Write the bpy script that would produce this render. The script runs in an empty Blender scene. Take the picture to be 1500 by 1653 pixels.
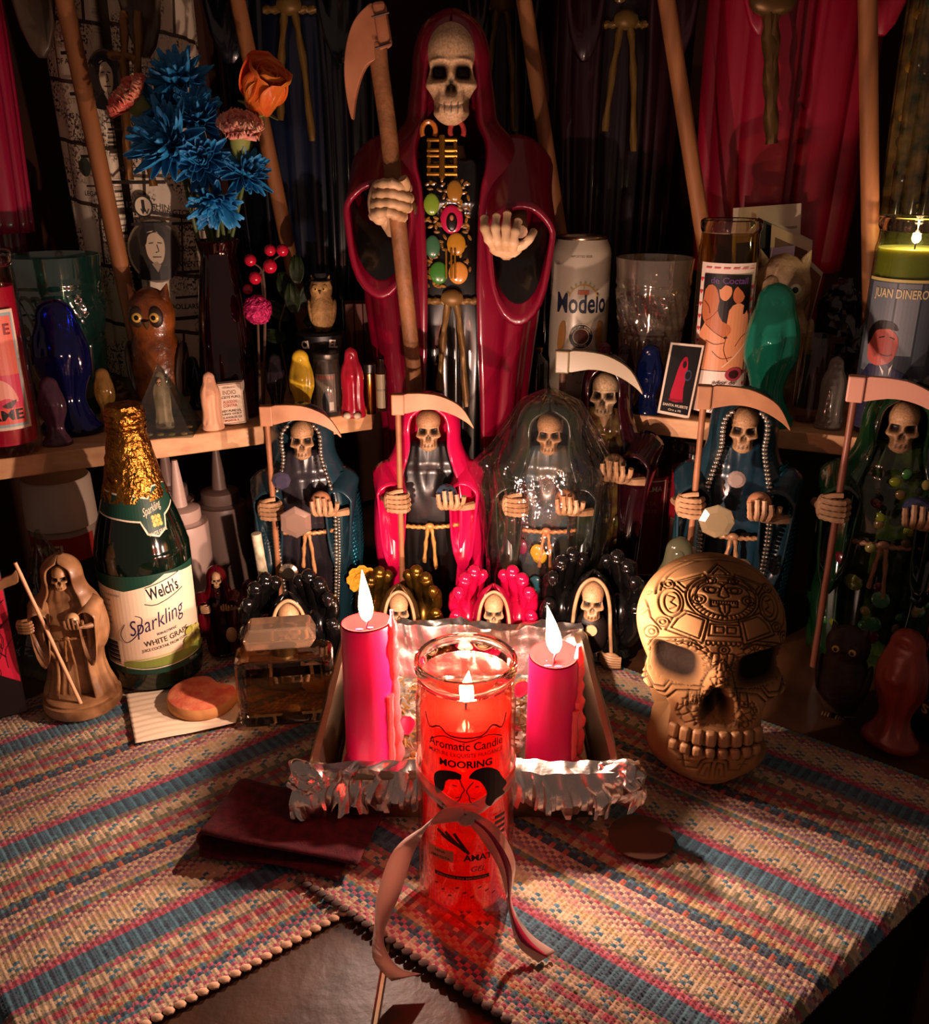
import bpy, bmesh, math, random
import numpy as np
from mathutils import Vector, Matrix
from mathutils.geometry import tessellate_polygon

random.seed(7); RNG = np.random.default_rng(11)
PI = math.pi
SC = bpy.context.scene
COL = SC.collection

# ---------------------------------------------------------------- camera, light, exposure
FPX, PITCH, EYE = 1504.0, math.radians(21), 0.52      # focal length in pixels of a 1500x1653 frame, tilt, height over the table
cam_d = bpy.data.cameras.new('camera'); cam = bpy.data.objects.new('camera', cam_d); COL.objects.link(cam)
cam_d.sensor_fit = 'HORIZONTAL'; cam_d.sensor_width = 36; cam_d.lens = 36 * FPX / 1500; cam_d.clip_start = 0.02
cam.location = (0, 0, EYE); cam.rotation_euler = (PI / 2 - PITCH, 0, 0)
SC.camera = cam
SC.view_settings.view_transform = 'Standard'; SC.view_settings.look = 'None'
SC.view_settings.gamma = 1.0; SC.view_settings.use_curve_mapping = False
SC.view_settings.exposure = 0.85
SC.cycles.transparent_max_bounces = 16; SC.cycles.max_bounces = 8; SC.cycles.diffuse_bounces = 3; SC.cycles.glossy_bounces = 3; SC.cycles.transmission_bounces = 8
SC.cycles.sample_clamp_indirect = 4.0
W = bpy.data.worlds.new('room_dusk'); SC.world = W; W.use_nodes = True
W.node_tree.nodes['Background'].inputs[0].default_value = (1.0, 0.62, 0.50, 1)
W.node_tree.nodes['Background'].inputs[1].default_value = 0.068
FLAME_COL = (1.0, 0.665, 0.52)
P_PILLAR, P_JAR, P_SHELF = 2.7, 0.42, 0.13          # watts of the flames

def lamp(name, loc, power, radius=0.006, parent=None, col=FLAME_COL):
    d = bpy.data.lights.new(name, 'POINT'); d.energy = power; d.color = col; d.shadow_soft_size = radius
    o = bpy.data.objects.new(name, d); COL.objects.link(o); o.location = loc
    if parent: o.parent = parent
    return o

# ---------------------------------------------------------------- from photograph to room
_c, _s = math.cos(PITCH), math.sin(PITCH)
def ray(px, py):
    x, y = (px - 750) / FPX, -(py - 826.5) / FPX
    return np.array([x, _c + y * _s, -_s + y * _c])
def atz(px, py, z=0.0):
    d = ray(px, py); return np.array([0, 0, EYE]) + d * ((z - EYE) / d[2])
def aty(px, py, Y):
    d = ray(px, py); return np.array([0, 0, EYE]) + d * (Y / d[1])
def mpp(p):                                         # metres per pixel at a point
    return (p[1] * _c - (p[2] - EYE) * _s) / FPX
def on(px, Y, z):                                   # point at depth Y, height z, column px
    dep = Y * _c - (z - EYE) * _s
    return np.array([(px - 750) / FPX * dep, Y, z])
def ztop(p, py):                                    # height of the image row py over the spot p
    return aty(750, py, p[1])[2]

# ---------------------------------------------------------------- materials
def lin(h):
    if not isinstance(h, str): return tuple(h)
    h = h.lstrip('#'); r = []
    for i in (0, 2, 4):
        v = int(h[i:i + 2], 16) / 255; r.append(v / 12.92 if v <= .04045 else ((v + .055) / 1.055) ** 2.4)
    return tuple(r)
MATS = {}
def _new(name):
    m = bpy.data.materials.new(name); m.use_nodes = True; nt = m.node_tree; nt.nodes.clear()
    out = nt.nodes.new('ShaderNodeOutputMaterial'); return m, nt, out
def _noise(nt, scale, detail=3, coord='Object', stretch=None):
    tc = nt.nodes.new('ShaderNodeTexCoord'); n = nt.nodes.new('ShaderNodeTexNoise')
    n.inputs['Scale'].default_value = scale; n.inputs['Detail'].default_value = detail
    if stretch:
        mp = nt.nodes.new('ShaderNodeMapping'); mp.inputs['Scale'].default_value = stretch
        nt.links.new(tc.outputs[coord], mp.inputs[0]); nt.links.new(mp.outputs[0], n.inputs['Vector'])
    else: nt.links.new(tc.outputs[coord], n.inputs['Vector'])
    return n
def mat(name, col, rough=.5, metal=0, trans=0, ior=1.45, sss=0, sssr=(1, .3, .2), ss=.01, coat=0, bump=None, vary=None, attr=None, spec=.5, emis=None, stretch=None, sheen=0):
    if name in MATS: return MATS[name]
    m, nt, out = _new(name)
    b = nt.nodes.new('ShaderNodeBsdfPrincipled'); nt.links.new(b.outputs[0], out.inputs[0])
    I = b.inputs; c = lin(col)
    I['Base Color'].default_value = (*c, 1); I['Roughness'].default_value = rough; I['Metallic'].default_value = metal
    I['Transmission Weight'].default_value = trans; I['IOR'].default_value = ior; I['Coat Weight'].default_value = coat
    I['Coat Roughness'].default_value = .08; I['Specular IOR Level'].default_value = spec; I['Sheen Weight'].default_value = sheen
    if sss: I['Subsurface Weight'].default_value = sss; I['Subsurface Radius'].default_value = sssr; I['Subsurface Scale'].default_value = ss
    src = None
    if attr == 'color':
        a = nt.nodes.new('ShaderNodeAttribute'); a.attribute_name = 'tint'; src = a.outputs['Color']
    if vary:
        n = _noise(nt, vary[1], 4, stretch=stretch); rp = nt.nodes.new('ShaderNodeMapRange'); rp.inputs['From Min'].default_value = .35; rp.inputs['From Max'].default_value = .68
        nt.links.new(n.outputs['Fac'], rp.inputs[0])
        mx = nt.nodes.new('ShaderNodeMix'); mx.data_type = 'RGBA'; mx.inputs['A'].default_value = (*c, 1); mx.inputs['B'].default_value = (*lin(vary[0]), 1)
        nt.links.new(rp.outputs[0], mx.inputs['Factor']); src = mx.outputs['Result']
    if attr == 'wash_shade':  # dark pigment, plus recess shade put into the colour
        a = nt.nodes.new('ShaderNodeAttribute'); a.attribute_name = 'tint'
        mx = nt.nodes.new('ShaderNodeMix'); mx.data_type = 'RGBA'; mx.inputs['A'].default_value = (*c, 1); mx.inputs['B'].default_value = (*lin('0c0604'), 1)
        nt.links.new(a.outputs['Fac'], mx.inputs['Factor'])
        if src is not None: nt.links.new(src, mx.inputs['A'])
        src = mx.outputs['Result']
    if src is not None: nt.links.new(src, I['Base Color'])
    if bump:
        n = _noise(nt, bump[0], 4, stretch=stretch); bp = nt.nodes.new('ShaderNodeBump'); bp.inputs['Strength'].default_value = bump[1]; bp.inputs['Distance'].default_value = bump[2] if len(bump) > 2 else .002
        nt.links.new(n.outputs['Fac'], bp.inputs['Height']); nt.links.new(bp.outputs[0], I['Normal'])
    if emis: I['Emission Color'].default_value = (*lin(emis[0]), 1); I['Emission Strength'].default_value = emis[1]
    MATS[name] = m; return m
def clear(name, col, body=0.0, bodycol=None, rough=.03, ior=1.45, bump=None, gloss=1.0, thin=None):
    """glass, gel and coloured resin: tinted see-through + a scattering share + mirror by Fresnel"""
    if name in MATS: return MATS[name]
    m, nt, out = _new(name); N = nt.nodes.new
    t = N('ShaderNodeBsdfTransparent'); t.inputs[0].default_value = (*lin(col), 1)
    cur = t.outputs[0]
    if body > 0:
        d = N('ShaderNodeBsdfDiffuse'); tr = N('ShaderNodeBsdfTranslucent'); bc = (*lin(bodycol or col), 1)
        d.inputs[0].default_value = bc; tr.inputs[0].default_value = bc
        m1 = N('ShaderNodeMixShader'); m1.inputs[0].default_value = .5; nt.links.new(d.outputs[0], m1.inputs[1]); nt.links.new(tr.outputs[0], m1.inputs[2])
        m2 = N('ShaderNodeMixShader'); m2.inputs[0].default_value = body; nt.links.new(cur, m2.inputs[1]); nt.links.new(m1.outputs[0], m2.inputs[2]); cur = m2.outputs[0]
    g = N('ShaderNodeBsdfGlossy'); g.inputs['Roughness'].default_value = rough; g.inputs[0].default_value = (gloss, gloss, gloss, 1)
    fr = N('ShaderNodeLayerWeight'); fr.inputs['Blend'].default_value = .5; f0 = ((ior - 1) / (ior + 1)) ** 2
    pw = N('ShaderNodeMath'); pw.operation = 'POWER'; pw.inputs[1].default_value = 4.0; ma = N('ShaderNodeMath'); ma.operation = 'MULTIPLY_ADD'; ma.inputs[1].default_value = .9 - f0; ma.inputs[2].default_value = f0
    nt.links.new(fr.outputs['Facing'], pw.inputs[0]); nt.links.new(pw.outputs[0], ma.inputs[0])
    m3 = N('ShaderNodeMixShader'); nt.links.new(ma.outputs[0], m3.inputs[0]); nt.links.new(cur, m3.inputs[1]); nt.links.new(g.outputs[0], m3.inputs[2])
    if bump:
        n = _noise(nt, bump[0], 3); bp = N('ShaderNodeBump'); bp.inputs['Strength'].default_value = bump[1]; bp.inputs['Distance'].default_value = .004
        nt.links.new(n.outputs['Fac'], bp.inputs['Height']); nt.links.new(bp.outputs[0], g.inputs['Normal']); nt.links.new(bp.outputs[0], fr.inputs['Normal'])
    nt.links.new(m3.outputs[0], out.inputs[0]); MATS[name] = m; return m
def flame_mat(name, strength, col=(1.0, .72, .38)):
    if name in MATS: return MATS[name]
    m, nt, out = _new(name); N = nt.nodes.new
    t = N('ShaderNodeBsdfTransparent'); e = N('ShaderNodeEmission'); e.inputs[0].default_value = (*col, 1); e.inputs[1].default_value = strength
    a = N('ShaderNodeAddShader'); nt.links.new(t.outputs[0], a.inputs[0]); nt.links.new(e.outputs[0], a.inputs[1]); nt.links.new(a.outputs[0], out.inputs[0])
    MATS[name] = m; return m

# ---------------------------------------------------------------- mesh helpers: geometry is (V, F)
def join(*gs):
    V, F, k = [], [], 0
    for v, f in gs:
        v = np.asarray(v, float); V.append(v); F += [tuple(i + k for i in q) for q in f]; k += len(v)
    return np.vstack(V), F
def tf(g, loc=(0, 0, 0), rot=(0, 0, 0), sc=1.0):
    v, f = g; v = np.asarray(v, float) * (np.asarray(sc) if np.ndim(sc) else sc)
    if any(rot):
        R = np.array(Matrix.LocRotScale(None, __import__('mathutils').Euler(rot), None).to_3x3()); v = v @ R.T
    return v + np.asarray(loc), f
def lathe(prof, n=32, cap0=True, cap1=True):
    p = np.asarray(prof, float); a = np.linspace(0, 2 * PI, n, endpoint=False); m = len(p)
    V = np.stack([np.outer(p[:, 0], np.sin(a)), -np.outer(p[:, 0], np.cos(a)), np.repeat(p[:, 1][:, None], n, 1)], -1).reshape(-1, 3)
    F = [(i * n + j, i * n + (j + 1) % n, (i + 1) * n + (j + 1) % n, (i + 1) * n + j) for i in range(m - 1) for j in range(n)]
    if cap0: F.append(tuple(range(n - 1, -1, -1)))
    if cap1: F.append(tuple((m - 1) * n + j for j in range(n)))
    return V, F
def loft(rings, closed=True, cap=True):
    R = np.asarray(rings, float); m, n, _ = R.shape; F = []
    for i in range(m - 1):
        for j in range(n if closed else n - 1):
            F.append((i * n + j, i * n + (j + 1) % n, (i + 1) * n + (j + 1) % n, (i + 1) * n + j))
    if cap and closed: F.append(tuple(range(n - 1, -1, -1))); F.append(tuple((m - 1) * n + j for j in range(n)))
    return R.reshape(-1, 3), F
def grid(fn, nu, nv):
    u, v = np.meshgrid(np.linspace(0, 1, nu), np.linspace(0, 1, nv)); P = np.stack(fn(u, v), -1)
    F = [(j * nu + i, j * nu + i + 1, (j + 1) * nu + i + 1, (j + 1) * nu + i) for j in range(nv - 1) for i in range(nu - 1)]
    return P.reshape(-1, 3), F
def smoothpts(pts, n=6, closed=False):
    P = [np.asarray(p, float) for p in pts]; k = len(P); out = []
    for i in range(k if closed else k - 1):
        if closed: a, b, c, d = P[i - 1], P[i], P[(i + 1) % k], P[(i + 2) % k]
        else: a, b, c, d = P[max(i - 1, 0)], P[i], P[i + 1], P[min(i + 2, k - 1)]
        for t in np.arange(n) / n:
            out.append(.5 * (2 * b + (c - a) * t + (2 * a - 5 * b + 4 * c - d) * t * t + (3 * b - a - 3 * c + d) * t ** 3))
    if not closed: out.append(P[-1])
    return out
def profz(pts, n):          # smoothed lathe profile that never turns back down
    q = np.array(smoothpts(pts, n)); q[:, 1] = np.maximum(np.maximum.accumulate(q[:, 1]), 0); return [tuple(p) for p in q]
def tube(pts, r, n=8, cap=True, flat=1.0, twist=None, up=(0, 0, 1)):
    P = np.asarray(pts, float); m = len(P); r = np.broadcast_to(np.asarray(r, float), (m,))
    T = np.gradient(P, axis=0); T /= np.linalg.norm(T, axis=1)[:, None] + 1e-12
    u = np.cross(T[0], up)
    if np.linalg.norm(u) < 1e-3: u = np.cross(T[0], (1, 0, 0))
    u /= np.linalg.norm(u); rings = []
    a = np.linspace(0, 2 * PI, n, endpoint=False)
    for i in range(m):
        u = u - T[i] * np.dot(u, T[i]); u /= np.linalg.norm(u); w = np.cross(T[i], u)
        rr = r[i] * (1 + (twist[0] * np.cos(2 * (a - twist[1] * i)) if twist else 0))
        rings.append(P[i] + np.outer(rr * np.cos(a), u) + np.outer(rr * flat * np.sin(a), w))
    return loft(rings, True, cap)
def ball(c, r, n=12, m=8):
    r = np.broadcast_to(np.asarray(r, float), (3,)); th = np.linspace(0, PI, m + 1)[1:-1]
    prof = [(math.sin(t), -math.cos(t)) for t in th]; V, F = lathe([(p, z) for p, z in prof], n, False, False)
    V = np.vstack([V, [[0, 0, -1], [0, 0, 1]]]); k = len(V); F += [(k - 2, (j + 1) % n, j) for j in range(n)] + [(k - 1, (m - 2) * n + j, (m - 2) * n + (j + 1) % n) for j in range(n)]
    return V * r + np.asarray(c), F
def box(x0, y0, z0, x1, y1, z1):
    V = np.array([(x, y, z) for z in (z0, z1) for y in (y0, y1) for x in (x0, x1)], float)
    return V, [(0, 2, 3, 1), (4, 5, 7, 6), (0, 1, 5, 4), (2, 6, 7, 3), (0, 4, 6, 2), (1, 3, 7, 5)]
def prism(pts, y0, y1, z=None):
    """outline in x,z extruded along y"""
    n = len(pts); V = np.array([(p[0], y0, p[1]) for p in pts] + [(p[0], y1, p[1]) for p in pts], float)
    F = [tuple(range(n)), tuple(range(2 * n - 1, n - 1, -1))] + [((i + 1) % n, i, n + i, n + (i + 1) % n) for i in range(n)]
    return V, F
def slab(pts, z0, z1):
    n = len(pts); V = np.array([(p[0], p[1], z0) for p in pts] + [(p[0], p[1], z1) for p in pts], float)
    return V, [tuple(range(n - 1, -1, -1)), tuple(range(n, 2 * n))] + [(i, (i + 1) % n, n + (i + 1) % n, n + i) for i in range(n)]

def obj(name, g, m, parent=None, smooth=True, loc=None, rot=None, bevel=0, solid=0, sub=0, label=None, cat=None, group=None, kind=None, tint=None, uv=None, weld=False, edge=40):
    V, F = g; me = bpy.data.meshes.new(name); me.from_pydata(np.asarray(V).tolist(), [], [list(f) for f in F])
    mm = m if isinstance(m, (list, tuple)) else [m]
    for x in mm: me.materials.append(x)
    if tint is not None:
        t = np.asarray(tint, float)
        if t.ndim == 1: t = np.repeat(t[:, None], 3, 1)
        a = me.attributes.new('tint', 'FLOAT_COLOR', 'POINT' if len(t) == len(V) else 'FACE')
        a.data.foreach_set('color', np.hstack([t, np.ones((len(t), 1))]).ravel())
    if uv is not None:
        l = me.uv_layers.new(name='UVMap'); vi = np.empty(len(me.loops), int); me.loops.foreach_get('vertex_index', vi)
        l.data.foreach_set('uv', np.asarray(uv, float)[vi].ravel())
    if smooth:
        me.polygons.foreach_set('use_smooth', [True] * len(me.polygons))
        if edge: me.set_sharp_from_angle(angle=math.radians(edge))
    me.update()
    return link(name, me, parent, loc, rot, bevel, solid, sub, label, cat, group, kind)
def link(name, me, parent=None, loc=None, rot=None, bevel=0, solid=0, sub=0, label=None, cat=None, group=None, kind=None, scale=None):
    o = bpy.data.objects.new(name, me); COL.objects.link(o)
    if parent: o.parent = parent
    if loc is not None: o.location = tuple(loc)
    if rot is not None: o.rotation_euler = rot
    if scale is not None: o.scale = (scale,) * 3 if np.ndim(scale) == 0 else scale
    if bevel: b = o.modifiers.new('b', 'BEVEL'); b.width = bevel; b.segments = 2; b.limit_method = 'ANGLE'
    if solid: b = o.modifiers.new('s', 'SOLIDIFY'); b.thickness = solid; b.offset = 0
    if sub: b = o.modifiers.new('u', 'SUBSURF'); b.levels = sub; b.render_levels = sub
    for k, v in (('label', label), ('category', cat), ('group', group), ('kind', kind)):
        if v: o[k] = v
    return o
def thing(name, label, cat, loc=(0, 0, 0), rot=0, group=None):
    o = bpy.data.objects.new(name, None); COL.objects.link(o); o.empty_display_size = .02
    o.location = tuple(loc); o.rotation_euler = rot if np.ndim(rot) else (0, 0, rot); o['label'] = label; o['category'] = cat
    if group: o['group'] = group
    return o

# ---------------------------------------------------------------- printed artwork (flat ink on a surface)
_TXT = {}
def text_geo(s, bold=0):
    if (s, bold) not in _TXT:
        cu = bpy.data.curves.new('t', 'FONT'); cu.body = s; cu.resolution_u = 3; cu.offset = bold; cu.align_x = 'CENTER'
        o = bpy.data.objects.new('t', cu); me = bpy.data.meshes.new_from_object(o)
        V = np.array([v.co[:2] for v in me.vertices]); F = [tuple(p.vertices) for p in me.polygons]
        bpy.data.objects.remove(o); bpy.data.curves.remove(cu); bpy.data.meshes.remove(me)
        _TXT[(s, bold)] = (V, F)
    return _TXT[(s, bold)]
class Art:
    def __init__(s): s.it = []
    def poly(s, pts, m, sm=0):
        if sm: pts = smoothpts(pts, sm, True)
        P = [Vector((p[0], p[1], 0)) for p in pts]
        s.it.append((np.array([p[:2] for p in P]), [tuple(t) for t in tessellate_polygon([P])], m)); return s
    def rect(s, x0, y0, x1, y1, m): s.it.append((np.array([(x0, y0), (x1, y0), (x1, y1), (x0, y1)], float), [(0, 1, 2, 3)], m)); return s
    def ell(s, cx, cy, rx, ry, m, n=22, rot=0):
        a = np.linspace(0, 2 * PI, n, endpoint=False); x, y = rx * np.cos(a), ry * np.sin(a)
        s.it.append((np.stack([cx + x * math.cos(rot) - y * math.sin(rot), cy + x * math.sin(rot) + y * math.cos(rot)], 1), [tuple(range(n))], m)); return s
    def line(s, pts, w, m, sm=0, closed=False):
        if sm: pts = smoothpts(pts, sm, closed)
        P = np.asarray(pts, float)
        if closed: P = np.vstack([P, P[:1]])
        T = np.gradient(P, axis=0); T /= np.linalg.norm(T, axis=1)[:, None] + 1e-12; N = np.stack([-T[:, 1], T[:, 0]], 1) * w / 2; k = len(P)
        s.it.append((np.vstack([P + N, P - N]), [(i, i + 1, k + i + 1, k + i) for i in range(k - 1)], m)); return s
    def frame(s, x0, y0, x1, y1, w, m):
        return s.rect(x0, y0, x1, y0 + w, m).rect(x0, y1 - w, x1, y1, m).rect(x0, y0, x0 + w, y1, m).rect(x1 - w, y0, x1, y1, m)
    def text(s, t, cx, cy, h, m, width=None, shear=0, rot=0, bold=0.012, arc=None):
        V, F = text_geo(t, bold); V = V.copy()
        if not len(V): return s
        lo, hi = V.min(0), V.max(0); V[:, 1] -= lo[1] if not any(ch in t for ch in 'gjpqy,') else 0; V[:, 0] -= (lo[0] + hi[0]) / 2
        V *= h / .7
        if width: V[:, 0] *= width / ((hi[0] - lo[0]) * h / .7)
        V[:, 0] += shear * V[:, 1]
        if arc: a = V[:, 0] / arc; rr = arc + V[:, 1]; V = np.stack([rr * np.sin(a), rr * np.cos(a) - arc], 1)
        if rot: V = V @ np.array([[math.cos(rot), math.sin(rot)], [-math.sin(rot), math.cos(rot)]])
        s.it.append((V + (cx, cy), F, m)); return s
    def build(s, name, parent, mapf, step=None, label=None, off0=.00012, doff=.00005, kind=None):
        Vs, Fs, mi, mats, k = [], [], [], [], 0
        for li, (V, F, m) in enumerate(s.it):
            if m not in mats: mats.append(m)
            if step and len(V) and (V[:, 0].max() - V[:, 0].min()) > step:
                bm = bmesh.new(); bv = [bm.verts.new((v[0], v[1], 0)) for v in V]
                for f in F:
                    try: bm.faces.new([bv[i] for i in f])
                    except ValueError: pass
                for x in np.arange(math.floor(V[:, 0].min() / step) * step, V[:, 0].max(), step):
                    bmesh.ops.bisect_plane(bm, geom=bm.verts[:] + bm.edges[:] + bm.faces[:], plane_co=(x, 0, 0), plane_no=(1, 0, 0), dist=1e-7)
                bm.verts.index_update(); V = np.array([v.co[:2] for v in bm.verts]); F = [tuple(v.index for v in f.verts) for f in bm.faces]; bm.free()
            o = off0 + doff * li; Vs.append(np.array([mapf(x, y, o) for x, y in V])); Fs += [tuple(i + k for i in f) for f in F]; mi += [mats.index(m)] * len(F); k += len(V)
        ob = obj(name, (np.vstack(Vs), Fs), mats, parent, smooth=False, label=label, kind=kind)
        ob.data.polygons.foreach_set('material_index', mi); return ob
def cyl_map(R, th0=0.0, z0=0.0):        # label metres -> around a cylinder, th0 = angle of x=0 from the front (-y), + to the right
    return lambda x, y, o: ((R + o) * math.sin(th0 + x / R), -(R + o) * math.cos(th0 + x / R), z0 + y)
def flat_map(y=0.0): return lambda x, z, o: (x, y - o, z)
def top_map(z=0.0): return lambda x, y, o: (x, y, z + o)
def ink(h, rough=.45): return mat('ink_' + h, h, rough)
# ---------------------------------------------------------------- the room, the table and the shelves
SHELF = 0.232
wallm = mat('wall_paint', '44200f', .9, bump=(60, .15, .002), vary=('33160b', 9))
floorm = mat('floor_boards', '241812', .6, vary=('1a110c', 6))
CORNER = np.array([.05, 1.58]); dL = np.array([-.889, -.458]); dR = np.array([.921, -.39])
def wall(name, a, b):
    n = np.array([-(b - a)[1], (b - a)[0]]); n = n / np.linalg.norm(n) * .05
    if n[1] < 0: n = -n
    obj(name, slab([a, b, b + n, a + n], -.74, 1.9), wallm, smooth=False, kind='structure')
wall('wall_left', CORNER + dL * 1.75, CORNER); wall('wall_right', CORNER, CORNER + dR * 1.75)
obj('floor', box(-2.2, -1.2, -.78, 2.2, 2.0, -.74), floorm, smooth=False, kind='structure')

tablem = mat('dark_table_wood', '4a2e1a', .42, bump=(70, .5, .0012), vary=('26160c', 10), spec=.35)
NEAR = np.array([-.07, .215]); eR, eL = np.array([.766, .643]), np.array([-.69, .724])
FARC = NEAR + eR * .95 + eL * .95
T = thing('table', 'dark wooden table with a mitred corner under the striped placemats', 'table', (0, 0, -.74))
def seam(a, b, w, side):
    d = (b - a) / np.linalg.norm(b - a); n = np.array([-d[1], d[0]]) * w * side; return a + n, b + n
for sd, far in ((1, NEAR + eL * .95), (-1, NEAR + eR * .95)):
    a, b = seam(NEAR, FARC, .0012, sd); pts = [a, b, far] if sd < 0 else [a, far, b]
    if sd > 0: pts = [b, far, a]
    obj('table_panel', slab(pts if sd > 0 else [a, far, b][::1], .71, .739), tablem, T, smooth=False, bevel=.0015)
inner = [NEAR + (eL + eR) * .03, NEAR + eR * .93 + eL * .03, NEAR + (eL + eR) * .93, NEAR + eL * .93 + eR * .03]
obj('apron', slab(inner, .64, .709), tablem, T, smooth=False)
a, b = seam(NEAR + (FARC - NEAR) * .02, FARC - (FARC - NEAR) * .02, 0, 1); d = np.array([.0012, 0])
obj('seam_filler', slab([a - d, a + d, b + d, b - d], .71, .7383), mat('worn_seam', 'b08a5a', .6), T, smooth=False)
for k in range(4):
    c = inner[k] + (inner[(k + 2) % 4] - inner[k]) * .05
    obj('leg', slab([c + np.array(q) * .03 for q in ((-1, -1), (1, -1), (1, 1), (-1, 1))], 0, .709), tablem, T, smooth=False, bevel=.004)

pine = mat('pine_board', 'd9a878', .55, vary=('c08a5c', 5), bump=(30, .12, .0006), stretch=(1, 14, 14))
sL0, sL1 = np.array([-.0826, 1.099]) + dL * .032, np.array([-.0826, 1.099]) + dL * .78
sR0, sR1 = np.array([.1915, 1.076]), np.array([.1915, 1.076]) + dR * .72
def on_wall(p, d):                      # foot of the perpendicular from p on the wall through CORNER
    return CORNER + d * np.dot(p - CORNER, d) + np.array([d[1], -d[0]]) * (.004 if d[0] < 0 else -.004) * -1
INL, INR = np.array([-.118, 1.245]), np.array([.11, 1.245])
MIDC = np.array([.0, 1.245])
obj('shelf_board', slab([sL1, sL0, INL, MIDC + (-.0005, 0), CORNER + (-.001, -.03), on_wall(sL1, dL) + dL * -.0], SHELF - .022, SHELF), pine, smooth=False, bevel=.0015,
    label='pale pine shelf board on the left, crossing behind the gold-necked juice bottle', cat='shelf')
obj('shelf_board', slab([sR1, on_wall(sR1, dR), CORNER + (.001, -.03), MIDC + (.0005, 0), INR, sR0][::-1], SHELF - .022, SHELF), pine, smooth=False, bevel=.0015,
    label='pale pine shelf board on the right, under the beer can and saint candle', cat='shelf')
# end blocks carrying the boards (dark uprights against the walls)
for nm, p, d in (('left', sL1, dL), ('right', sR1, dR)):
    q = on_wall(p, d); e = d * -.02; pts = [p + e * 1.2 + (q - p) * .15, q - (q - p) * .03 + e * 1.2, q - (q - p) * .03 + e * .2, p + e * .2 + (q - p) * .15]
    if nm == 'left': pts = pts[::-1]
    obj('shelf_upright', slab(pts, -.0005, SHELF - .0225), mat('dark_upright', '3b2114', .6), smooth=False, label='dark upright holding the %s end of the pine shelf' % nm, cat='shelf support')

# ---------------------------------------------------------------- woven placemats: every stitch is a raised bump with its own yarn colour
YARN = {k: np.array(lin(v)) for k, v in dict(teal='3f7f93', dteal='2b5870', crim='c01540', pink='d4566e', mauve='9a5a68', cream='e3c08e', yel='d9ae66', salm='dd9478', olive='8a8556', grey='8f8378', oran='d2552a', navy='33455c', lav='a07888').items()}
BAND = [('teal', 'dteal', 6, 0), ('crim', 'pink', 2, 2), ('mauve', 'salm', 1, 1), ('olive', 'cream', 1, 1), ('cream', 'teal', 3, 4), ('yel', 'cream', 2, 1), ('salm', 'cream', 2, 1), ('mauve', 'cream', 2, 2), ('crim', 'salm', 1, 2), ('olive', 'teal', 2, 3), ('cream', 'yel', 1, 1), ('lav', 'salm', 2, 1),
        ('mauve', 'cream', 2, 2), ('salm', 'cream', 1, 1), ('navy', 'oran', 2, 5), ('dteal', 'teal', 1, 1), ('navy', 'olive', 1, 1), ('yel', 'oran', 2, 3), ('salm', 'crim', 1, 2), ('grey', 'mauve', 2, 3), ('crim', 'crim', 2, 6), ('olive', 'grey', 2, 3), ('cream', 'olive', 2, 3), ('cream', 'teal', 2, 4), ('pink', 'cream', 1, 2), ('olive', 'mauve', 2, 2)]
EDGE = [('cream', 'pink', 3, 2), ('teal', 'cream', 1, 2), ('dteal', 'pink', 2, 2), ('olive', 'teal', 1, 2), ('yel', 'oran', 2, 2), ('salm', 'crim', 1, 2), ('grey', 'cream', 2, 3), ('crim', 'salm', 2, 3), ('olive', 'grey', 1, 2), ('cream', 'teal', 3, 4), ('pink', 'olive', 2, 2)]
def row_specs(n):
    out = []
    for a, b, k, p in EDGE: out += [(a, b, p)] * k
    i = 0
    while len(out) < n:
        a, b, k, p = BAND[i % len(BAND)]; out += [(a, b, p)] * k; i += 1
    return out[:n]
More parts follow.
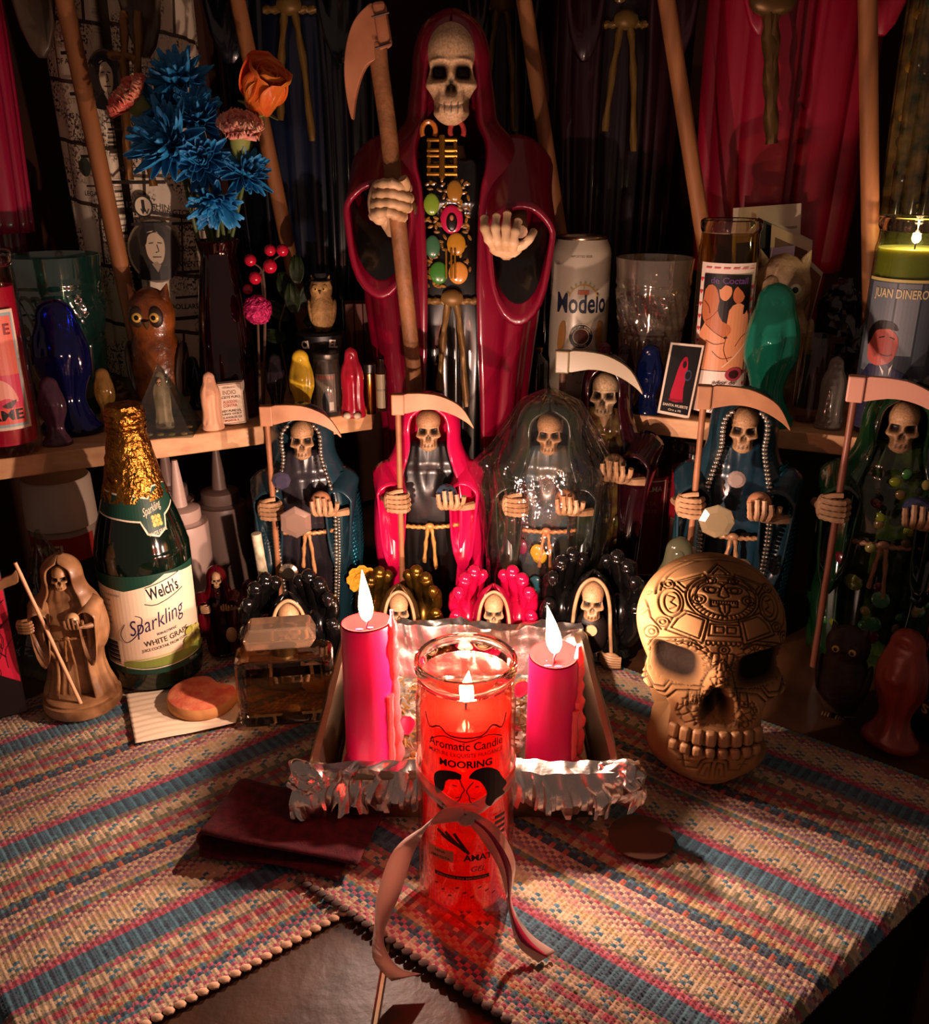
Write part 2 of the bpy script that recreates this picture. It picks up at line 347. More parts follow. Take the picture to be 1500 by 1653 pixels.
def placemat(label, org, ang, L, Wd, drop_line, z0, flip, edge_dark):
    """org = corner on the near long edge; u runs along the stripes, v away from that edge"""
    su, sv = .0043, .0031; nu, nv = int(L / su), int(Wd / sv); ku, kv = 3, 3
    e1 = np.array([math.cos(ang), math.sin(ang)]); e2 = np.array([-e1[1], e1[0]])
    U, Vv = np.meshgrid(np.arange(nu * ku + 1) / ku, np.arange(nv * kv + 1) / kv)
    ph = (np.floor(np.clip(Vv, 0, nv - .01)) % 2) * .0
    rib = np.abs(np.sin(PI * (U + ph))) ** .7; thr = np.abs(np.sin(PI * Vv)) ** .6
    h = .0009 + .0013 * rib * (.45 + .55 * thr) + .00025 * RNG.standard_normal(U.shape) * rib
    x = U * su; y = Vv * sv + .0007 * np.sin(2 * PI * U) * (Vv < 1.2) + .0012 * np.sin(U * .11) ; wob = .0010 * np.sin(Vv * .13 + U * .05)
    P = org[None, None, :] + (x[..., None] * e1 + y[..., None] * e2); Z = z0 + h + wob * 0
    # past the table edge the cloth bends down
    a, n = drop_line; dist = (P - a) @ n; P = P - (np.maximum(dist - .012, 0) / (e1 @ n))[..., None] * e1; dist = (P - a) @ n; over = np.maximum(dist, 0); R = .008; th = np.minimum(over / R, PI / 2)
    rest = np.maximum(over - R * PI / 2, 0); shift = R * np.sin(th) - over
    P = P + shift[..., None] * n; Z = Z - R * (1 - np.cos(th)) - rest + (h) * (np.cos(th) - 1); P = P + (h * np.sin(th))[..., None] * n
    Vt = np.concatenate([P, Z[..., None]], -1).reshape(-1, 3); w = nu * ku + 1
    F = [(j * w + i, j * w + i + 1, (j + 1) * w + i + 1, (j + 1) * w + i) for j in range(nv * kv) for i in range(nu * ku)]
    spec = row_specs(nv); cell = np.zeros((nv, nu, 3)); i = np.arange(nu); jit = RNG.normal(1, .10, (nv, nu, 1))
    for j, (ca, cb, p) in enumerate(spec):
        k = (i + (j % 2) * (1 if p in (2, 4) else 0))
        useb = {0: k % 2 == 1, 1: (k + j) % 2 == 0, 2: k % 2 == 0, 3: k % 3 == 0, 4: k % 4 == 1, 5: k % 3 == 2, 6: k % 2 == 0}[p] & (RNG.random(nu) > .12)
        cell[j] = np.where(useb[:, None], YARN[cb], YARN[ca])
        if p == 6: cell[j] = np.where((k % 4 < 3)[:, None], YARN['crim'], YARN['salm'])
    cell = np.clip(cell * jit, 0, 1); cell = (cell * .82 + cell.mean(-1, keepdims=True) * .18) * .57
    if flip: cell = cell[:, ::-1]
    col = np.repeat(np.repeat(cell, kv, 0), ku, 1).reshape(-1, 3)
    # the underside
    bz = Vt.copy(); per = [j * w for j in (0, nv * kv)]
    T = thing('placemat', label, 'placemat', (0, 0, 0))
    cloth = mat('woven_cotton', 'ffffff', .85, attr='color', bump=(900, .5, .0006), sheen=.2)
    obj('weave', (Vt, F), cloth, T, tint=col, edge=0, solid=0)
    # dark scalloped selvedge: knots of edge yarn along the near long side
    n_k = int(L / .0078); gs = []
    for q in range(n_k):
        c = org + e1 * (q + .5) * .0078 - e2 * .0012
        if (c - a) @ n > -.002: continue
        gs.append(ball((c[0], c[1], z0 + .0016), (.0042, .0032, .0019), 7, 5))
    obj('selvedge', join(*gs), mat('selvedge_light', 'c79f7e', .9) if not edge_dark else mat('selvedge_dark', '5a4a42', .9), T)
    return T
nl = np.array([eL[1], -eL[0]]) * -1 if False else np.array([-.724, -.69]); nr = np.array([.643, -.766])
placemat('striped woven placemat on the left, under the perfume bottle and paper napkin', np.array([-.262, .392]), math.radians(39), .405, .45, (NEAR, nl), .0005, False, False)
placemat('striped woven placemat on the right, lapping over the other one, under the red jar candle', np.array([-.127, .565]), math.radians(-39), .40, .43, (NEAR, nr), .0035, True, True)
MATZ = .0066
# ---------------------------------------------------------------- skulls
def skull_pts(nu, nv, ex=.132, ez=.0, er=(.092, .074), nz_=-.125, tz=-.31, tw=.17, face=(.285, .225, .29), jaw=(.235, .21, .20), sockd=.15, teeth=14, hol=(.21, -.25, .06, .10, .10), cran=.31, holw=.35, sp_=4):
    """unit skull, z -0.5..0.5, front -y; returns V, F and a wash value per vertex (dark pigment plus shade coloured into recesses)"""
    th = np.linspace(-PI, PI, nu, endpoint=False); ph = np.linspace(-PI / 2, PI / 2, nv)
    TH, PH = np.meshgrid(th, ph); d = np.stack([np.sin(TH) * np.cos(PH), -np.cos(TH) * np.cos(PH), np.sin(PH)], -1)
    o = np.array([0, .02, .03])
    def far(c, r):
        r = np.array(r); q = (o - np.array(c)) / r; e = d / r; A = (e * e).sum(-1); B = (e * q).sum(-1); C = (q * q).sum() - 1
        disc = B * B - A * C; return np.where(disc > 0, (-B + np.sqrt(np.maximum(disc, 0))) / A, 0)
    rs = [far((0, .06, .15), (cran, .40, .345)), far((0, -.13, -.12), face), far((0, -.15, -.30), jaw)]
    k = 26; r = np.log(sum(np.exp(k * np.maximum(x, 0)) for x in rs)) / k - .018
    P = o + d * r[..., None]; x, y, z = P[..., 0], P[..., 1], P[..., 2]; fr = np.clip((-y - .02) / .12, 0, 1)
    g = lambda cx, cz, sx, sz, p=2: np.exp(-(np.abs((x - cx) / sx) ** p + np.abs((z - cz) / sz) ** p)) * fr
    push = np.zeros_like(x); back = np.zeros_like(x); side = np.zeros_like(x); wash_shade = np.zeros_like(x)
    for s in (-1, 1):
        e = g(s * ex, ez, *er, sp_); back += sockd * 1.15 * e; wash_shade = np.maximum(wash_shade, np.clip(1.6 * e - .1, 0, 1))
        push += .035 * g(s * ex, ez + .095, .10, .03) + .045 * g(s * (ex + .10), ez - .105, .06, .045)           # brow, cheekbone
        hh = g(s * hol[0], *hol[1:4], 4); back += hol[4] * .5 * hh; side = side - s * hol[4] * .55 * hh; wash_shade = np.maximum(wash_shade, holw * hh)  # cheek hollows: the shade of the gap is painted in too
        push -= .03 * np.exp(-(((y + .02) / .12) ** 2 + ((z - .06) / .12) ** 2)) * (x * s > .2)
        nz = g(s * .03, nz_ - .025, .034, .05, 3); back += .09 * nz; wash_shade = np.maximum(wash_shade, nz)
    nb = g(0, nz_ + .03, .035, .05, 3); back += .07 * nb; wash_shade = np.maximum(wash_shade, nb)
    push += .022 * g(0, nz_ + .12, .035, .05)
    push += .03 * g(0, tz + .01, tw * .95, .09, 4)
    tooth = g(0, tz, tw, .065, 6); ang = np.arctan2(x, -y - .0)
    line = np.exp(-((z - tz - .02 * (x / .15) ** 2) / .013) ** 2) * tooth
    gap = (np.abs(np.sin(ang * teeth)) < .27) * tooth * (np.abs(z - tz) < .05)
    push -= .03 * line + .018 * gap; wash_shade = np.maximum(wash_shade, np.maximum(line, .9 * gap))
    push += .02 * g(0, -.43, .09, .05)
    P = P + d * push[..., None]; P[..., 1] += back; P[..., 0] += side
    P[..., 2] = np.maximum(P[..., 2], -.5); V = P.reshape(-1, 3)
    F = [(j * nu + i, j * nu + (i + 1) % nu, (j + 1) * nu + (i + 1) % nu, (j + 1) * nu + i) for j in range(nv - 1) for i in range(nu)]
    if nu > 200: return P, F, wash_shade, d
    return V, F, wash_shade.ravel()
bone_big = mat('big_bone', 'dcb890', .5, attr='wash_shade', vary=('b08a60', 40), bump=(160, .15, .0004))
bone = mat('antiqued_bone', 'b8906a', .5, attr='wash_shade', vary=('8e6844', 40), bump=(160, .15, .0004))
bone_dull = mat('aged_bone', 'cbb08c', .55, attr='wash_shade', vary=('9c7d58', 30))
bone_plain = mat('bone_resin', 'b48c68', .5, vary=('8a6442', 60), bump=(120, .2, .0004))
_SK = {}
def skull_mesh(res, m):
    key = (res, m.name)
    if key not in _SK:
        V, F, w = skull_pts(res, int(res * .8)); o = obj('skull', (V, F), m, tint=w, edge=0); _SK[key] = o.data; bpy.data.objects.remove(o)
    return _SK[key]
def add_skull(parent, loc, h, res=56, m=None, rot=(0, 0, 0), name='skull', scale=(1, 1, 1)):
    return link(name, skull_mesh(res, m or bone), parent, loc, rot, scale=(h * scale[0], h * scale[1], h * scale[2]))

# ---------------------------------------------------------------- hooded figure with a scythe
def interp(t, pts):
    p = np.array(pts); return np.interp(t, p[:, 0], p[:, 1])
_SM = {}
def smint(t, pts):
    k = tuple(map(tuple, pts))
    if k not in _SM: _SM[k] = np.array(smoothpts(np.array(pts), 8))
    q = _SM[k]; return np.interp(t, q[:, 0], q[:, 1])
PROF = [(0, .185), (.15, .205), (.35, .222), (.5, .222), (.6, .212), (.68, .185), (.74, .148), (.80, .127), (.86, .124), (.91, .118), (.95, .098), (.98, .066), (1.0, .012)]
OPEN = [(0, .50), (.45, .56), (.66, .60), (.75, .62), (.82, .64), (.88, .66), (.925, .60), (.95, .34), (.966, .06), (1, .03)]
def cloak_fn(H, prof, opn, dr, hood_fwd, t0, fold, nfold, seed):
    def fn(u, v):
        t = t0 + (1 - t0) * (1 - (1 - v) ** 1.25); a = smint(t, prof) * H; o = smint(t, opn); phi = o + u * (2 * PI - 2 * o)
        rr = np.sin(nfold * phi + seed + 1.5 * np.sin(3 * t + seed)) + .5 * np.sin(nfold * 1.7 * phi + 2 * seed)
        f = 1 + fold * np.clip(1 - t / .75, 0, 1) ** .6 * rr * .6
        f = f + .07 * np.exp(-((np.minimum(u, 1 - u)) / .03) ** 2) * np.clip(1 - t, 0, 1)
        hd = np.clip((t - .74) / .12, 0, 1); b = a * (dr + (.92 - dr) * hd)
        y = -b * np.cos(phi) * f - hood_fwd * H * hd + .02 * H * hd
        return a * np.sin(phi) * f, y, t * H
    return fn
def rope(pts, r, per=5, n=8):
    return tube(smoothpts(pts, per), r, n, twist=(.22, .9))
def grip_hand(parent, p, H, side=-1, m=None, rs=.012):
    """bony hand closed round a staff at p: four stacked fingers, a thumb and the back of the hand"""
    s = H; gs = []
    for k in range(4):
        z = (k - 1.5) * .019 * s; w = (.9, 1, .97, .82)[k]
        pts = [(-.034 * s * side * -1 * 0 + side * .050 * s, .012 * s, z), (side * .046 * s, -.016 * s, z), (side * .012 * s, -.030 * s, z * 1.02), (-side * .022 * s * w, -.026 * s, z * 1.05), (-side * .034 * s * w, -.004 * s, z * 1.05)]
        q = smoothpts(pts, 4); kk = np.arange(len(q)); gs.append(tube(q, s * .0088 * (1 + .28 * np.cos(kk * 1.57) ** 2), 7))
    gs.append(tube(smoothpts([(side * .05 * s, .0, .03 * s), (side * .02 * s, -.02 * s, .048 * s), (-side * .012 * s, -.018 * s, .052 * s)], 4), s * .009, 7))
    gs.append(ball((side * .048 * s, .008 * s, 0), (.020 * s, .026 * s, .042 * s), 10, 8))
    gs.append(tube([(side * .05 * s, .01 * s, 0), (side * .062 * s, .05 * s, -.01 * s), (side * .07 * s, .10 * s, -.02 * s)], [.018 * s, .014 * s, .016 * s], 8))
    return obj('hand', join(*gs), m or bone_plain, parent, loc=p)
def palm_hand(parent, p, H, m=None):
    """bony hand seen under a globe: fingers rise in front of it"""
    s = H; gs = []
    for k in range(4):
        x = (k - 1.6) * .021 * s; top = (.012, .026, .024, .010)[k] * s
        q = smoothpts([(x * .5 + .02 * s, .0, -.055 * s), (x * .9, -.036 * s, -.048 * s), (x * 1.15, -.056 * s, -.022 * s), (x * 1.15 - .004 * s, -.050 * s, top)], 4)
        kk = np.arange(len(q)); gs.append(tube(q, s * .0095 * (1.2 - .4 * kk / len(q)) * (1 + .2 * np.cos(kk * 1.57) ** 2), 7))
    gs.append(tube(smoothpts([(.03 * s, .0, -.05 * s), (.055 * s, -.03 * s, -.03 * s), (.06 * s, -.04 * s, .0)], 4), s * .010, 7))
    gs.append(ball((.022 * s, .0, -.056 * s), (.036 * s, .03 * s, .018 * s), 10, 8))
    gs.append(tube([(.03 * s, 0, -.058 * s), (.06 * s, .01 * s, -.066 * s), (.10 * s, .04 * s, -.07 * s)], [.016 * s, .015 * s, .018 * s], 8))
    return obj('hand', join(*gs), m or bone_plain, parent, loc=p)
def sleeve_geo(H, a, b, r0, r1, droop, n=22, m=9, wob=.06):
    a, b = np.array(a) * H, np.array(b) * H; rings = []; d = (b - a) / np.linalg.norm(b - a); h = np.cross(d, (0, 0, 1)); h /= np.linalg.norm(h); an = np.linspace(0, 2 * PI, n, endpoint=False)
    for i in range(m):
        t = i / (m - 1); c = a + (b - a) * t; r = (r0 + (r1 - r0) * t) * H; dn = r + droop * H * t ** 1.6
        zz = np.where(np.sin(an) > 0, r * np.sin(an), dn * np.sin(an)); xx = r * np.cos(an) * (1 + wob * np.sin(5 * an + 6 * t))
        rings.append(c + np.outer(xx, h) + np.outer(zz, [0, 0, 1]) + np.outer(.25 * np.minimum(zz, 0), -d) * 0)
    return loft(rings, True, False)
BLADE_R = [(-.105, 1.035), (0, 1.04), (.07, 1.022), (.13, .985), (.168, .925), (.176, .902), (.15, .925), (.10, .955), (.04, .975), (-.02, .978), (-.105, .965)]
def scythe(parent, H, x, y, z0, z1, rstaff, blade, blk, mstaff, mblade, tilt=(0, 0), name='staff'):
    top = np.array([x, y, z1]) * H; bot = np.array([x - tilt[0], y - tilt[1], z0]) * H; n = 14
    P = [bot + (top - bot) * i / (n - 1) for i in range(n)]
    st = obj(name, tube(P, [rstaff * H * (1 + .08 * math.sin(2.3 * i)) for i in range(n)], 10), mstaff, parent)
    if blade:
        pts = smoothpts([((px + (x + .115 if blade is BLADE_R else 0)) * H, pz * H) for px, pz in blade], 3, True); V, F = prism(pts, -.011 * H, .011 * H)
        k = len(pts); ctr = V[:k].mean(0)
        bl = obj('blade', (V + np.array([0, y * H, 0]), F), mblade, parent, smooth=False, bevel=.004 * H)
        if blk: obj('collar', tf(box(-.5, -.5, -.5, .5, .5, .5), (blk[0] * H, y * H, blk[1] * H), sc=(blk[2] * H, .040 * H, blk[3] * H)), mblade, parent, smooth=False, bevel=.005 * H)
    return st
def figure(name, label, loc, H, cloak, robe, rot=0, cat='statue', prof=PROF, opn=OPEN, dr=.64, t0=.0, fold=.06, nf=15, seed=1.0, skm=None, hands=True, scy=True, globe='4a6a8a', belt='b98a4a',
           staffm=None, bladem=None, res=56, blade=BLADE_R, bonem=None, stafftilt=(0, 0), skh=.172, cz=.862, group=None, robe_t=.80, sleeves=True, uvcloak=False, det=1.0, sx=-.115, robe_w=.86, slv=(.062, .056, .27), skrot=(0, 0, 0), belt_t=.47, sks=(1, 1, 1), beltw=.0085, neck=True):
    T = thing(name, label, cat, loc, rot, group); nu, nv = int(84 * det), int(58 * det)
    fn = cloak_fn(H, prof, opn, dr, .035, t0, fold, nf, seed); g = grid(fn, nu, nv); uv = None
    if uvcloak: u, v = np.meshgrid(np.linspace(0, 1, nu), np.linspace(0, 1, nv)); uv = np.stack([u.ravel(), v.ravel()], 1)
    obj('cloak', g, cloak, T, solid=.014 * H, uv=uv, edge=0)
    # inner robe with pleats below the belt
    an = np.linspace(0, 2 * PI, int(88 * det), endpoint=False); rings = []
    for t in np.linspace(.004, robe_t, int(44 * det)):
        a = smint(t, prof) * H * (robe_w if t < .6 else robe_w - (t - .6) * 1.2); b = a * dr * .96
        pl = .045 * np.clip((belt_t - t) / .1, 0, 1) * (np.sin(21 * an + seed) + .4 * np.sin(34 * an)) + .04 * np.clip((t - belt_t - .03) / .1, 0, 1) * np.sin(13 * np.abs(an - PI) + 30 * t)
        rings.append(np.stack([a * np.sin(an) * (1 + pl), -b * np.cos(an) * (1 + pl) - (.02 * H if t > .7 else 0), np.full_like(an, t * H)], -1))
    obj('robe', loft(rings), robe, T, edge=0)
    if t0 < .06:
        ab = smint(0, prof) * H * 1.02; obj('plinth', lathe([(ab, 0), (ab * 1.0, .02 * H), (ab * .93, .03 * H)], 36), robe, T)
        for q in T.children[-1].data.vertices: q.co.y *= dr * 1.05
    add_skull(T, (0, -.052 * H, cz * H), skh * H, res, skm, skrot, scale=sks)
    if neck: obj('neck', lathe([(.026 * H, .70 * H), (.022 * H, .75 * H), (.027 * H, .77 * H), (.02 * H, .80 * H)], 12), bonem or bone_plain, T, loc=(0, -.022 * H, 0))
    ym = -.64 * .222
    if sleeves:
        for s in (-1, 1):
            obj('sleeve', sleeve_geo(H, (s * .165, -.02, .66), (s * (.150 if s < 0 else .135), -.150, .60), *slv), cloak, T, solid=.008 * H, edge=0)
    if hands:
        grip_hand(T, (sx * H, -.185 * H, .60 * H), H, -1, bonem); palm_hand(T, (.078 * H, -.185 * H, .635 * H), H, bonem)
    if globe: obj('globe', ball((.07 * H, -.19 * H, .632 * H), .042 * H, 20, 14), globe if not isinstance(globe, str) else mat('globe_' + globe, globe, .15, coat=.5, vary=('2a2a2a', 60)), T)
    if belt:
        bm = mat('rope_' + belt, belt, .45, metal=.25); a = smint(belt_t, prof) * H * robe_w; b = a * dr * .96; q = np.linspace(-.9, .9, 11)
        gs = [rope([(1.03 * a * math.sin(x), -1.06 * b * math.cos(x), belt_t * H - .006 * H * math.cos(x)) for x in q], beltw * H)]
        for s, l in ((-1, .16), (1, .19)): gs.append(rope([(s * .006 * H, -1.1 * b, belt_t * H), (s * .016 * H, -1.12 * b, (belt_t - .07) * H), (s * (.012 + .012) * H, -1.10 * b, (belt_t - l) * H)], beltw * .9 * H))
        gs.append(ball((0, -1.1 * b, belt_t * H), (.02 * H, .012 * H, .015 * H), 10, 8)); obj('rope_belt', join(*gs), bm, T)
    if scy:
        scythe(T, H, sx, -.185, .01, 1.03, .0115, blade, (sx, 1.0, .05, .082) if blade is BLADE_R else None, staffm or mat('staff_tan', '9a6440', .55, vary=('7d4c2c', 30)), bladem or mat('blade_tan', 'b47e58', .5, vary=('90603e', 25)), stafftilt)
    return T
# ---------------------------------------------------------------- candles
def flame(parent, loc, h, w, lean, power, m, lampname='candle_light'):
    prof = [(0.12, 0), (.62, .07), (.92, .18), (1, .28), (.9, .42), (.66, .60), (.36, .79), (.14, .93), (.02, 1)]
    V, F = lathe([(r * w / 2, z * h) for r, z in prof], 16); t = V[:, 2] / h
    V[:, 0] += lean[0] * t ** 1.6; V[:, 1] += lean[1] * t ** 1.6
    obj('flame', (V, F), m, parent, loc=loc)
    lamp(lampname, (loc[0] + lean[0] * .3, loc[1], loc[2] + h * .42), power, w * .32, parent)
def wick(parent, loc, h, bend=(.002, -.001)):
    obj('wick', tube([(0, 0, -.004), (0, 0, h * .4), (bend[0] * .5, bend[1], h * .8), (bend[0], bend[1], h)], .0009, 6), mat('burnt_wick', '1c1420', .9), parent, loc=loc)
hotflame = flame_mat('flame_glow', 9.0)
def jar_glass(R, H, wall=.0028, foot=.012):
    return [(R * .80, 0), (R * .93, .001), (R * .985, .006), (R, .014), (R, H - .030), (R * .965, H - .024), (R * .955, H - .014), (R * .952, H - .0135), (R * .91, H - .0135), (R * .90, H - .020), (R - wall, H - .034), (R - wall, foot + .004), (R * .8, foot)]
glass_clear = clear('clear_glass', 'f4efe6', ior=1.5)
glass_red = clear('rose_glass', 'ffd9cf', ior=1.5)
def jar_candle(name, label, loc, R, H, fill, wax, glass=None, lit=None, rot=0, foot=.012, start=None):
    T = thing(name, label, 'candle', loc, rot)
    obj('glass', lathe(jar_glass(R, H, foot=foot), 48, True, True), glass or glass_clear, T)
    obj('glass_rim', lathe([(R * .955, H - .013), (R * 1.0, H - .009), (R * 1.02, H - .004), (R * 1.005, H), (R * .965, H + .0012), (R * .915, H), (R * .895, H - .005), (R * .905, H - .012)], 48, False, False), mat('rim_glass', 'f4e8dc', .02, trans=1, ior=1.5), T)
    r = R - .0032; z0 = foot + .0006 if start is None else start
    obj('wax', lathe([(r * .97, z0), (r, z0 + .004), (r, fill), (r * .9, fill - .0012), (r * .15, fill - .002)], 40), wax, T)
    wick(T, (0, 0, fill - .002), .011)
    if lit: flame(T, (0, 0, fill + .004), *lit)
    return T

# the red jar candle tied with a ribbon
JC = on(752, .545, MATZ); JR, JH = .0342, .200
gel = clear('red_gel', 'e85a44', body=.30, bodycol='c83a2a', ior=1.15)
J = jar_candle('jar_candle', 'red glass jar candle with printed couple, tied with a pale ribbon, burning in front', JC, JR, JH, .162, gel, clear('jar_glass_red', 'ffe2da', ior=1.75), (.024, .0105, (.002, 0), P_JAR, hotflame))
K, KR, OR = ink('2a0808'), ink('8a1420'), ink('b8382a')
fz = lambda py: ztop((0, JC[1] - JR, 0), py) - MATZ
A = Art()
A.line([(-.030, fz(1165)), (-.026, fz(1185)), (-.018, fz(1178)), (-.010, fz(1190)), (.010, fz(1190)), (.018, fz(1176)), (.026, fz(1186)), (.030, fz(1166))], .0012, KR, 3)
A.line([(-.026, fz(1205)), (-.015, fz(1192)), (0, fz(1198)), (.015, fz(1190)), (.026, fz(1200))], .0009, KR, 3)
A.text('Aromatic Candle', 0, fz(1212), .0062, K, .053)
A.text('MIXTURE EXQUISITE FRAGANCE', 0, fz(1224), .0030, KR, .053)
A.text('MOORING', 0, fz(1240), .0052, K, .036, bold=.03)
# two heads nose to nose
A.poly([(-.022, fz(1282)), (-.021, fz(1258)), (-.012, fz(1246)), (-.003, fz(1250)), (-.006, fz(1258)), (-.013, fz(1262)), (-.015, fz(1278)), (-.019, fz(1288))], K, 4)
A.line([(-.004, fz(1258)), (-.0025, fz(1268)), (-.001, fz(1275)), (-.003, fz(1282)), (-.004, fz(1290)), (-.009, fz(1300))], .0007, K, 3).line([(.005, fz(1262)), (.002, fz(1270)), (.0005, fz(1277)), (.002, fz(1284)), (.003, fz(1294)), (.008, fz(1302))], .0007, K, 3)
A.poly([(-.0225, fz(1272)), (-.0215, fz(1256)), (-.015, fz(1247)), (-.007, fz(1246)), (-.003, fz(1252)), (-.004, fz(1258)), (-.010, fz(1258)), (-.014, fz(1266)), (-.016, fz(1276)), (-.019, fz(1284))], K, 4)
A.poly([(-.0185, fz(1296)), (-.012, fz(1306)), (-.004, fz(1308)), (-.010, fz(1314)), (-.020, fz(1310))], ink('5a1018'), 3).line([(-.009, fz(1268)), (-.006, fz(1269))], .0007, K).line([(.006, fz(1270)), (.0085, fz(1270))], .0007, K).line([(-.007, fz(1288)), (-.004, fz(1286))], .0006, K).line([(.003, fz(1287)), (.006, fz(1289))], .0006, K)
A.poly([(.002, fz(1254)), (.006, fz(1243)), (.014, fz(1241)), (.022, fz(1252)), (.026, fz(1266)), (.031, fz(1282)), (.027, fz(1288)), (.029, fz(1296)), (.021, fz(1298)), (.017, fz(1306)), (.013, fz(1298)), (.014, fz(1282)), (.010, fz(1264)), (.006, fz(1258))], K, 4)
for k in range(5): A.line([(-.02 + .003 * k, fz(1345) - .003 * (k % 2)), (-.006 + .002 * k, fz(1362) - .002 * k)], .0022, ink('4a1015'))
for k in range(4): A.rect(.020, fz(1330 + 9 * k), .029, fz(1325 + 9 * k), K)
A.rect(-.028, fz(1392), -.008, fz(1374), ink('d86a50')).text('NINA', -.018, fz(1381), .0022, K).text('AMATISTA', -.018, fz(1390), .0022, K)
A.text('AMATE', .010, fz(1388), .0050, K, bold=.03).text('GEL', .008, fz(1405), .0042, KR, shear=.3)
A.rect(-.022, fz(1418), .016, fz(1412), K).text('HECHO EN MEXICO', -.003, fz(1417), .0016, ink('e0604a'), .034)
for k in range(9): A.line([(-.022 + .005 * k, fz(1432 + 7 * (k % 3))), (-.0195 + .005 * k, fz(1430 + 7 * (k % 3)))], .0012, ink('7a1418'))
A.build('printed_label', J, cyl_map(JR + .0002), .004)
sat = clear('satin_ribbon', 'f0dcd0', body=.93, bodycol='d8b6a6', rough=.35, ior=1.4)
def strip(path, wvec, w, n=5):
    P = np.array(smoothpts(path, n)); Wd = np.array(smoothpts(wvec, n)); Wd /= np.linalg.norm(Wd, axis=1)[:, None]; k = len(P); w = np.interp(np.arange(k), np.linspace(0, k - 1, len(np.atleast_1d(w))), np.atleast_1d(w))
    V = np.vstack([P - Wd * w[:, None] / 2, P, P + Wd * w[:, None] / 2]); F = [(r * k + i, r * k + i + 1, (r + 1) * k + i + 1, (r + 1) * k + i) for r in range(2) for i in range(k - 1)]
    return V, F
zk = fz(1318); an = np.linspace(-PI, PI, 30)
band = [((JR + .0008) * math.sin(t), -(JR + .0008) * math.cos(t), fz(1285) - .012 * math.exp(-(t / .5) ** 2)) for t in an]
rl = lambda pts: [tuple(np.array(p) - JC) for p in pts]
obj('ribbon', strip(band, [(0, 0, 1)] * 30, .0125, 1), sat, J, solid=.0003)
kn = (0, -JR - .003, zk); fr = (JC[1] - JR)
pl = rl([aty(750, 1314, fr - .004), aty(700, 1322, fr - .010), aty(655, 1368, fr - .018), aty(630, 1435, fr - .022), aty(612, 1500, fr - .030), atz(622, 1553, .022), atz(656, 1578, .0085)])
obj('ribbon', strip(pl, [(0, .3, 1), (.5, -.2, .9), (.9, -.3, .4), (1, -.3, .1), (.5, -.9, .1), (.9, -.4, .0), (1, .2, 0.1)], [.008, .017, .017, .016, .014, .019, .020]), sat, J, solid=.0003)
pr = rl([aty(750, 1314, fr - .004), aty(790, 1345, fr - .003), aty(820, 1400, fr - .004), aty(824, 1465, fr - .006), atz(845, 1515, .016), atz(884, 1545, .0085)])
rb2 = obj('ribbon', strip(pr, [(0, .2, 1), (.7, .2, .6), (.8, .7, .1), (.15, 1, 0), (.6, .7, .1), (.8, .5, .1)], [.007, .014, .014, .012, .013, .015]), sat, J, solid=.0003)
obj('ribbon_print', strip(pr, [(0, .2, 1), (.7, .2, .6), (.8, .7, .1), (.15, 1, 0), (.6, .7, .1), (.8, .5, .1)], [.001, .002, .005, .006, .006, .001]), mat('ribbon_crimson', 'a00f35', .4), J, solid=.0009, label='crimson printed figures along the ribbon tail')
obj('knot', ball(kn, (.006, .004, .005), 10, 8), sat, J)

# ---------------------------------------------------------------- foil-lined baking pan with two pillar candles
PF, PB, PW = .624, .860, .120; PZ = MATZ + .0008; PHt = .051
PAN = thing('baking_pan', 'square metal baking pan behind the red jar candle', 'pan', (0, 0, PZ))
pan_m = mat('pan_steel', 'a08a70', .28, metal=1, bump=(40, .05, .001))
def rrect(hx, y0, y1, r, n=6):
    out = []
    for cx, cy, a0 in ((hx - r, y1 - r, 0), (-hx + r, y1 - r, PI / 2), (-hx + r, y0 + r, PI), (hx - r, y0 + r, 1.5 * PI)):
        out += [(cx + r * math.cos(a0 + PI / 2 * k / n), cy + r * math.sin(a0 + PI / 2 * k / n)) for k in range(n + 1)]
    return out
rings = []
for ins, z, r in ((.008, 0, .014), (.005, .002, .016), (.0, PHt, .018), (-.004, PHt + .002, .02), (-.006, PHt, .02), (-.0065, PHt - .004, .02), (-.005, PHt - .005, .02)):
    rings.append([(x, y, z) for x, y in rrect(PW - ins, PF + ins, PB - ins, r)])
obj('pan_body', loft(rings, True, False), pan_m, PAN, solid=.0012)
obj('pan_base', slab(rrect(PW - .009, PF + .009, PB - .009, .014), 0, .0012), pan_m, PAN, smooth=False)
foil_m = mat('kitchen_foil', 'd8cfc6', .26, metal=1, bump=(260, .25, .001))
def ridged(P, seed, scales):
    r = np.random.default_rng(seed); out = np.zeros(P.shape[:-1])
    for f, am in scales:
        for _ in range(4):
            k = r.normal(0, 1, 3); k *= f / np.linalg.norm(k); out += am * (np.abs(((P @ k + r.random()) % 1) * 2 - 1) - .5)
    return out
def foil_sheet(pts_fn, nu, nv, amp, seed):
    u, v = np.meshgrid(np.linspace(0, 1, nu), np.linspace(0, 1, nv)); P = np.stack(pts_fn(u, v), -1)
    d = np.stack([ridged(P, seed + q, ((9, amp * 1.1), (24, amp * .9), (60, amp * .42))) for q in range(3)], -1); d[..., 2] *= .8
    P = P + d * np.interp(v, [0, .08, .16, .3, .7, .84, 1], [1.5, 1.3, .8, .5, .5, 1, 1.3])[..., None]; V = P.reshape(-1, 3)
    F = [(j * nu + i, j * nu + i + 1, (j + 1) * nu + i + 1, (j + 1) * nu + i) for j in range(nv - 1) for i in range(nu - 1)]
    return V, F
rr = np.random.default_rng(4); fe, be = rr.random(400), rr.random(400)
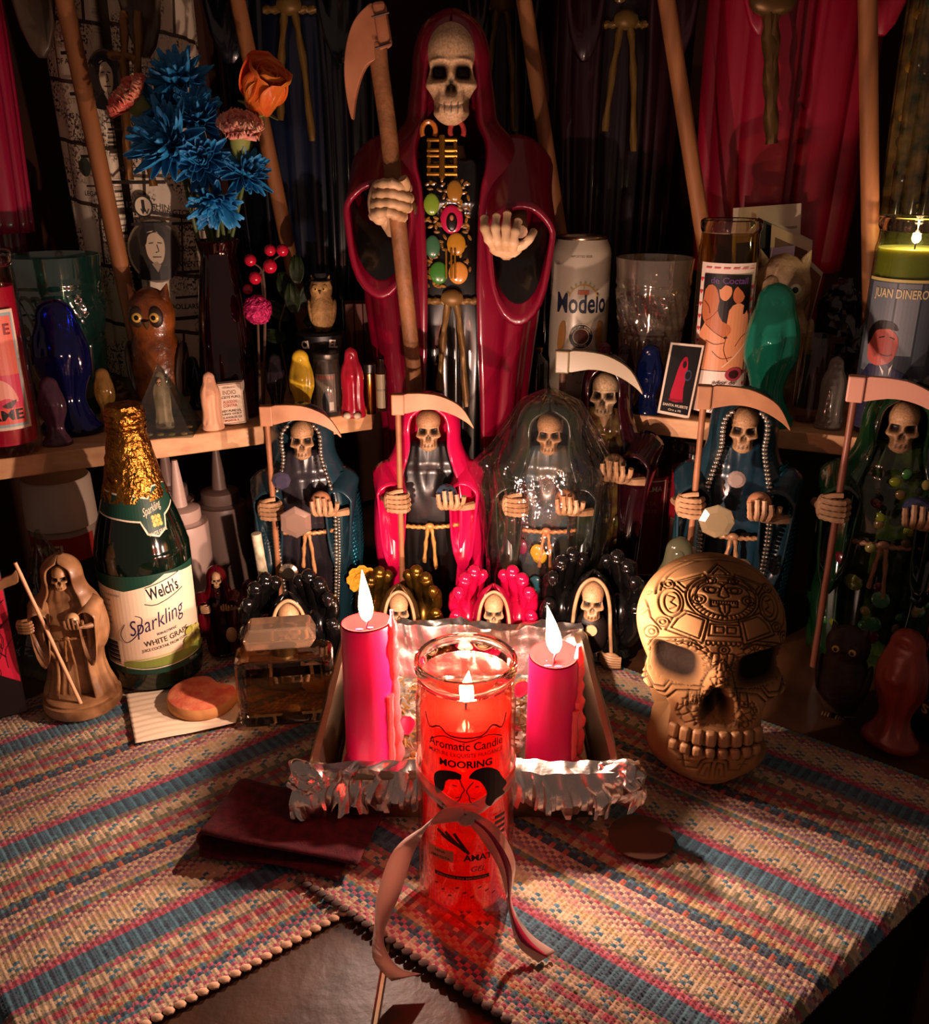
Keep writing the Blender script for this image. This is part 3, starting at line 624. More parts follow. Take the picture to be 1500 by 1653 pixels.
def liner(u, v):
    """one sheet: hangs over the front rim, runs down inside, across the floor, up the back and over"""
    k = np.clip((u * 60).astype(int), 0, 399); hang = .018 + .014 * fe[k] + .010 * (np.abs(u - .02) < .10) + .006 * np.sin(u * 9)
    prof = [(0, 0), (.11, 1), (.17, 2), (.30, 3), (.72, 4), (.84, 5), (.89, 6), (1, 7)]
    yy = [PF - .013, PF - .009, PF + .003, PF + .014, PB - .018, PB - .004, PB + .005, PB + .010]; zz = [-1, PHt + .004, PHt + .006, .003, .003, PHt + .006, PHt + .006, -2]
    pv = [p[0] for p in prof]; y = np.interp(v, pv, yy); z = np.interp(v, pv, [PHt - .012, PHt + .003, PHt + .0055, .004, .004, PHt + .004, PHt + .008, PHt - .002])
    z = np.where(v < .11, PHt + .003 - hang * (1 - v / .11), z); y = np.where(v < .11, PF - .009 - .010 * (1 - v / .11) * (.4 + fe[k + 60]), y)
    sp = np.interp(v, [0, .12, .17, .30, .72, .84, 1], [1.12, 1.09, 1.0, .86, .86, .98, 1.02]) * PW * (1 + .02 * np.sin(v * 40))
    x = (u * 2 - 1) * sp; edge = np.abs(u * 2 - 1) ** 8 * np.interp(v, [0, .2, .32, .7, .82, 1], [0, 0, 1, 1, 0, 0]); z = z + edge * (.016 + .012 * be[k])
    return x, y, z + .0012
FO = thing('foil_liner', 'crumpled aluminium foil lining the baking pan and hanging over its front rim', 'foil', (0, 0, PZ))
obj('foil_sheet', foil_sheet(liner, 220, 110, .0028, 2), foil_m, FO, edge=22)
# crumpled foil ears at the front corners
for s in (-1, 1):
    r2 = np.random.default_rng(20 + s)
    g = ball((s * (PW + .004), PF - .003, PHt - .004), (.019, .013, .013), 48, 34); V = g[0] + np.stack([ridged(g[0], 30 + q + s, ((25, .004), (60, .002), (140, .001))) for q in range(3)], -1)
    obj('foil_corner', (V, g[1]), foil_m, FO, edge=22)
waxp = mat('pink_wax', 'd80e66', .42, sss=1.0, sssr=(1, .25, .22), ss=.02, coat=.15, bump=(50, .05, .002))
waxt = mat('molten_wax', (.13, .0012, .0010), .8, spec=.05)
waxd = mat('pink_wax_drip', 'f25a5e', .4, sss=1.0, sssr=(1, .3, .3), ss=.012, bump=(200, .4, .002))
def pillar(label, px, D, R, topy, lean, fh, fw, seed):
    loc = on(px, D, PZ + .0095); H = ztop(loc, topy) - loc[2]; T = thing('pillar_candle', label, 'candle', loc); r = np.random.default_rng(seed)
    prof = [(R * .99, 0), (R * 1.01, .003), (R, H * .4), (R * .985, H * .8), (R * .99, H - .004), (R * .965, H - .0015), (R * .90, H - .002)]
    V, F = lathe(prof, 48, True, False); a = np.arctan2(V[:, 0], -V[:, 1]); V[:, 2] += .0022 * np.sin(a + seed) * (V[:, 2] > H * .85) ; V[:, :2] *= (1 + .012 * np.sin(3 * a + V[:, 2] * 60))[:, None]
    obj('wax_body', (V, F), waxp, T)
    V, F = lathe([(R * .965, H - .0022), (R * .95, H), (R * .87, H - .0006), (R * .72, H - .005), (R * .3, H - .009), (R * .04, H - .009)], 48, False); a = np.arctan2(V[:, 0], -V[:, 1]); V[:, 2] += .0022 * np.sin(a + seed); V[:, :2] *= (1 + .012 * np.sin(3 * a + V[:, 2] * 60))[:, None]
    obj('melt_pool', (V, F), waxt, T, label='molten peach-red wax rim')
    # wax run down the right side, rising as a curl above the rim
    z = np.linspace(.006, H + .012, 26); rad = .0042 + .0022 * np.abs(np.sin(np.arange(26) * .9)) + r.normal(0, .0007, 26); rad[-6:] *= np.linspace(.95, .35, 6)
    th = 1.35 + .10 * np.sin(z * 90) ; rr_ = R * (1.02 + .05 * np.sin(z * 55)); rr_[-5:] *= np.linspace(1, .93, 5)
    obj('wax_drip', tube(np.stack([rr_ * np.sin(th), -rr_ * np.cos(th), z], 1), rad, 9), waxd, T)
    for q, (zz, hh) in enumerate(((H * .55, .4), (H * .35, .3))):
        z2 = np.linspace(.01, zz, 12); th2 = 1.0 + .5 * q; obj('wax_drip', tube(np.stack([R * 1.0 * np.sin(th2 + 0 * z2), -R * np.cos(th2 + 0 * z2), z2], 1), .0028 + .0012 * np.abs(np.sin(np.arange(12))), 8), waxd, T)
    pet = [ball((R * .35 * math.cos(k * 1.3), R * .30 * math.sin(k * 1.3), H - .0092), (.004, .0012, .0008), 6, 4) for k in range(6)]
    obj('soot_bits', join(*pet), mat('melt_crimson', '8a0f3a', .5), T, kind='stuff')
    wick(T, (0, 0, H - .010), .014, (.003, 0)); flame(T, (.0004, 0, H + .000), fh, fw, lean, P_PILLAR, hotflame); return T
PL1 = pillar('taller pink pillar candle, burning on the left in the foil pan', 601, .690, .0218, 1003, (-.002, .0), .047, .0125, 1)
PL2 = pillar('shorter pink pillar candle with leaning flame, burning on the right in the foil pan', 888, .695, .0218, 1055, (-.008, .0), .046, .0135, 5)
# dried herbs and petals on the foil
r = np.random.default_rng(9); gs = []
for k in range(900):
    x, y = r.uniform(-.088, .088), r.uniform(PF + .03, PB - .03); a = r.uniform(0, PI); l, w = r.uniform(.002, .006), r.uniform(.0007, .0016); z = PZ + .0078 + r.uniform(0, .004)
    if min(np.hypot(x - PL1.location.x, y - PL1.location.y), np.hypot(x - PL2.location.x, y - PL2.location.y)) < .029: continue
    c, s_ = math.cos(a), math.sin(a); q = np.array([(-l, -w), (l, -w), (l, w), (-l, w)]) @ np.array([[c, s_], [-s_, c]]); V = np.array([(x + p[0], y + p[1], z + r.normal(0, .0008)) for p in q]); gs.append((V, [(0, 1, 2, 3)]))
obj('dried_herbs', join(*gs), mat('dried_herb', 'a8743a', .8, vary=('7a5a24', 90)), smooth=False, label='dried brown herbs scattered over the foil in the pan', cat='herbs', kind='stuff')
def petal_geo(L, Wd, cup, n=7, m=9, ruff=0, k=5, seed=0):
    def fn(u, v):
        w = Wd * np.sin(PI * np.clip(v * .85 + .08, 0, 1)) ** .7; x = (u - .5) * w; z = cup * (x * x / (Wd * Wd) * 3 + v * v * L / max(L, 1e-6)) * L * .5 + ruff * v ** 2 * np.sin((u * k + seed) * PI * 2); return x, v * L, z
    return grid(fn, n, m)
petm = mat('crimson_petal', 'c4123f', .5, sss=.3, ss=.004)
for k, (px, py) in enumerate(((655, 1186), (842, 1178), (700, 1160), (835, 1125))):
    p = atz(px, py, PZ + .012); obj('rose_petal', petal_geo(.020, .016, .5), petm, loc=p, rot=(.1, .1, k * 1.9), solid=.0004, label='crimson dried petal on the foil ' + ('beside the taller pink pillar', 'beside the shorter pink pillar', 'behind the red jar, nearer the taller pillar', 'behind the red jar, nearer the shorter pillar')[k], cat='petal')
# small brown paper tag under the pan's right front corner
tg = atz(1035, 1352, .0095)
obj('paper_disc', lathe([(.026, 0), (.026, .0012)], 36), mat('tan_card', '4a2c1c', .7), loc=tg, smooth=False, label='round tan card peeking out from under the foil at the pan corner', cat='card')

# ---------------------------------------------------------------- folded red felt beside the pan
felt = mat('red_felt', '560c18', .95, bump=(700, .6, .0008), vary=('3a0810', 160))
def felt_fn(u, v):
    # a sheet folded back over itself: u runs bottom layer -> loop -> top layer
    s = u * .26; Lb = .11; R = .009; a = np.clip((s - Lb) / R, 0, PI); bot = np.minimum(s, Lb); top = np.maximum(s - Lb - PI * R, 0)
    w = -(bot) + top - R * np.sin(a); z = .0025 + R * (1 - np.cos(a)) - top * .055 * 1.6; z = np.maximum(z, .0025 + (u > .5) * .004)
    y = (v - .5) * .085 * (1 - .18 * (u > .45)) + .004 * np.sin(u * 8)
    return w + .11, y, z + .0008 * np.sin(v * 17 + u * 11)
fp = atz(372, 1300, MATZ)
obj('felt_cloth', grid(felt_fn, 60, 16), felt, loc=(fp[0] + .006, fp[1] - .022, MATZ), rot=(0, 0, math.radians(-14)), solid=.0022, label='dark red felt cloth folded over, tucked under the front of the pan', cat='cloth', edge=0)

# ---------------------------------------------------------------- paper napkin and heart cookie
nap = [atz(203, 1120, .0075)[:2], atz(218, 1199, .0075)[:2], atz(381, 1168, .0075)[:2], atz(404, 1098, .0075)[:2]]
def nap_fn(u, v):
    a, b, c, d = nap; P = (a * (1 - u)[..., None] + d * u[..., None]) * (1 - v)[..., None] + (b * (1 - u)[..., None] + c * u[..., None]) * v[..., None]
    return P[..., 0], P[..., 1], .0072 + .0009 * np.sin(v * 60 + 3 * np.sin(u * 5)) * .35 + .0015 * np.exp(-((u - 1) ** 2 + (v - .95) ** 2) * 30)
obj('paper_napkin', grid(nap_fn, 40, 60), mat('paper_towel', 'd9c3a6', .9, bump=(500, .3, .0005)), solid=.0006, label='cream embossed paper towel under the pink heart cookie', cat='napkin', edge=0)
cp = atz(328, 1134, .0085); cw = .044
an = np.linspace(0, 2 * PI, 48, endpoint=False); hx = np.sin(an) * (1.0); hy = np.cos(an) * .98 - .30 * np.exp(-(an / .42) ** 2) - .30 * np.exp(-((an - 2 * PI) / .42) ** 2) ; hy = np.where(hy < -.4, hy * 1.03, hy)
CK = thing('cookie', 'pink sugared heart-shaped cookie on the paper towel', 'cookie', cp, math.radians(-32))
rings = [np.stack([hx * cw * .80 * k, hy * cw * .76 * k, np.full(48, z)], 1) for k, z in ((.95, 0), (1.0, .003), (1.0, .008), (.96, .0115), (.88, .0125), (.5, .013), (.05, .013))]
obj('biscuit', loft(rings), mat('shortbread', 'b87e48', .8, bump=(150, .2, .001)), CK)
obj('sugar_top', loft([np.stack([hx * cw * .80 * k, hy * cw * .76 * k, np.full(48, z)], 1) for k, z in ((.955, .0118), (.86, .0134), (.4, .0139), (.05, .0139))], True, False), mat('pink_sugar', 'b0402e', .85, vary=('c4744e', 70), bump=(420, .7, .0008)), CK)
# ---------------------------------------------------------------- carved sugar-skull style ornament with an Aztec sun
def aztec_skull():
    S = 333.0; nu, nv = 520, 400
    P, F, wash_shade, d = skull_pts(nu, nv, ex=.165, ez=.10, er=(.100, .086), nz_=-.035, tz=-.215, tw=.20, face=(.285, .245, .30), jaw=(.275, .235, .215), sockd=.125, sp_=3, teeth=13, hol=(.265, -.19, .060, .12, .20), cran=.335, holw=.6)
    x, y, z = P[..., 0] * 1.07, P[..., 1], P[..., 2]; al = math.radians(27); w = z * math.cos(al) + y * math.sin(al)
    qx, qy = 1148 + x * S * 1.05, 1.162 * (1092 - w * S) - 191.8; front = y < .30; g = np.zeros_like(x)
    idx = np.where(front.ravel())[0]; X, Y = qx.ravel()[idx], qy.ravel()[idx]; G = np.zeros(len(idx))
    def seg(a, b, wd):
        a, b = np.array(a, float), np.array(b, float); dd = b - a; L2 = dd @ dd + 1e-9; m = (X > min(a[0], b[0]) - 5) & (X < max(a[0], b[0]) + 5) & (Y > min(a[1], b[1]) - 5) & (Y < max(a[1], b[1]) + 5)
        if not m.any(): return
        t = np.clip(((X[m] - a[0]) * dd[0] + (Y[m] - a[1]) * dd[1]) / L2, 0, 1); ds = np.hypot(X[m] - a[0] - t * dd[0], Y[m] - a[1] - t * dd[1]); G[m] = np.maximum(G[m], np.exp(-(ds / wd) ** 2))
    def pl(pts, wd=1.25, closed=False, mirror=False):
        p = list(pts) + ([pts[0]] if closed else [])
        for a, b in zip(p, p[1:]): seg(a, b, wd)
        if mirror: pl([(2 * 1148 - a, b) for a, b in pts], wd, closed)
    def ell(cx, cy, rx, ry, wd=1.25, a0=0, a1=2 * PI, mirror=False, n=36):
        pl([(cx + rx * math.cos(a0 + (a1 - a0) * k / n), cy + ry * math.sin(a0 + (a1 - a0) * k / n)) for k in range(n + 1)], wd, False, mirror)
    C = (1150, 968)
    for rx, ry in ((55, 41), (50, 37)): ell(*C, rx, ry)
    ell(*C, 39, 29, 1.1, -.2, PI + .2); ell(C[0], C[1] - 2, 41, 26, 1.1, PI, 2 * PI)
    for k in range(20): a = .15 + k * (PI - .3) / 19; pl([(C[0] + 40 * math.cos(a), C[1] + 30 * math.sin(a)), (C[0] + 49 * math.cos(a), C[1] + 36 * math.sin(a))], 1.0)
    ell(C[0] - 17, C[1] - 14, 12, 6, mirror=False); ell(C[0] + 17, C[1] - 14, 12, 6); ell(C[0] - 17, C[1] - 14, 6, 4, 1.6); ell(C[0] + 17, C[1] - 14, 6, 4, 1.6)
    ell(C[0] - 17, C[1] - 15, 20, 12, 1.1, PI, 2 * PI); ell(C[0] + 17, C[1] - 15, 20, 12, 1.1, PI, 2 * PI)
    pl([(C[0] - 4, C[1] - 14), (C[0] - 8, C[1] - 3), (C[0], C[1]), (C[0] + 8, C[1] - 3), (C[0] + 4, C[1] - 14)])
    pl([(C[0] - 20, C[1] + 4), (C[0] + 20, C[1] + 4), (C[0] + 20, C[1] + 14), (C[0] + 9, C[1] + 14), (C[0] + 9, C[1] + 10), (C[0] - 9, C[1] + 10), (C[0] - 9, C[1] + 14), (C[0] - 20, C[1] + 14)], 1.5, True)
    for k in range(-4, 5): pl([(C[0] + 4 * k, C[1] + 4), (C[0] + 4 * k, C[1] + 9)], .9)
    pl([(C[0] - 8, C[1] + 11), (C[0] - 7, C[1] + 22), (C[0], C[1] + 31), (C[0] + 7, C[1] + 22), (C[0] + 8, C[1] + 11)], 1.4); pl([(C[0], C[1] + 13), (C[0], C[1] + 24)], .9)
    for sx in (-37, 37): ell(C[0] + sx, C[1] + 3, 10, 8); ell(C[0] + sx, C[1] + 3, 5, 4)
    for sx in (-17, 17): ell(C[0] + sx, C[1] - 30, 8, 6); ell(C[0] + sx, C[1] - 30, 4, 3)
    # panels around the disc
    pl([(1076, 1003), (1092, 990), (1126, 1003), (1118, 1044), (1066, 1025)], 1.5, True, True); pl([(1083, 1006), (1095, 996), (1120, 1006), (1113, 1037), (1074, 1021)], 1.1, True, True)
    pl([(1078, 942), (1124, 926), (1130, 936), (1092, 960)], 1.5, True, True); pl([(1086, 943), (1120, 931), (1095, 953)], 1.1, True, True)
    pl([(1132, 925), (1148, 908), (1164, 925)], 1.4); pl([(1138, 926), (1148, 916), (1158, 926)], 1.2)
    pl([(1076, 912), (1148, 878), (1220, 912)], 1.4); pl([(1080, 905), (1148, 900), (1216, 905)], 1.3)
    ell(*C, 96, 74, 1.5, PI * 1.02, PI * 1.98); ell(*C, 90, 68, 1.2, PI * 1.05, PI * 1.95)
    ell(1074, 978, 17, 25, 1.4, mirror=True); ell(1076, 978, 11, 18, 1.0, mirror=True)
    pl([(1070, 966), (1080, 970), (1074, 978), (1082, 984), (1072, 990)], 1.0, False, True); ell(1072, 946, 9, 8, mirror=True); ell(1072, 946, 4, 4, mirror=True)
    ell(1062, 1012, 9, 8, mirror=True); ell(1062, 1012, 4, 4, mirror=True); ell(1047, 1030, 9, 11, mirror=True); ell(1047, 1030, 4, 5, mirror=True)
    for sx in (-15, 3): pl([(C[0] + sx, 1016), (C[0] + sx + 13, 1016), (C[0] + sx + 13, 1026), (C[0] + sx, 1026)], 1.2, True)
    pl([(1128, 1012), (1172, 1012), (1174, 1031), (1126, 1031)], 1.3, True); pl([(1122, 1040), (1178, 1040)], 1.2)
    for k in range(7): ell(1126 + 7.4 * k, 1042, 3.6, 5, 1.0, 0, PI, n=8)
    ell(1149, 1054, 8, 7); ell(1149, 1054, 3, 3)
    # side scrolls
    for cx, cy, rr in ((1030, 985, 16), (1026, 1030, 14), (1042, 955, 10), (1036, 1060, 10)):
        for q in (1, .62, .3): ell(cx, cy, rr * q * .8, rr * q, 1.2, .4, 5.6, mirror=True)
    pl([(1018, 1000), (1028, 1012), (1022, 1045), (1034, 1080)], 1.3, False, True); pl([(1050, 935), (1040, 970), (1046, 1005), (1060, 1025)], 1.3, False, True)
    # frames round the sockets, stepped cheek fret, nose ridge
    for o, wd in ((0, 1.5), (6, 1.2)): pl([(1040 - o, 1110), (1044 - o, 1072), (1058 - o, 1046 - o), (1100, 1042 - o), (1118, 1052)], wd, False, True)
    fret = [(1020, 1086), (1032, 1108), (1042, 1100), (1052, 1122), (1068, 1124), (1078, 1110), (1124, 1110)]; pl(fret, 1.8, False, True); pl([(a + 1, b + 9) for a, b in fret], 1.8, False, True); pl([(1024, 1116), (1040, 1138), (1072, 1142), (1086, 1128), (1118, 1126)], 1.6, False, True)
    pl([(1146, 1070), (1130, 1092), (1122, 1118), (1116, 1148)], 1.6, False, True); pl([(1132, 1060), (1142, 1060), (1142, 1084), (1132, 1080)], 1.3, True, True)
    pl([(1104, 1126), (1116, 1126), (1114, 1150), (1102, 1150)], 1.4, True, True)
    # chin spirals and jaw lines
    pl([(a, b + 24) for a, b in ((1098, 1208), (1106, 1236), (1124, 1236), (1128, 1220), (1140, 1212), (1156, 1212), (1168, 1220), (1172, 1236), (1190, 1236), (1198, 1208))], 1.8); pl([(1116, 1282), (1180, 1282)], 1.2); pl([(1060, 1190), (1080, 1226), (1098, 1240)], 1.6, False, True)
    pl([(1144, 1276), (1144, 1246), (1134, 1248), (1127, 1274), (1137, 1274), (1139, 1258)], 1.4, False, True)
    for k in range(5): pl([(1048 + 12 * k, 1160 + 22 * k), (1062 + 12 * k, 1168 + 20 * k)], 1.3, False, True)
    # mosaic of small set stones
    r = np.random.default_rng(3); reg = ((np.hypot((X - 1148) / 62, (Y - 1158) / 36) < 1) | (np.hypot((np.abs(X - 1148) - 58) / 46, (Y - 1078) / 40) < 1) | (np.hypot((X - 1148) / 16, (Y - 1100) / 34) < 1)) & (Y < 1184) & (Y > 1040)
    pts = np.stack([r.uniform(1010, 1290, 620), r.uniform(1030, 1200, 620)], 1); ii = np.where(reg)[0]
    for c in range(0, len(ii), 4000):
        q = ii[c:c + 4000]; D = np.sort(np.hypot(X[q][:, None] - pts[:, 0], Y[q][:, None] - pts[:, 1]), 1); e = np.exp(-((D[:, 1] - D[:, 0]) / 1.4) ** 2) * .8; G[q] = np.maximum(G[q], e)
    g.ravel()[idx] = G; g *= np.clip((-d[..., 1] * math.cos(al) + d[..., 2] * math.sin(al) - .18) / .22, 0, 1); sock = wash_shade > .5; g = np.where(wash_shade > .45, g * .12, g)
    P = P - d * (g * .011)[..., None]; wash_shade = np.maximum(np.where(sock, wash_shade * .985, wash_shade), g * .9)  # socket shade goes into the colour beside the groove pigment
    V = P.reshape(-1, 3); V[:, 0] *= 1.07; return V, F, wash_shade.ravel()
V, F, w = aztec_skull()
hs = .191; ks = hs / .172; V = V * hs; V[:, 2] -= V[:, 2].min()
azm = mat('carved_bone_resin', '94704a', .85, spec=.08, attr='wash_shade', vary=('7c5836', 18), bump=(220, .12, .0004))
sp = atz(1142, 1246, MATZ)
SKL = thing('carved_skull', 'large bone-coloured skull carved with an Aztec sun face, beside the foil pan', 'skull', (sp[0], sp[1] + .032, MATZ), math.radians(-6))
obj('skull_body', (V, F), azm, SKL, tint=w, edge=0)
# separate teeth, upper row proud of lower
def teeth(n, z, h, rad, yc, arc, seed, wd):
    for k in range(n):
        a = (k - (n - 1) / 2) * arc / n; m_ = (np.abs(V[:, 2] - z) < .002) & (V[:, 1] < 0); ang = np.arctan2(V[m_, 0], -V[m_, 1] - .02); rd = np.hypot(V[m_, 0], V[m_, 1] + .02); q = rd[np.abs(ang - a) < .12]
        R_ = (q.max() if len(q) else .035) - .0002; x, y = R_ * math.sin(a), -.02 - R_ * math.cos(a)
        g = box(-wd * .47, -.0034 * ks, -h * .5, wd * .47, .004, h * .5); obj('tooth', g, mat('tooth_ivory', '98724a', .5, vary=('7c5632', 60)), SKL, loc=(x, y, z), rot=(-.10, 0, a), bevel=.0026)
zc = (.5 - .205) * hs
teeth(8, zc + .0058 * ks, .0122 * ks, .036, -.0205, 1.55, 0, .0088 * ks); teeth(8, zc - .0052 * ks, .0085 * ks, .0335, -.0195, 1.45, 1, .0078 * ks)

# ---------------------------------------------------------------- perfume bottle
pp = atz(466, 1152, MATZ); pglass = mat('perfume_glass', 'f2e6d6', .02, trans=1, ior=1.48)
PB_ = thing('perfume_bottle', 'square clear glass perfume bottle with a faceted stopper, beside the cookie', 'bottle', pp, math.radians(8))
w2 = .0465
obj('glass_body', slab([(-w2 + .007, -.022), (w2 - .007, -.022), (w2, -.015), (w2, .015), (w2 - .007, .022), (-w2 + .007, .022), (-w2, .015), (-w2, -.015)], 0, .070), pglass, PB_, smooth=False, bevel=.006)
obj('perfume', slab([(-w2 + .011, -.015), (w2 - .011, -.015), (w2 - .008, .012), (-w2 + .008, .012)], .012, .044), clear('perfume_liquid', 'e6c89a', body=.06, bodycol='caa070', ior=1.33), PB_, smooth=False, bevel=.003)
obj('neck_ring', lathe([(.013, .070), (.013, .079), (.010, .079)], 24), mat('brass_ring', '7a5c34', .3, metal=1), PB_)
obj('stopper', prism([(-.034, .079), (.026, .079), (.032, .088), (.026, .101), (-.030, .101), (-.036, .090)], -.014, .014), mat('stopper_glass', 'a88a70', .05, trans=.85, ior=1.5), PB_, smooth=False, bevel=.002)

# ---------------------------------------------------------------- sparkling juice bottle
bp = atz(252, 1092, MATZ); bp = np.array([bp[0], bp[1] + .010, .0095]); BR = .0465
BH = ztop(bp, 657) - MATZ
BT = thing('juice_bottle', 'dark green sparkling grape juice bottle with gold foil neck', 'bottle', bp, math.radians(17)); k = BH / .30
bprof = [(.036, 0), (.0445, .003), (BR, .010), (BR, .135 * k), (.0450, .155 * k), (.0405, .175 * k), (.0335, .198 * k), (.0275, .220 * k), (.0230, .242 * k), (.0195, .262 * k)]
bottle_g = mat('dark_green_glass', '04120a', .06, spec=.7, coat=.6)
sprof = profz(bprof, 4); obj('glass_body', lathe(sprof, 48), bottle_g, BT)
def br(z): q = np.array(sprof); return float(np.interp(z, q[:, 1], q[:, 0]))
gold = mat('gold_foil', 'b98238', .30, metal=1, bump=(170, 1.0, .004), vary=('8a5a24', 60))
zf = .206 * k; neck = [(br(z) + .0007, z) for z in np.linspace(zf, .258 * k, 10)] + [(.0195, .266 * k), (.0178, .272 * k)]
for q in range(4): neck += [(.0186, (.274 + q * .0052) * k), (.0192, (.2762 + q * .0052) * k), (.0180, (.2785 + q * .0052) * k)]
neck += [(.0175, .2965 * k), (.0165, .2995 * k), (.008, .3 * k)]
Vn, Fn = lathe(neck, 48); rn = np.random.default_rng(2).normal(0, .00035, Vn.shape); obj('gold_foil_cap', (Vn + rn, Fn), gold, BT)
def bot_map(x, z, o): R = br(z) + .0004 + o; t = x / BR; return R * math.sin(t), -R * math.cos(t), z
dg, crm, blk = ink('123a2c'), ink('e4cdb0'), ink('141018')
A = Art(); z0, z1 = .030 * k, .122 * k
A.rect(-.058, z0 - .008, .062, z1 + .012, dg)
A.poly([(-.056, z0), (.060, z0 - .001), (.060, z1 + .004), (.020, z1 + .010), (.006, z1 + .002), (-.020, z1 - .004), (-.056, z1 + .0)], crm)
A.poly([(.000, z1 - .016), (.036, z1 - .006), (.037, z1 + .008), (.000, z1 - .001)], ink('f0dcc4')).line([(.000, z1 - .001), (.036, z1 + .008)], .001, dg).line([(-.002, z1 - .018), (.010, z1 - .020), (.038, z1 - .010)], .001, dg, 3)
A.text('Welch\'s', .018, z1 - .0125, .0125, blk, .032, rot=.16, bold=.02)
pu = ink('2a1d4a'); A.text('Sparkling', .008, z1 - .045, .016, pu, .056, shear=.35, rot=.28, bold=-.005).line([(-.024, z1 - .040), (-.030, z1 - .052), (-.024, z1 - .060), (-.012, z1 - .050), (-.006, z1 - .034), (-.012, z1 - .030)], .0008, pu, 4)
A.text('NON-ALCOHOLIC', .016, z1 - .052, .0026, pu, .02, rot=.15).text('WHITE GRAPE', .016, z1 - .0615, .0058, ink('3a3226'), .046, rot=.14).text('JUICE COCKTAIL FROM CONC', .014, z1 - .0685, .0030, ink('4a4234'), .048, rot=.13)
for q in range(6): A.text(('L4 B 05-15-22', 'STORE AT ROOM', 'TEMP. REFRIGERATE', 'AFTER OPENING', 'CONTENTS UNDER', 'PRESSURE')[q], -.046 + (.012 if q == 0 else 0), z1 - .010 - .0062 * q, .0022, ink('6a5a48'), .017)
A.rect(-.054, z0 + .001, -.030, z0 + .030, ink('f2e2c8'))
for q in range(15): A.rect(-.052, z0 + .003 + q * .0017, -.034, z0 + .0038 + q * .0017 + .0005 * (q % 3), blk)
A.poly([(-.028, z0 + .006), (.0, z0 + .010), (.03, z0 + .012), (.058, z0 + .010), (.058, z0 + .002), (-.02, z0 + .001)], ink('7c8a3c'), 4).line([(-.028, z0 + .008), (.0, z0 + .012), (.03, z0 + .014)], .0012, ink('b8b060'), 3).rect(-.028, z0 - .006, .060, z0 + .001, dg).line([(-.028, z0 + .001), (0, z0 - .0005), (.05, z0 + .002)], .001, crm, 3)
for q in range(14): rq = np.random.default_rng(q); A.ell(.032 + rq.uniform(0, .022), z0 + .010 + rq.uniform(0, .020), .0042, .0042, ink(('a8a848', 'c4bc62', '8f9038')[q % 3]), 14)
A.text('750 mL', .040, z0 - .003, .0026, crm)
A.build('paper_label', BT, bot_map, .004)
A = Art(); zn = .200 * k
A.poly([(-.060, zn - .006), (-.02, zn - .009), (.004, zn - .012), (.010, zn - .024), (.022, zn - .028), (.033, zn - .022), (.038, zn - .010), (.062, zn - .002), (.062, zn + .020), (.030, zn + .020), (.020, zn + .010), (.0, zn + .014), (-.060, zn + .018)], crm)
A.poly([(-.060, zn - .0045), (-.02, zn - .0075), (.005, zn - .0105), (.0115, zn - .0225), (.022, zn - .0263), (.0318, zn - .0208), (.0365, zn - .0085), (.062, zn - .0005), (.062, zn + .0185), (.0305, zn + .0185), (.020, zn + .0082), (.0, zn + .0122), (-.060, zn + .0165)], dg)
A.text('Sparkling', .022, zn - .004, .0075, crm, .027, shear=.35, rot=.22, bold=-.003)
for q in range(9): A.ell(.020 + .004 * (q % 3), zn - .009 - .0034 * (q // 3), .0022, .0022, ink(('d9b45a', 'c49a3c')[q % 2]), 12)
A.text('WHITE GRAPE', .0225, zn - .0245, .0032, crm, .022, rot=.12)
A.build('neck_label', BT, bot_map, .004)

# ---------------------------------------------------------------- tan resin reaper with walking scythe
tanr = mat('tan_resin', 'a87c54', .45, vary=('6a4628', 45), bump=(60, .25, .002), coat=.1)
tp = atz(136, 1134, MATZ); TH = ztop(tp, 893) - MATZ - .012
TB = [(-.20, .985), (-.23, .955), (-.29, .93), (-.35, .88), (-.42, .80), (-.445, .75), (-.40, .79), (-.33, .845), (-.27, .875), (-.20, .905)]
tprof = [(0, .22), (.06, .21), (.15, .18), (.25, .165), (.33, .175), (.40, .215), (.5, .225), (.62, .21), (.70, .18), (.76, .14), (.82, .122), (.88, .118), (.93, .105), (.97, .07), (1, .012)]
TS = figure('reaper_figurine', 'tan resin hooded skeleton figurine with scythe, left of the juice bottle', tp, TH, tanr, tanr, rot=math.radians(8), cat='figurine', prof=tprof, skm=mat('tan_skull', 'a57a50', .45, attr='wash_shade'), bonem=tanr, globe=mat('tan_globe', 'c49a6c', .35), belt='8a6038', blade=TB, sx=-.20, stafftilt=(-.24, 0), staffm=mat('staff_pale', 'd9a57c', .5), bladem=tanr, nf=9, fold=.10)
for o in list(TS.children): o.location.z += .012
obj('round_base', lathe([(.23 * TH, 0), (.245 * TH, .003), (.245 * TH, .012), (.22 * TH, .013)], 40), tanr, TS)
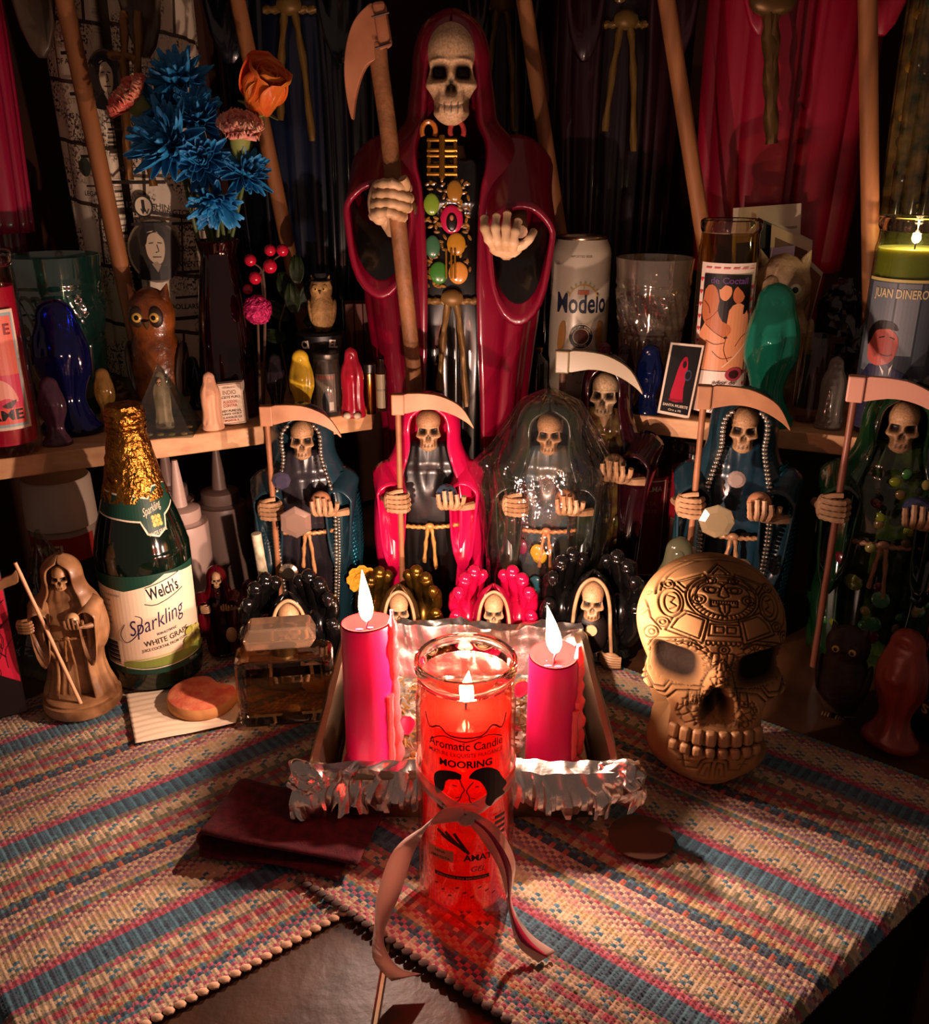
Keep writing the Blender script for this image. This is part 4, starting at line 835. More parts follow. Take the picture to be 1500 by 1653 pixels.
# ---------------------------------------------------------------- boxed cards with a skeleton print, far left
xb = atz(86, 1163, .0045); CB = thing('card_box', 'red and black box printed with a skeleton and bare branches, at the left table edge', 'box', (xb[0] - .092, xb[1] - .004, .0075), math.radians(30)); bh = ztop(xb, 832)
obj('box_body', box(-.062, -.018, 0, .062, .018, bh), mat('box_black', '160a0c', .4), CB, smooth=False, bevel=.001)
A = Art(); red, rd2, bk = ink('c01b3a'), ink('e0405a'), ink('120609')
A.rect(-.061, .03, .061, bh - .001, red)
for q in range(26):
    rq = np.random.default_rng(50 + q); x0 = rq.uniform(-.06, .06); y0 = rq.uniform(.035, .09); A.line([(x0, y0), (x0 + rq.normal(0, .008), y0 + .02), (x0 + rq.normal(0, .014), y0 + .04)], .0007, bk, 3)
A.poly([(-.061, .002), (.061, .002), (.061, .035), (.04, .05), (.03, .075), (.0, .085), (-.061, .09)], bk)
A.rect(.002, bh * .50, .044, bh * .93, ink('e8c8b0')).rect(.005, bh * .515, .041, bh * .915, ink('d96a6a')).text('SM', .024, bh * .66, .014, ink('8a1020'))
A.line([(.008, bh * .44), (.022, bh * .465), (.045, bh * .45), (.052, bh * .44)], .006, ink('d8c8b8'), 4).line([(.051, bh * .44), (.046, bh * .33), (.036, bh * .2), (.020, bh * .02)], .0022, ink('a89888'), 4)
A.rect(.022, bh * .20, .0245, bh * .32, ink('b8a090')).rect(.017, bh * .27, .030, bh * .285, ink('b8a090'))
for q in range(14): A.ell(.014 + .02 * math.cos(q * .3 + 3), .045 + .02 * math.sin(q * .3 + 3), .0009, .0009, ink('d8c8b8'), 6)
A.build('printed_front', CB, flat_map(-.018))
# ---------------------------------------------------------------- the second row: hooded statues on the table
blk_robe = mat('black_robe', '0d0b0b', .32, coat=.3)
def beads(path, r, every):
    P = np.array(smoothpts(path, 12)); L = np.r_[0, np.cumsum(np.linalg.norm(np.diff(P, axis=0), axis=1))]; n = int(L[-1] / every); gs = []
    for k in range(n + 1):
        q = [np.interp(k * every, L, P[:, c]) for c in range(3)]; gs.append(ball(q, (r, r, r * .8), 7, 5))
    return join(*gs)
def cloak_edge(H, side, ts, out=1.03, prof=PROF, opn=OPEN, dr=.64):
    pts = []
    for t in ts:
        a = float(smint(t, prof)) * H; o = float(smint(t, opn)); hd = min(max((t - .74) / .12, 0), 1); b = a * (dr + (.92 - dr) * hd)
        pts.append((side * a * math.sin(o) * out, -b * math.cos(o) * (out + .05) - .015 * H * hd - .004, t * H))
    return pts
def gem(T, p, r, m, name='jewel', rot=0, fac=8):
    g = lathe([(r * .6, -.001), (r, .0006), (r * .95, .0016), (r * .62, .0034)], fac); obj(name, tf(g, rot=(PI / 2, 0, 0)), m, T, smooth=False, loc=p, rot=(0, rot, 0))
silverb = mat('silver_beads', 'cfc4b4', .22, metal=.9)
seq = mat('teal_sequin', '2f7f92', .18, metal=.85, vary=('1d5a72', 50))
def sequins(T, H, ph0, ph1, t0, t1, m, nph, nt):
    gs = []
    for i in range(nt):
        for j in range(nph):
            t = t0 + (t1 - t0) * i / nt; ph = ph0 + (ph1 - ph0) * (j + .5 * (i % 2)) / nph; a = float(np.interp(t, *np.array(PROF).T)) * H * 1.05; hd = min(max((t - .74) / .12, 0), 1); b = a * (.64 + .28 * hd)
            V, F = lathe([(.0030, 0), (.0026, .0006)], 7); n = np.array([math.sin(ph) / a, -math.cos(ph) / b, -.25 / a]); n /= np.linalg.norm(n)
            R = np.array(Vector((0, 0, 1)).rotation_difference(Vector(n)).to_matrix()); gs.append((V @ R.T + np.array([a * math.sin(ph), -b * math.cos(ph), t * H]), F))
    obj('sequins', join(*gs), m, T, smooth=False, kind='stuff')
def rosette(T, p, r, m, n=8, name='fabric_rose'):
    gs = []
    for ring, (k, sc, up) in enumerate(((n, 1, .1), (n - 2, .72, .5), (4, .42, .9))):
        for q in range(k):
            a = 2 * PI * q / k + ring * .4; V, F = petal_geo(r * sc, r * .95 * sc, .6, 5, 5); V = V @ np.array(Matrix.Rotation(up, 3, 'X')).T; V = V @ np.array(Matrix.Rotation(a, 3, 'Z')).T; gs.append((V + (0, 0, .001 * ring), F))
    obj(name, tf(join(*gs), rot=(PI / 2, 0, 0)), m, T, loc=p, solid=.0004)

# left: beaded statue with teal sequin cloak
def stat(px, D, topy, extra=1.03):
    p = on(px, D, .0005); return p, (ztop((0, D - .0, 0), topy)) / extra
p, H = stat(508, 1.0, 640); q = on(506, .985, 0)
dk = mat('sheer_black', '1a1618', .25, coat=.5, vary=('2e2a30', 20)); teal_cloak = mat('teal_cloak', '16303a', .3, coat=.4)
S1 = figure('reaper_statue', 'hooded skeleton statue in teal sequins with silver bead trim and a yellow cloth flower', p, H, teal_cloak, dk, rot=math.radians(6), seed=.4, globe=mat('bone_globe', 'b07a58', .4), belt='c08a5a', sx=-.125)
S1n = [('beads', -1), ('beads', 1)]
for sd in (-1, 1): obj('bead_trim', beads(cloak_edge(H, sd, (.02, .15, .3, .45, .56)) , .0026, .0046), silverb, S1); obj('bead_trim', beads(cloak_edge(H, sd, (.66, .74, .8, .86, .91, .945)), .0026, .0046), silverb, S1)
for sd in (-1, 1): obj('bead_trim', beads([(a * (1.12), b - .001, c) for a, b, c in cloak_edge(H, sd, (.02, .15, .3, .45, .56))], .0018, .0034), silverb, S1)
sequins(S1, H, 1.0, 2.0, .10, .72, seq, 14, 34)
rosette(S1, (.060, -.062, .30 * H), .018, mat('yellow_felt', 'd9a12a', .8))
gem(S1, (-.022, -.052, .73 * H), .0105, mat('dark_gem', '3a3648', .05, coat=1)); gem(S1, (-.008, -.072, .575 * H), .0185, mat('pearl_gem', 'a88878', .08, metal=.5, coat=1), fac=6); gem(S1, (-.020, -.066, .345 * H), .0105, mat('coin_silver', 'c9b9a4', .3, metal=1), 'coin', fac=20)
obj('rolled_note', tube([(-.046, -.060, .20 * H), (-.052, -.064, .52 * H)], .0055, 10), mat('note_paper', 'd8c4a8', .8, vary=('8a8a68', 90)), S1)

# magenta statue
p, H = stat(696, 1.008, 622)
magenta = mat('magenta_glaze', 'c80d48', .26, coat=.6, bump=(14, .15, .004))
S2 = figure('reaper_statue', 'hooded skeleton statue in a glossy magenta cloak over a black robe, holding a globe', p, H, magenta, blk_robe, rot=math.radians(2), seed=2.2, fold=.075)

# statue in a clear plastic bag
p, H = stat(876, .995, 640, 1.0)
mixr = mat('charm_robe', '4a4232', .3, coat=.6, vary=('2a4a5a', 45)); navyc = mat('navy_cloak', '141a26', .3, coat=.5, vary=('26301a', 22))
S3 = figure('reaper_statue', 'hooded skeleton statue with charm-filled robe wrapped in a clear plastic bag', p, H, navyc, mixr, rot=math.radians(-4), seed=3.3, scy=False, hands=True, globe=mat('bone_globe', 'b07a58', .4), belt='c98a5a')
def bag_fn(u, v):
    ph = u * 2 * PI; t = v; w = np.interp(t, [0, .2, .5, .72, .85, .95, 1], [.225, .245, .26, .255, .18, .12, .02]) * H; cr = .030 * np.sin(ph * 7 + 9 * t) + .018 * np.sin(ph * 17 - 14 * t) + .014 * np.sin(ph * 31 + 5 * np.sin(t * 9))
    ear = .24 * np.exp(-((ph - 1.55 * PI) / .35) ** 2) * np.exp(-((t - .70) / .10) ** 2)
    f = 1 + cr + ear; return w * np.sin(ph) * f, -w * .80 * np.cos(ph) * f - .012, .0016 + t * H * 1.035 + .008 * np.sin(ph * 5) * np.sin(PI * t)
bagm = clear('cellophane', 'f4f2ee', body=.008, bodycol='e8dcc8', rough=.10, ior=1.9, bump=(38, 1.6), gloss=1)
g = grid(bag_fn, 150, 60); obj('plastic_bag', (g[0] + 0, g[1]), bagm, S3, edge=0)
rq = np.random.default_rng(8)
for k in range(13):
    t = rq.uniform(.08, .42); ph = rq.uniform(-.75, .75); a = float(smint(t, PROF)) * H * .90; c = ('7a2a4a', '8aa85a', 'c49a2a', '2a6a7a', 'a83a3a')[k % 5]
    obj('charm', tf(ball((0, 0, 0), (.0085, .003, .0095), 10, 7), rot=(0, 0, ph)), mat('charm_' + c, c, .3, coat=.5), S3, loc=(a * math.sin(ph), -a * .64 * math.cos(ph), t * H))

# dark maroon resin statue further back
p, H = stat(962, 1.058, 572, 1.0)
maroon = mat('maroon_resin', '2e0a12', .12, coat=.8, vary=('14060a', 30))
S4 = figure('reaper_statue', 'dark maroon resin skeleton statue full of seeds, standing behind the bagged one', p, H, maroon, mat('seeded_maroon', '3a0f16', .15, coat=.8, vary=('6a5a2a', 80)), rot=math.radians(-18), seed=4.4, prof=[(t, w * .72) for t, w in PROF], globe=mat('tan_skull_ball', '8a6a4a', .3), belt=None, staffm=mat('staff_dark', '5a3a26', .5), bladem=mat('blade_olive', '8a7a5a', .3), skm=bone_dull, sx=-.135)
for k in range(26):
    t = rq.uniform(.12, .70); ph = rq.uniform(-.8, .8); a = float(smint(t, PROF)) * H * .72 * .9; c = ('8a1a3a', '5a5a2a', 'b8a07a', '7a3020')[k % 4]
    obj('seed_charm', tf(ball((0, 0, 0), (.004 + .004 * (k % 3 == 0), .0025, .005 + .003 * (k % 2)), 8, 6), rot=(0, rq.uniform(0, 3), ph)), mat('charm_' + c, c, .25, coat=.6), S4, loc=(a * math.sin(ph), -a * .66 * math.cos(ph), t * H))

# right: beaded statue with pink flower
p, H = stat(1163, .955, 612)
navyr = mat('navy_robe', '10222e', .28, coat=.5, vary=('1c3a4a', 20))
S5 = figure('reaper_statue', 'hooded skeleton statue with silver bead trim, gold mirror gem and a pink cloth flower', p, H, teal_cloak, navyr, rot=math.radians(-14), seed=5.1, globe=mat('bone_globe', 'b07a58', .4), belt='b08058', prof=[(t, w * .92) for t, w in PROF], sx=-.15)
for sd in (-1, 1):
    for o, rr_ in ((1.03, .0026), (1.12, .0022)):
        for ts in ((.02, .15, .3, .45, .58), (.64, .72, .8, .86, .91, .945)):
            obj('bead_trim', beads([(a * .93 * o / 1.03, b * .95 - .001, c) for a, b, c in cloak_edge(H, sd, ts)], rr_, .0046), silverb, S5)
sequins(S5, H * 1.0, 1.0, 1.8, .15, .74, seq, 12, 34)
rosette(S5, (-.010, -.072, .245 * H), .0165, mat('pink_felt', 'e02a72', .8))
gem(S5, (-.020, -.070, .57 * H), .0185, mat('mirror_gold', 'f0d8a8', .12, metal=.8), fac=8); gem(S5, (-.004, -.056, .715 * H), .0095, mat('smoke_gem', '8a7a72', .08, coat=1), fac=14); gem(S5, (.010, -.072, .405 * H), .0105, mat('coin_silver', 'c9b9a4', .3, metal=1), 'coin', fac=20)
obj('rolled_note', tube([(-.042, -.062, .28 * H), (-.042, -.064, .45 * H)], .0045, 10), mat('note_paper', 'd8c4a8', .8, vary=('8a8a68', 90)), S5)

# far right: green resin statue
p, H = stat(1392, .915, 600)
green = mat('green_resin', '14361a', .10, coat=.9, vary=('0a1c0e', 26))
S6 = figure('reaper_statue', 'glossy green resin skeleton statue filled with charms, holding a blue globe', p, H, green, mat('green_robe', '12240f', .14, coat=.9, vary=('3a4a1a', 60)), rot=math.radians(-22), seed=6.0, globe='3a4470', belt='a8785a', staffm=mat('staff_red_brown', '7a4430', .45), bladem=mat('blade_pink', 'c9907a', .5), sx=-.16, prof=[(t, w * .95) for t, w in PROF])
for k in range(34):
    t = rq.uniform(.12, .72); ph = rq.uniform(-.9, .9); a = float(smint(t, PROF)) * H * (.86 if abs(ph) < .55 else .985); c = ('5a1420', '356e35', '8e8242', '6e7816', '644c2a', '4c8458')[k % 6]; big = .009 if k % 5 == 0 else .005
    obj('charm', tf(ball((0, 0, 0), (big, .0028, big * 1.15), 9, 7), rot=(0, rq.uniform(0, 3), ph)), mat('charm_' + c, c, .22, coat=.6), S6, loc=(a * math.sin(ph), -a * .66 * math.cos(ph), t * H))

# ---------------------------------------------------------------- cupped hands holding a hooded skull
def cupped_hands(label, loc, W, m, hoodm, rot=0, rimm=None):
    T = thing('cupped_hands', label, 'figurine', loc, rot); s = W / .090
    for sd in (-1, 1):
        gs = [ball((sd * .030 * s, .012 * s, .034 * s), (.017 * s, .024 * s, .034 * s), 16, 12), ball((sd * .020 * s, .010 * s, .016 * s), (.026 * s, .026 * s, .016 * s), 14, 10)]
        for k, (x, y, zt, r) in enumerate(((.013, .026, .098, .0062), (.0225, .018, .106, .0070), (.0325, .008, .101, .0070), (.040, -.004, .090, .0062))):
            q = smoothpts([(sd * x * .9 * s, y * s, .045 * s), (sd * (x + .004) * s, (y - .004) * s, .066 * s), (sd * (x + .003) * s, (y - .010) * s, .082 * s), (sd * (x - .001) * s, (y - .017) * s, zt * s)], 4)
            kk = np.arange(len(q)); gs.append(tube(q, r * s * (1.06 + .07 * np.cos(kk * 2 * PI / 4)), 10)); gs.append(ball(q[-1], r * s * 1.03, 10, 8))
        q = smoothpts([(sd * .034 * s, -.006 * s, .018 * s), (sd * .043 * s, -.014 * s, .036 * s), (sd * .044 * s, -.020 * s, .052 * s), (sd * .042 * s, -.022 * s, .062 * s)], 4); gs.append(tube(q, s * np.linspace(.0095, .0068, len(q)), 10)); gs.append(ball(q[-1], .0068 * s, 10, 8))
        hd_ = obj('hand', join(*gs), m, T, edge=0)
        for k, (x, y, zt) in enumerate(((.012, .009, .099), (.0215, .001, .107), (.0315, -.009, .102), (.039, -.021, .091))):
            obj('fingernail', ball((sd * x * s, (y - .0055) * s, (zt - .003) * s), (.0038 * s, .0010 * s, .0058 * s), 8, 6), m, hd_)
    obj('base', (lambda g: (g[0] * (1, .62, 1), g[1]))(lathe([(.040 * s, 0), (.043 * s, .003 * s), (.040 * s, .010 * s), (.030 * s, .016 * s)], 30)), m, T)
    def hood(u, v):
        t = v; w = np.interp(t, [0, .35, .7, .9, 1], [.029, .024, .020, .012, .001]) * s; ph = .75 + u * (2 * PI - 1.5); return w * np.sin(ph), -w * .75 * np.cos(ph) - .014 * s, .010 * s + .086 * s * t
    obj('hood', grid(hood, 30, 22), hoodm, T, solid=.003 * s, edge=0)
    edge = [(sd * a * s, -.0305 * s + c * s, z * s) for sd, a, c, z in ((-1, .021, 0, .012), (-1, .0185, 0, .040), (-1, .0165, .001, .066), (-1, .011, .003, .085), (0, 0, .005, .0925), (1, .011, .003, .085), (1, .0165, .001, .066), (1, .0185, 0, .040), (1, .021, 0, .012))]
    obj('hood_rim', tube(smoothpts(edge, 4), .0018 * s, 8), rimm or bone_plain, T)
    obj('chest', ball((0, -.016 * s, .030 * s), (.017 * s, .012 * s, .026 * s), 14, 10), mat('dark_chest', '1c1210', .5), T)
    add_skull(T, (0, -.022 * s, .068 * s), .039 * s, 56)
    obj('medallion', tf(lathe([(.0058 * s, 0), (.0058 * s, .002 * s)], 20), (0, -.030 * s, .040 * s), (PI / 2, 0, 0)), mat('ivory_medal', 'd9b98a', .4), T)
    gs = []
    for k in range(5): gs.append(tube(smoothpts([(.010 * s, -.030 * s, (.016 - .002 * k) * s), (.018 * s, -.038 * s, (.016 - .0026 * k) * s), (.030 * s, -.036 * s, (.014 - .0024 * k) * s)], 4), .0016 * s, 6))
    gs.append(ball((.020 * s, -.033 * s, .011 * s), (.010 * s, .004 * s, .007 * s), 10, 7)); obj('bony_hand', join(*gs), bone_plain, T); return T
blackg = mat('black_gloss', '0a0909', .14, coat=.8); goldg = mat('antique_gold', '8a6526', .28, metal=.9, vary=('3a2810', 40)); redg = mat('crimson_gloss', 'b80a3a', .2, coat=.7)
cupped_hands('black cupped hands round a hooded skull, behind the perfume bottle', on(474, .868, MATZ), .092, blackg, blackg, math.radians(10))
cupped_hands('gold cupped hands round a hooded skull, behind the taller pink candle', on(646, .916, .0005), .084, goldg, mat('gold_hood', '5a4020', .4, metal=.6), math.radians(5))
cupped_hands('crimson cupped hands round a hooded skull, in front of the magenta statue', on(795, .912, .0005), .086, redg, mat('crimson_hood', '8a0a2c', .3, coat=.5), 0)
cupped_hands('black cupped hands round a hooded skull, left of the carved skull', on(952, .908, MATZ), .098, blackg, blackg, math.radians(-8))
# ---------------------------------------------------------------- small cast figures
def mini_geo(H, style=0, n=36, m=52):
    """hooded standing figure in one casting: veil, face, folded hands, narrow ankles, flared foot"""
    prof = [(0, .20), (.05, .20), (.09, .17), (.16, .125), (.26, .105), (.36, .125), (.48, .165), (.6, .175), (.7, .165), (.78, .145), (.84, .125), (.9, .118), (.95, .095), (.985, .055), (1, .01)]
    if style == 1: prof = [(0, .19), (.04, .20), (.10, .185), (.3, .16), (.5, .17), (.62, .175), (.72, .155), (.8, .118), (.87, .105), (.93, .095), (.97, .066), (1, .01)]
    th = np.linspace(0, 2 * PI, n, endpoint=False); rings = []
    for t in np.linspace(0, 1, m):
        a = float(smint(t, prof)) * H; fr = np.clip(np.cos(th), 0, 1)
        dsp = .09 * np.sin(th * 9) * np.clip((.75 - t) / .3, 0, 1) * (t > .1) - .30 * np.exp(-((t - .87) / .055) ** 2) * np.exp(-(np.minimum(th, 2 * PI - th) / .55) ** 2) + .10 * np.exp(-((t - .865) / .03) ** 2) * np.exp(-(np.minimum(th, 2 * PI - th) / .22) ** 2)
        tt = np.minimum(th, 2 * PI - th); dsp += (.13 * np.exp(-((tt - .85) / .13) ** 2) - .10 * np.exp(-((tt - .6) / .16) ** 2)) * np.clip((.84 - t) / .1, 0, 1) * np.clip((t - .12) / .1, 0, 1)
        dsp += .28 * np.exp(-((t - .62) / .06) ** 2) * np.exp(-(np.minimum(th, 2 * PI - th) / .35) ** 2)
        rings.append(np.stack([a * np.sin(th) * (1 + dsp), -a * .72 * np.cos(th) * (1 + dsp), np.full(n, t * H)], -1))
    return loft(rings)
def mini(name, label, px, Y, basez, topy, m, style=0, rot=0, wd=1.0, cat='figurine', plinth=None, group=None):
    p = on(px, Y, basez + .0006); H = ztop(p, topy) - p[2]; V, F = mini_geo(H, style); V[:, :2] *= wd
    T = thing(name, label, cat, p, rot, group); obj('body', (V, F), m, T, edge=0)
    f = obj('face', ball((0, -.058 * H * wd, .868 * H), (.042 * H * wd, .014 * H, .052 * H), 12, 9), m, T); return T
def resin(name, c, body=.5, b2=None): return clear(name, c, body=body, bodycol=b2 or c, ior=1.5, rough=.08)
SZ = SHELF
# left shelf
PLm, CLm = resin('lilac_resin', 'b58aa8', .6, '8a5a72'), resin('ice_resin', 'd8d4cc', .45, 'b8b0a4')
mini('saint_figurine', 'cobalt blue glass hooded figurine in front of the green goblet', 118, .998, SZ, 482, resin('cobalt_glass', '3a4ab0', .35, '1c2268'), 0, .1, 1.15)
mini('saint_figurine', 'small lilac resin figurine beside the red label candle', 94, .95, SZ, 608, PLm, 0, .3, 1.05)
mini('saint_figurine', 'small amber resin figurine whose head shows above the gold bottle neck', 176, 1.03, SZ, 594, resin('amber_resin', 'd8b070', .7, 'b88a4a'), 0, 0, 1.0)
mini('saint_figurine', 'small violet-blue resin figurine behind the gold bottle neck', 204, 1.035, SZ, 652, resin('violet_resin', '5a5a9a', .5), 0, 0, 1.0)
mini('saint_figurine', 'small dark green resin figurine behind the clear pyramid', 318, 1.10, SZ, 575, resin('moss_resin', '6a7a52', .6, '3a4428'), 0, 0, .85)
mini('saint_figurine', 'small unglazed peach figurine standing by the white label card', 345, 1.008, SZ, 600, mat('peach_plaster', 'e0a884', .6), 1, .4, .95)
mini('saint_figurine', 'small smoky grey figurine left of the yellow one', 450, 1.055, SZ, 571, resin('smoke_resin', '7a6a72', .6, '463a42'), 0, 0, .85)
mini('saint_figurine', 'small opaque yellow figurine beside the mini glass jar', 491, 1.042, SZ, 564, mat('yellow_resin', 'c9a424', .3, sss=.4, ss=.006, coat=.4), 0, 0, .95)
M1 = mini('saint_figurine', 'small crimson cloaked figurine with white feet, beside the gold cylinder', 571, 1.062, SZ, 560, mat('crimson_paint', '9a1228', .3, coat=.4), 1, 0, .9)
# right shelf
mini('saint_figurine', 'teal green glass hooded figurine in front of the leaning photographs', 1230, 1.032, SZ, 456, resin('teal_glass', '3fb89a', .72, '2aa88a'), 0, -.3, 1.05)
mini('saint_figurine', 'frosted clear figurine right of the shot glass', 1336, 1.013, SZ, 575, CLm, 1, -.5, .95)
mini('saint_figurine', 'royal blue glass figurine beside the leaning saint card', 1044, 1.08, SZ, 555, resin('royal_glass', '2a4a9a', .5, '142a6a'), 0, -.2, 1.1)
mini('saint_figurine', 'translucent maroon figurine in front of the cut-glass tumbler', 1003, 1.105, SZ, 555, resin('wine_resin', '8a3a4a', .6, '5a1a28'), 0, 0, .95)
mini('saint_figurine', 'plum coloured figurine between the beer can and the maroon figurine', 972, 1.12, SZ, 552, mat('plum_paint', '6a1030', .35, coat=.4), 1, 0, .9)
mini('saint_figurine', 'tiny clear figurine at the right end of the shelf', 1482, .956, SZ, 606, CLm, 1, -.4, .75)
# low figures on the table
mini('saint_figurine', 'tan praying figurine left of the carved skull', 1014, .955, .0006, 905, mat('tan_paint', '8a6040', .5, vary=('563820', 50)), 1, -.3, .62)
mini('saint_figurine', 'grey-green resin figurine peeking over the carved skull', 1080, .885, .0005, 866, resin('grey_resin', '9a9a82', .7, '6a6a50'), 1, -.2, .9)
mini('saint_figurine', 'deep orange wax figurine at the dark right end of the table', 1436, .735, .0075, 1016, mat('orange_wax', '6a2010', .4, sss=.3, ss=.01), 0, -.9, 1.1)
mini('saint_figurine', 'dark plum wax figurine in shadow behind the clear red one', 410, .945, .0045, 935, mat('plum_wax', '4a0c20', .4), 1, .3, 1.1)
R1p = on(362, .908, MATZ); R1H = ztop(R1p, 912) - MATZ
redres = resin('ruby_resin', 'c01838', .45, '8a0a24')
R1 = figure('reaper_figurine', 'small ruby red clear resin skeleton figurine beside the juice bottle', R1p, R1H, redres, resin('ruby_dark', '6a0a1c', .6, '3a0510'), rot=.2, cat='figurine', scy=False, belt=None, globe=None, prof=[(t, w * .78) for t, w in PROF], det=.7)
gb = obj('bone_charm', ball((.012, -.030, .035), (.006, .003, .009), 10, 8), bone_plain, R1)

# ---------------------------------------------------------------- clear pyramid with a tiny figure inside
pc = on(268, 1.005, SZ + .0006); PYH = ztop(pc, 586) - SZ; PY = thing('glass_pyramid', 'clear resin pyramid with a tan reaper figure inside, on the left shelf', 'ornament', pc, .1); b = .035
tri = (np.array([(-b, -b, 0), (b, -b, 0), (b, b, 0), (-b, b, 0), (0, 0, PYH)], float), [(3, 2, 1, 0), (0, 1, 4), (1, 2, 4), (2, 3, 4), (3, 0, 4)])
obj('pyramid_glass', tri, clear('pyramid_clear', 'dfe8e2', ior=1.9, body=.04, bodycol='b8c4bc'), PY, smooth=False)
V, F = mini_geo(PYH * .86, 1, 28, 40); obj('reaper', (V * np.array([.8, .6, 1]) + (0, -.002, .0015), F), mat('old_ivory', 'b89a78', .5, vary=('6a5238', 60)), PY)
add_skull(PY, (0, -.0075, PYH * .735), PYH * .12, 56, name='skull')
gs = [ball((x, y, .003), (.004, .003, .002), 7, 5) for x, y in ((-.026, -.026), (.025, -.027), (.012, -.029), (-.012, -.028), (.026, .0), (-.026, .01), (.0, -.028))]
obj('pebbles', join(*gs), mat('bead_mix', 'b0703a', .4, vary=('4a6a3a', 200)), PY)

# ---------------------------------------------------------------- jar candles
lbl = ink('e6cdb4')
# far left candle, half out of frame
CLp = on(18, .925, SZ + .0006); ch = .200
c1 = jar_candle('jar_candle', 'pink wax jar candle with a framed label, cut off by the left edge', CLp, .0315, ch, .168, mat('raspberry_wax', 'c01048', .45, sss=.4, ss=.01), None, None, .2)
A = Art(); A.rect(-.028, .030, .026, .148, lbl).rect(-.025, .033, .0235, .145, ink('9ab0b4')).rect(-.023, .036, .0215, .142, ink('e8705a')).rect(-.023, .036, .0215, .085, ink('d83a5a'))
A.poly([(-.02, .055), (.004, .062), (.016, .058), (.010, .075), (-.004, .083), (-.02, .080)], ink('f0a08a'), 4).poly([(.0, .055), (.014, .060), (.008, .052)], ink('4a2a2a'), 3)
A.rect(-.023, .036, .0215, .052, ink('e85a4a')).text('AME', .002, .040, .010, blk, .034, bold=.03).text('E', .016, .124, .010, ink('8a1020'), bold=.03)
A.build('paper_label', c1, cyl_map(.0317, .25), .004)
# candle with the romantic label on the right shelf
c2p = on(1152, 1.088, SZ + .0006); c2h = ztop(c2p, 356) - SZ
c2 = jar_candle('jar_candle', 'jar candle with a pink and white label of an embracing couple, beside the cut-glass tumbler', c2p, .0335, c2h, .10, mat('cream_wax', 'e6c8a8', .5, sss=.3, ss=.01), clear('amber_tint_glass', 'e6d8a8', ior=1.5), None, -.25)
A = Art(); zt = c2h * .80; A.rect(-.036, .006, .034, zt, ink('f0d8c8'))
for q in range(22): rq = np.random.default_rng(q); hx_, hy_ = ((-.0325 if q % 2 else .030), .012 + (zt - .024) * q / 22); A.poly([(x + hx_, y + hy_) for x, y in ((0, -.0025), (.0026, .001), (.0014, .0026), (0, .0014), (-.0014, .0026), (-.0026, .001))], ink('d83a4a'))
for q in range(6): A.rect(-.028 + .010 * q, zt - .006, -.021 + .010 * q, zt - .0045, ink('d86a6a'))
A.rect(-.029, .055, .026, zt - .012, ink('1a1212')); sk1, sk2, ln = ink('e09466'), ink('c06e42'), ink('6a2c18')
A.poly([(-.029, .056), (-.029, .098), (-.022, .112), (-.010, .104), (.000, .092), (.012, .098), (.026, .112), (.026, .056)], sk1).poly([(.002, .124), (.010, .132), (.018, .130), (.026, .118), (.026, .090), (.012, .084), (.002, .096)], sk1, 2)
A.poly([(-.028, .120), (-.026, .146), (-.018, .152), (-.012, .146), (-.009, .134), (-.010, .124), (-.004, .112), (.004, .108), (.006, .100), (-.002, .094), (-.012, .100), (-.022, .108)], sk2, 2)
A.poly([(-.010, .150), (-.004, .154), (.002, .150), (.003, .142), (-.002, .135), (-.008, .138)], sk1, 3).poly([(.006, .148), (.013, .152), (.018, .146), (.017, .136), (.010, .132), (.005, .138)], sk2, 3)
A.poly([(-.012, .152), (-.006, .158), (.002, .156), (.003, .150), (-.004, .152), (-.009, .147)], ink('0c0808'), 3).poly([(.008, .152), (.016, .156), (.023, .148), (.024, .128), (.018, .120), (.018, .140)], ink('0c0808'), 3)
for pl_ in (((-.022, .108), (-.012, .100), (-.002, .094)), ((-.010, .124), (-.016, .116), (-.022, .112)), ((.002, .096), (.0, .080), (.006, .066)), ((-.012, .078), (-.002, .070), (.010, .072)), ((.012, .084), (.018, .094), (.024, .098)), ((-.026, .134), (-.020, .128), (-.018, .120)), ((-.020, .090), (-.010, .086), (.0, .088))): A.line(pl_, .0007, ln, 3)
A.line([(.0, .060), (.012, .072), (.025, .088)], .0014, ink('f0c8a4'), 3)
A.text('de Coctail', .0, zt - .022, .0068, ink('5a3a6a'), .040, bold=.03).ell(.014, .052, .010, .008, ink('a83a4a')).ell(.014, .052, .006, .005, ink('3a1a1a'))
for q, t_ in enumerate(('ador de', 'que nos', 'nosotros', 'y cuidas', 'prueba,', 'y unidos')): A.text(t_, .004, .040 - .0062 * q, .0042, ink('3a1a1a'), .026, bold=.02)
A.build('paper_label', c2, cyl_map(.0337, .10), .004)
# lit saint candle on the right
c3p = on(1428, 1.006, SZ + .0006); c3h = ztop(c3p, 352) - SZ
c3 = jar_candle('jar_candle', 'burning green wax jar candle printed with a man counting banknotes', c3p, .0385, c3h, c3h - .030, mat('olive_wax', '8a8a3c', .45, sss=.7, sssr=(1, .8, .3), ss=.02), clear('pale_green_glass', 'eaf0d8', ior=1.5), (.020, .009, (0, 0), P_SHELF, hotflame), -.35)
A = Art(); zt = c3h * .74; A.rect(-.050, .007, .060, zt, ink('3a4048')).rect(-.050, zt - .003, .060, zt, ink('c9b46a')).rect(-.042, .07, -.012, zt - .004, ink('6a7078')).rect(-.010, .09, .012, zt - .004, ink('7a7e84')).rect(.014, .08, .03, zt - .004, ink('525860'))
A.text('JUAN DINERO', -.008, zt - .022, .0088, ink('3a2a10'), .056, bold=.05).text('JUAN DINERO', -.008, zt - .022, .0088, ink('d8c49a'), .056, bold=.02)
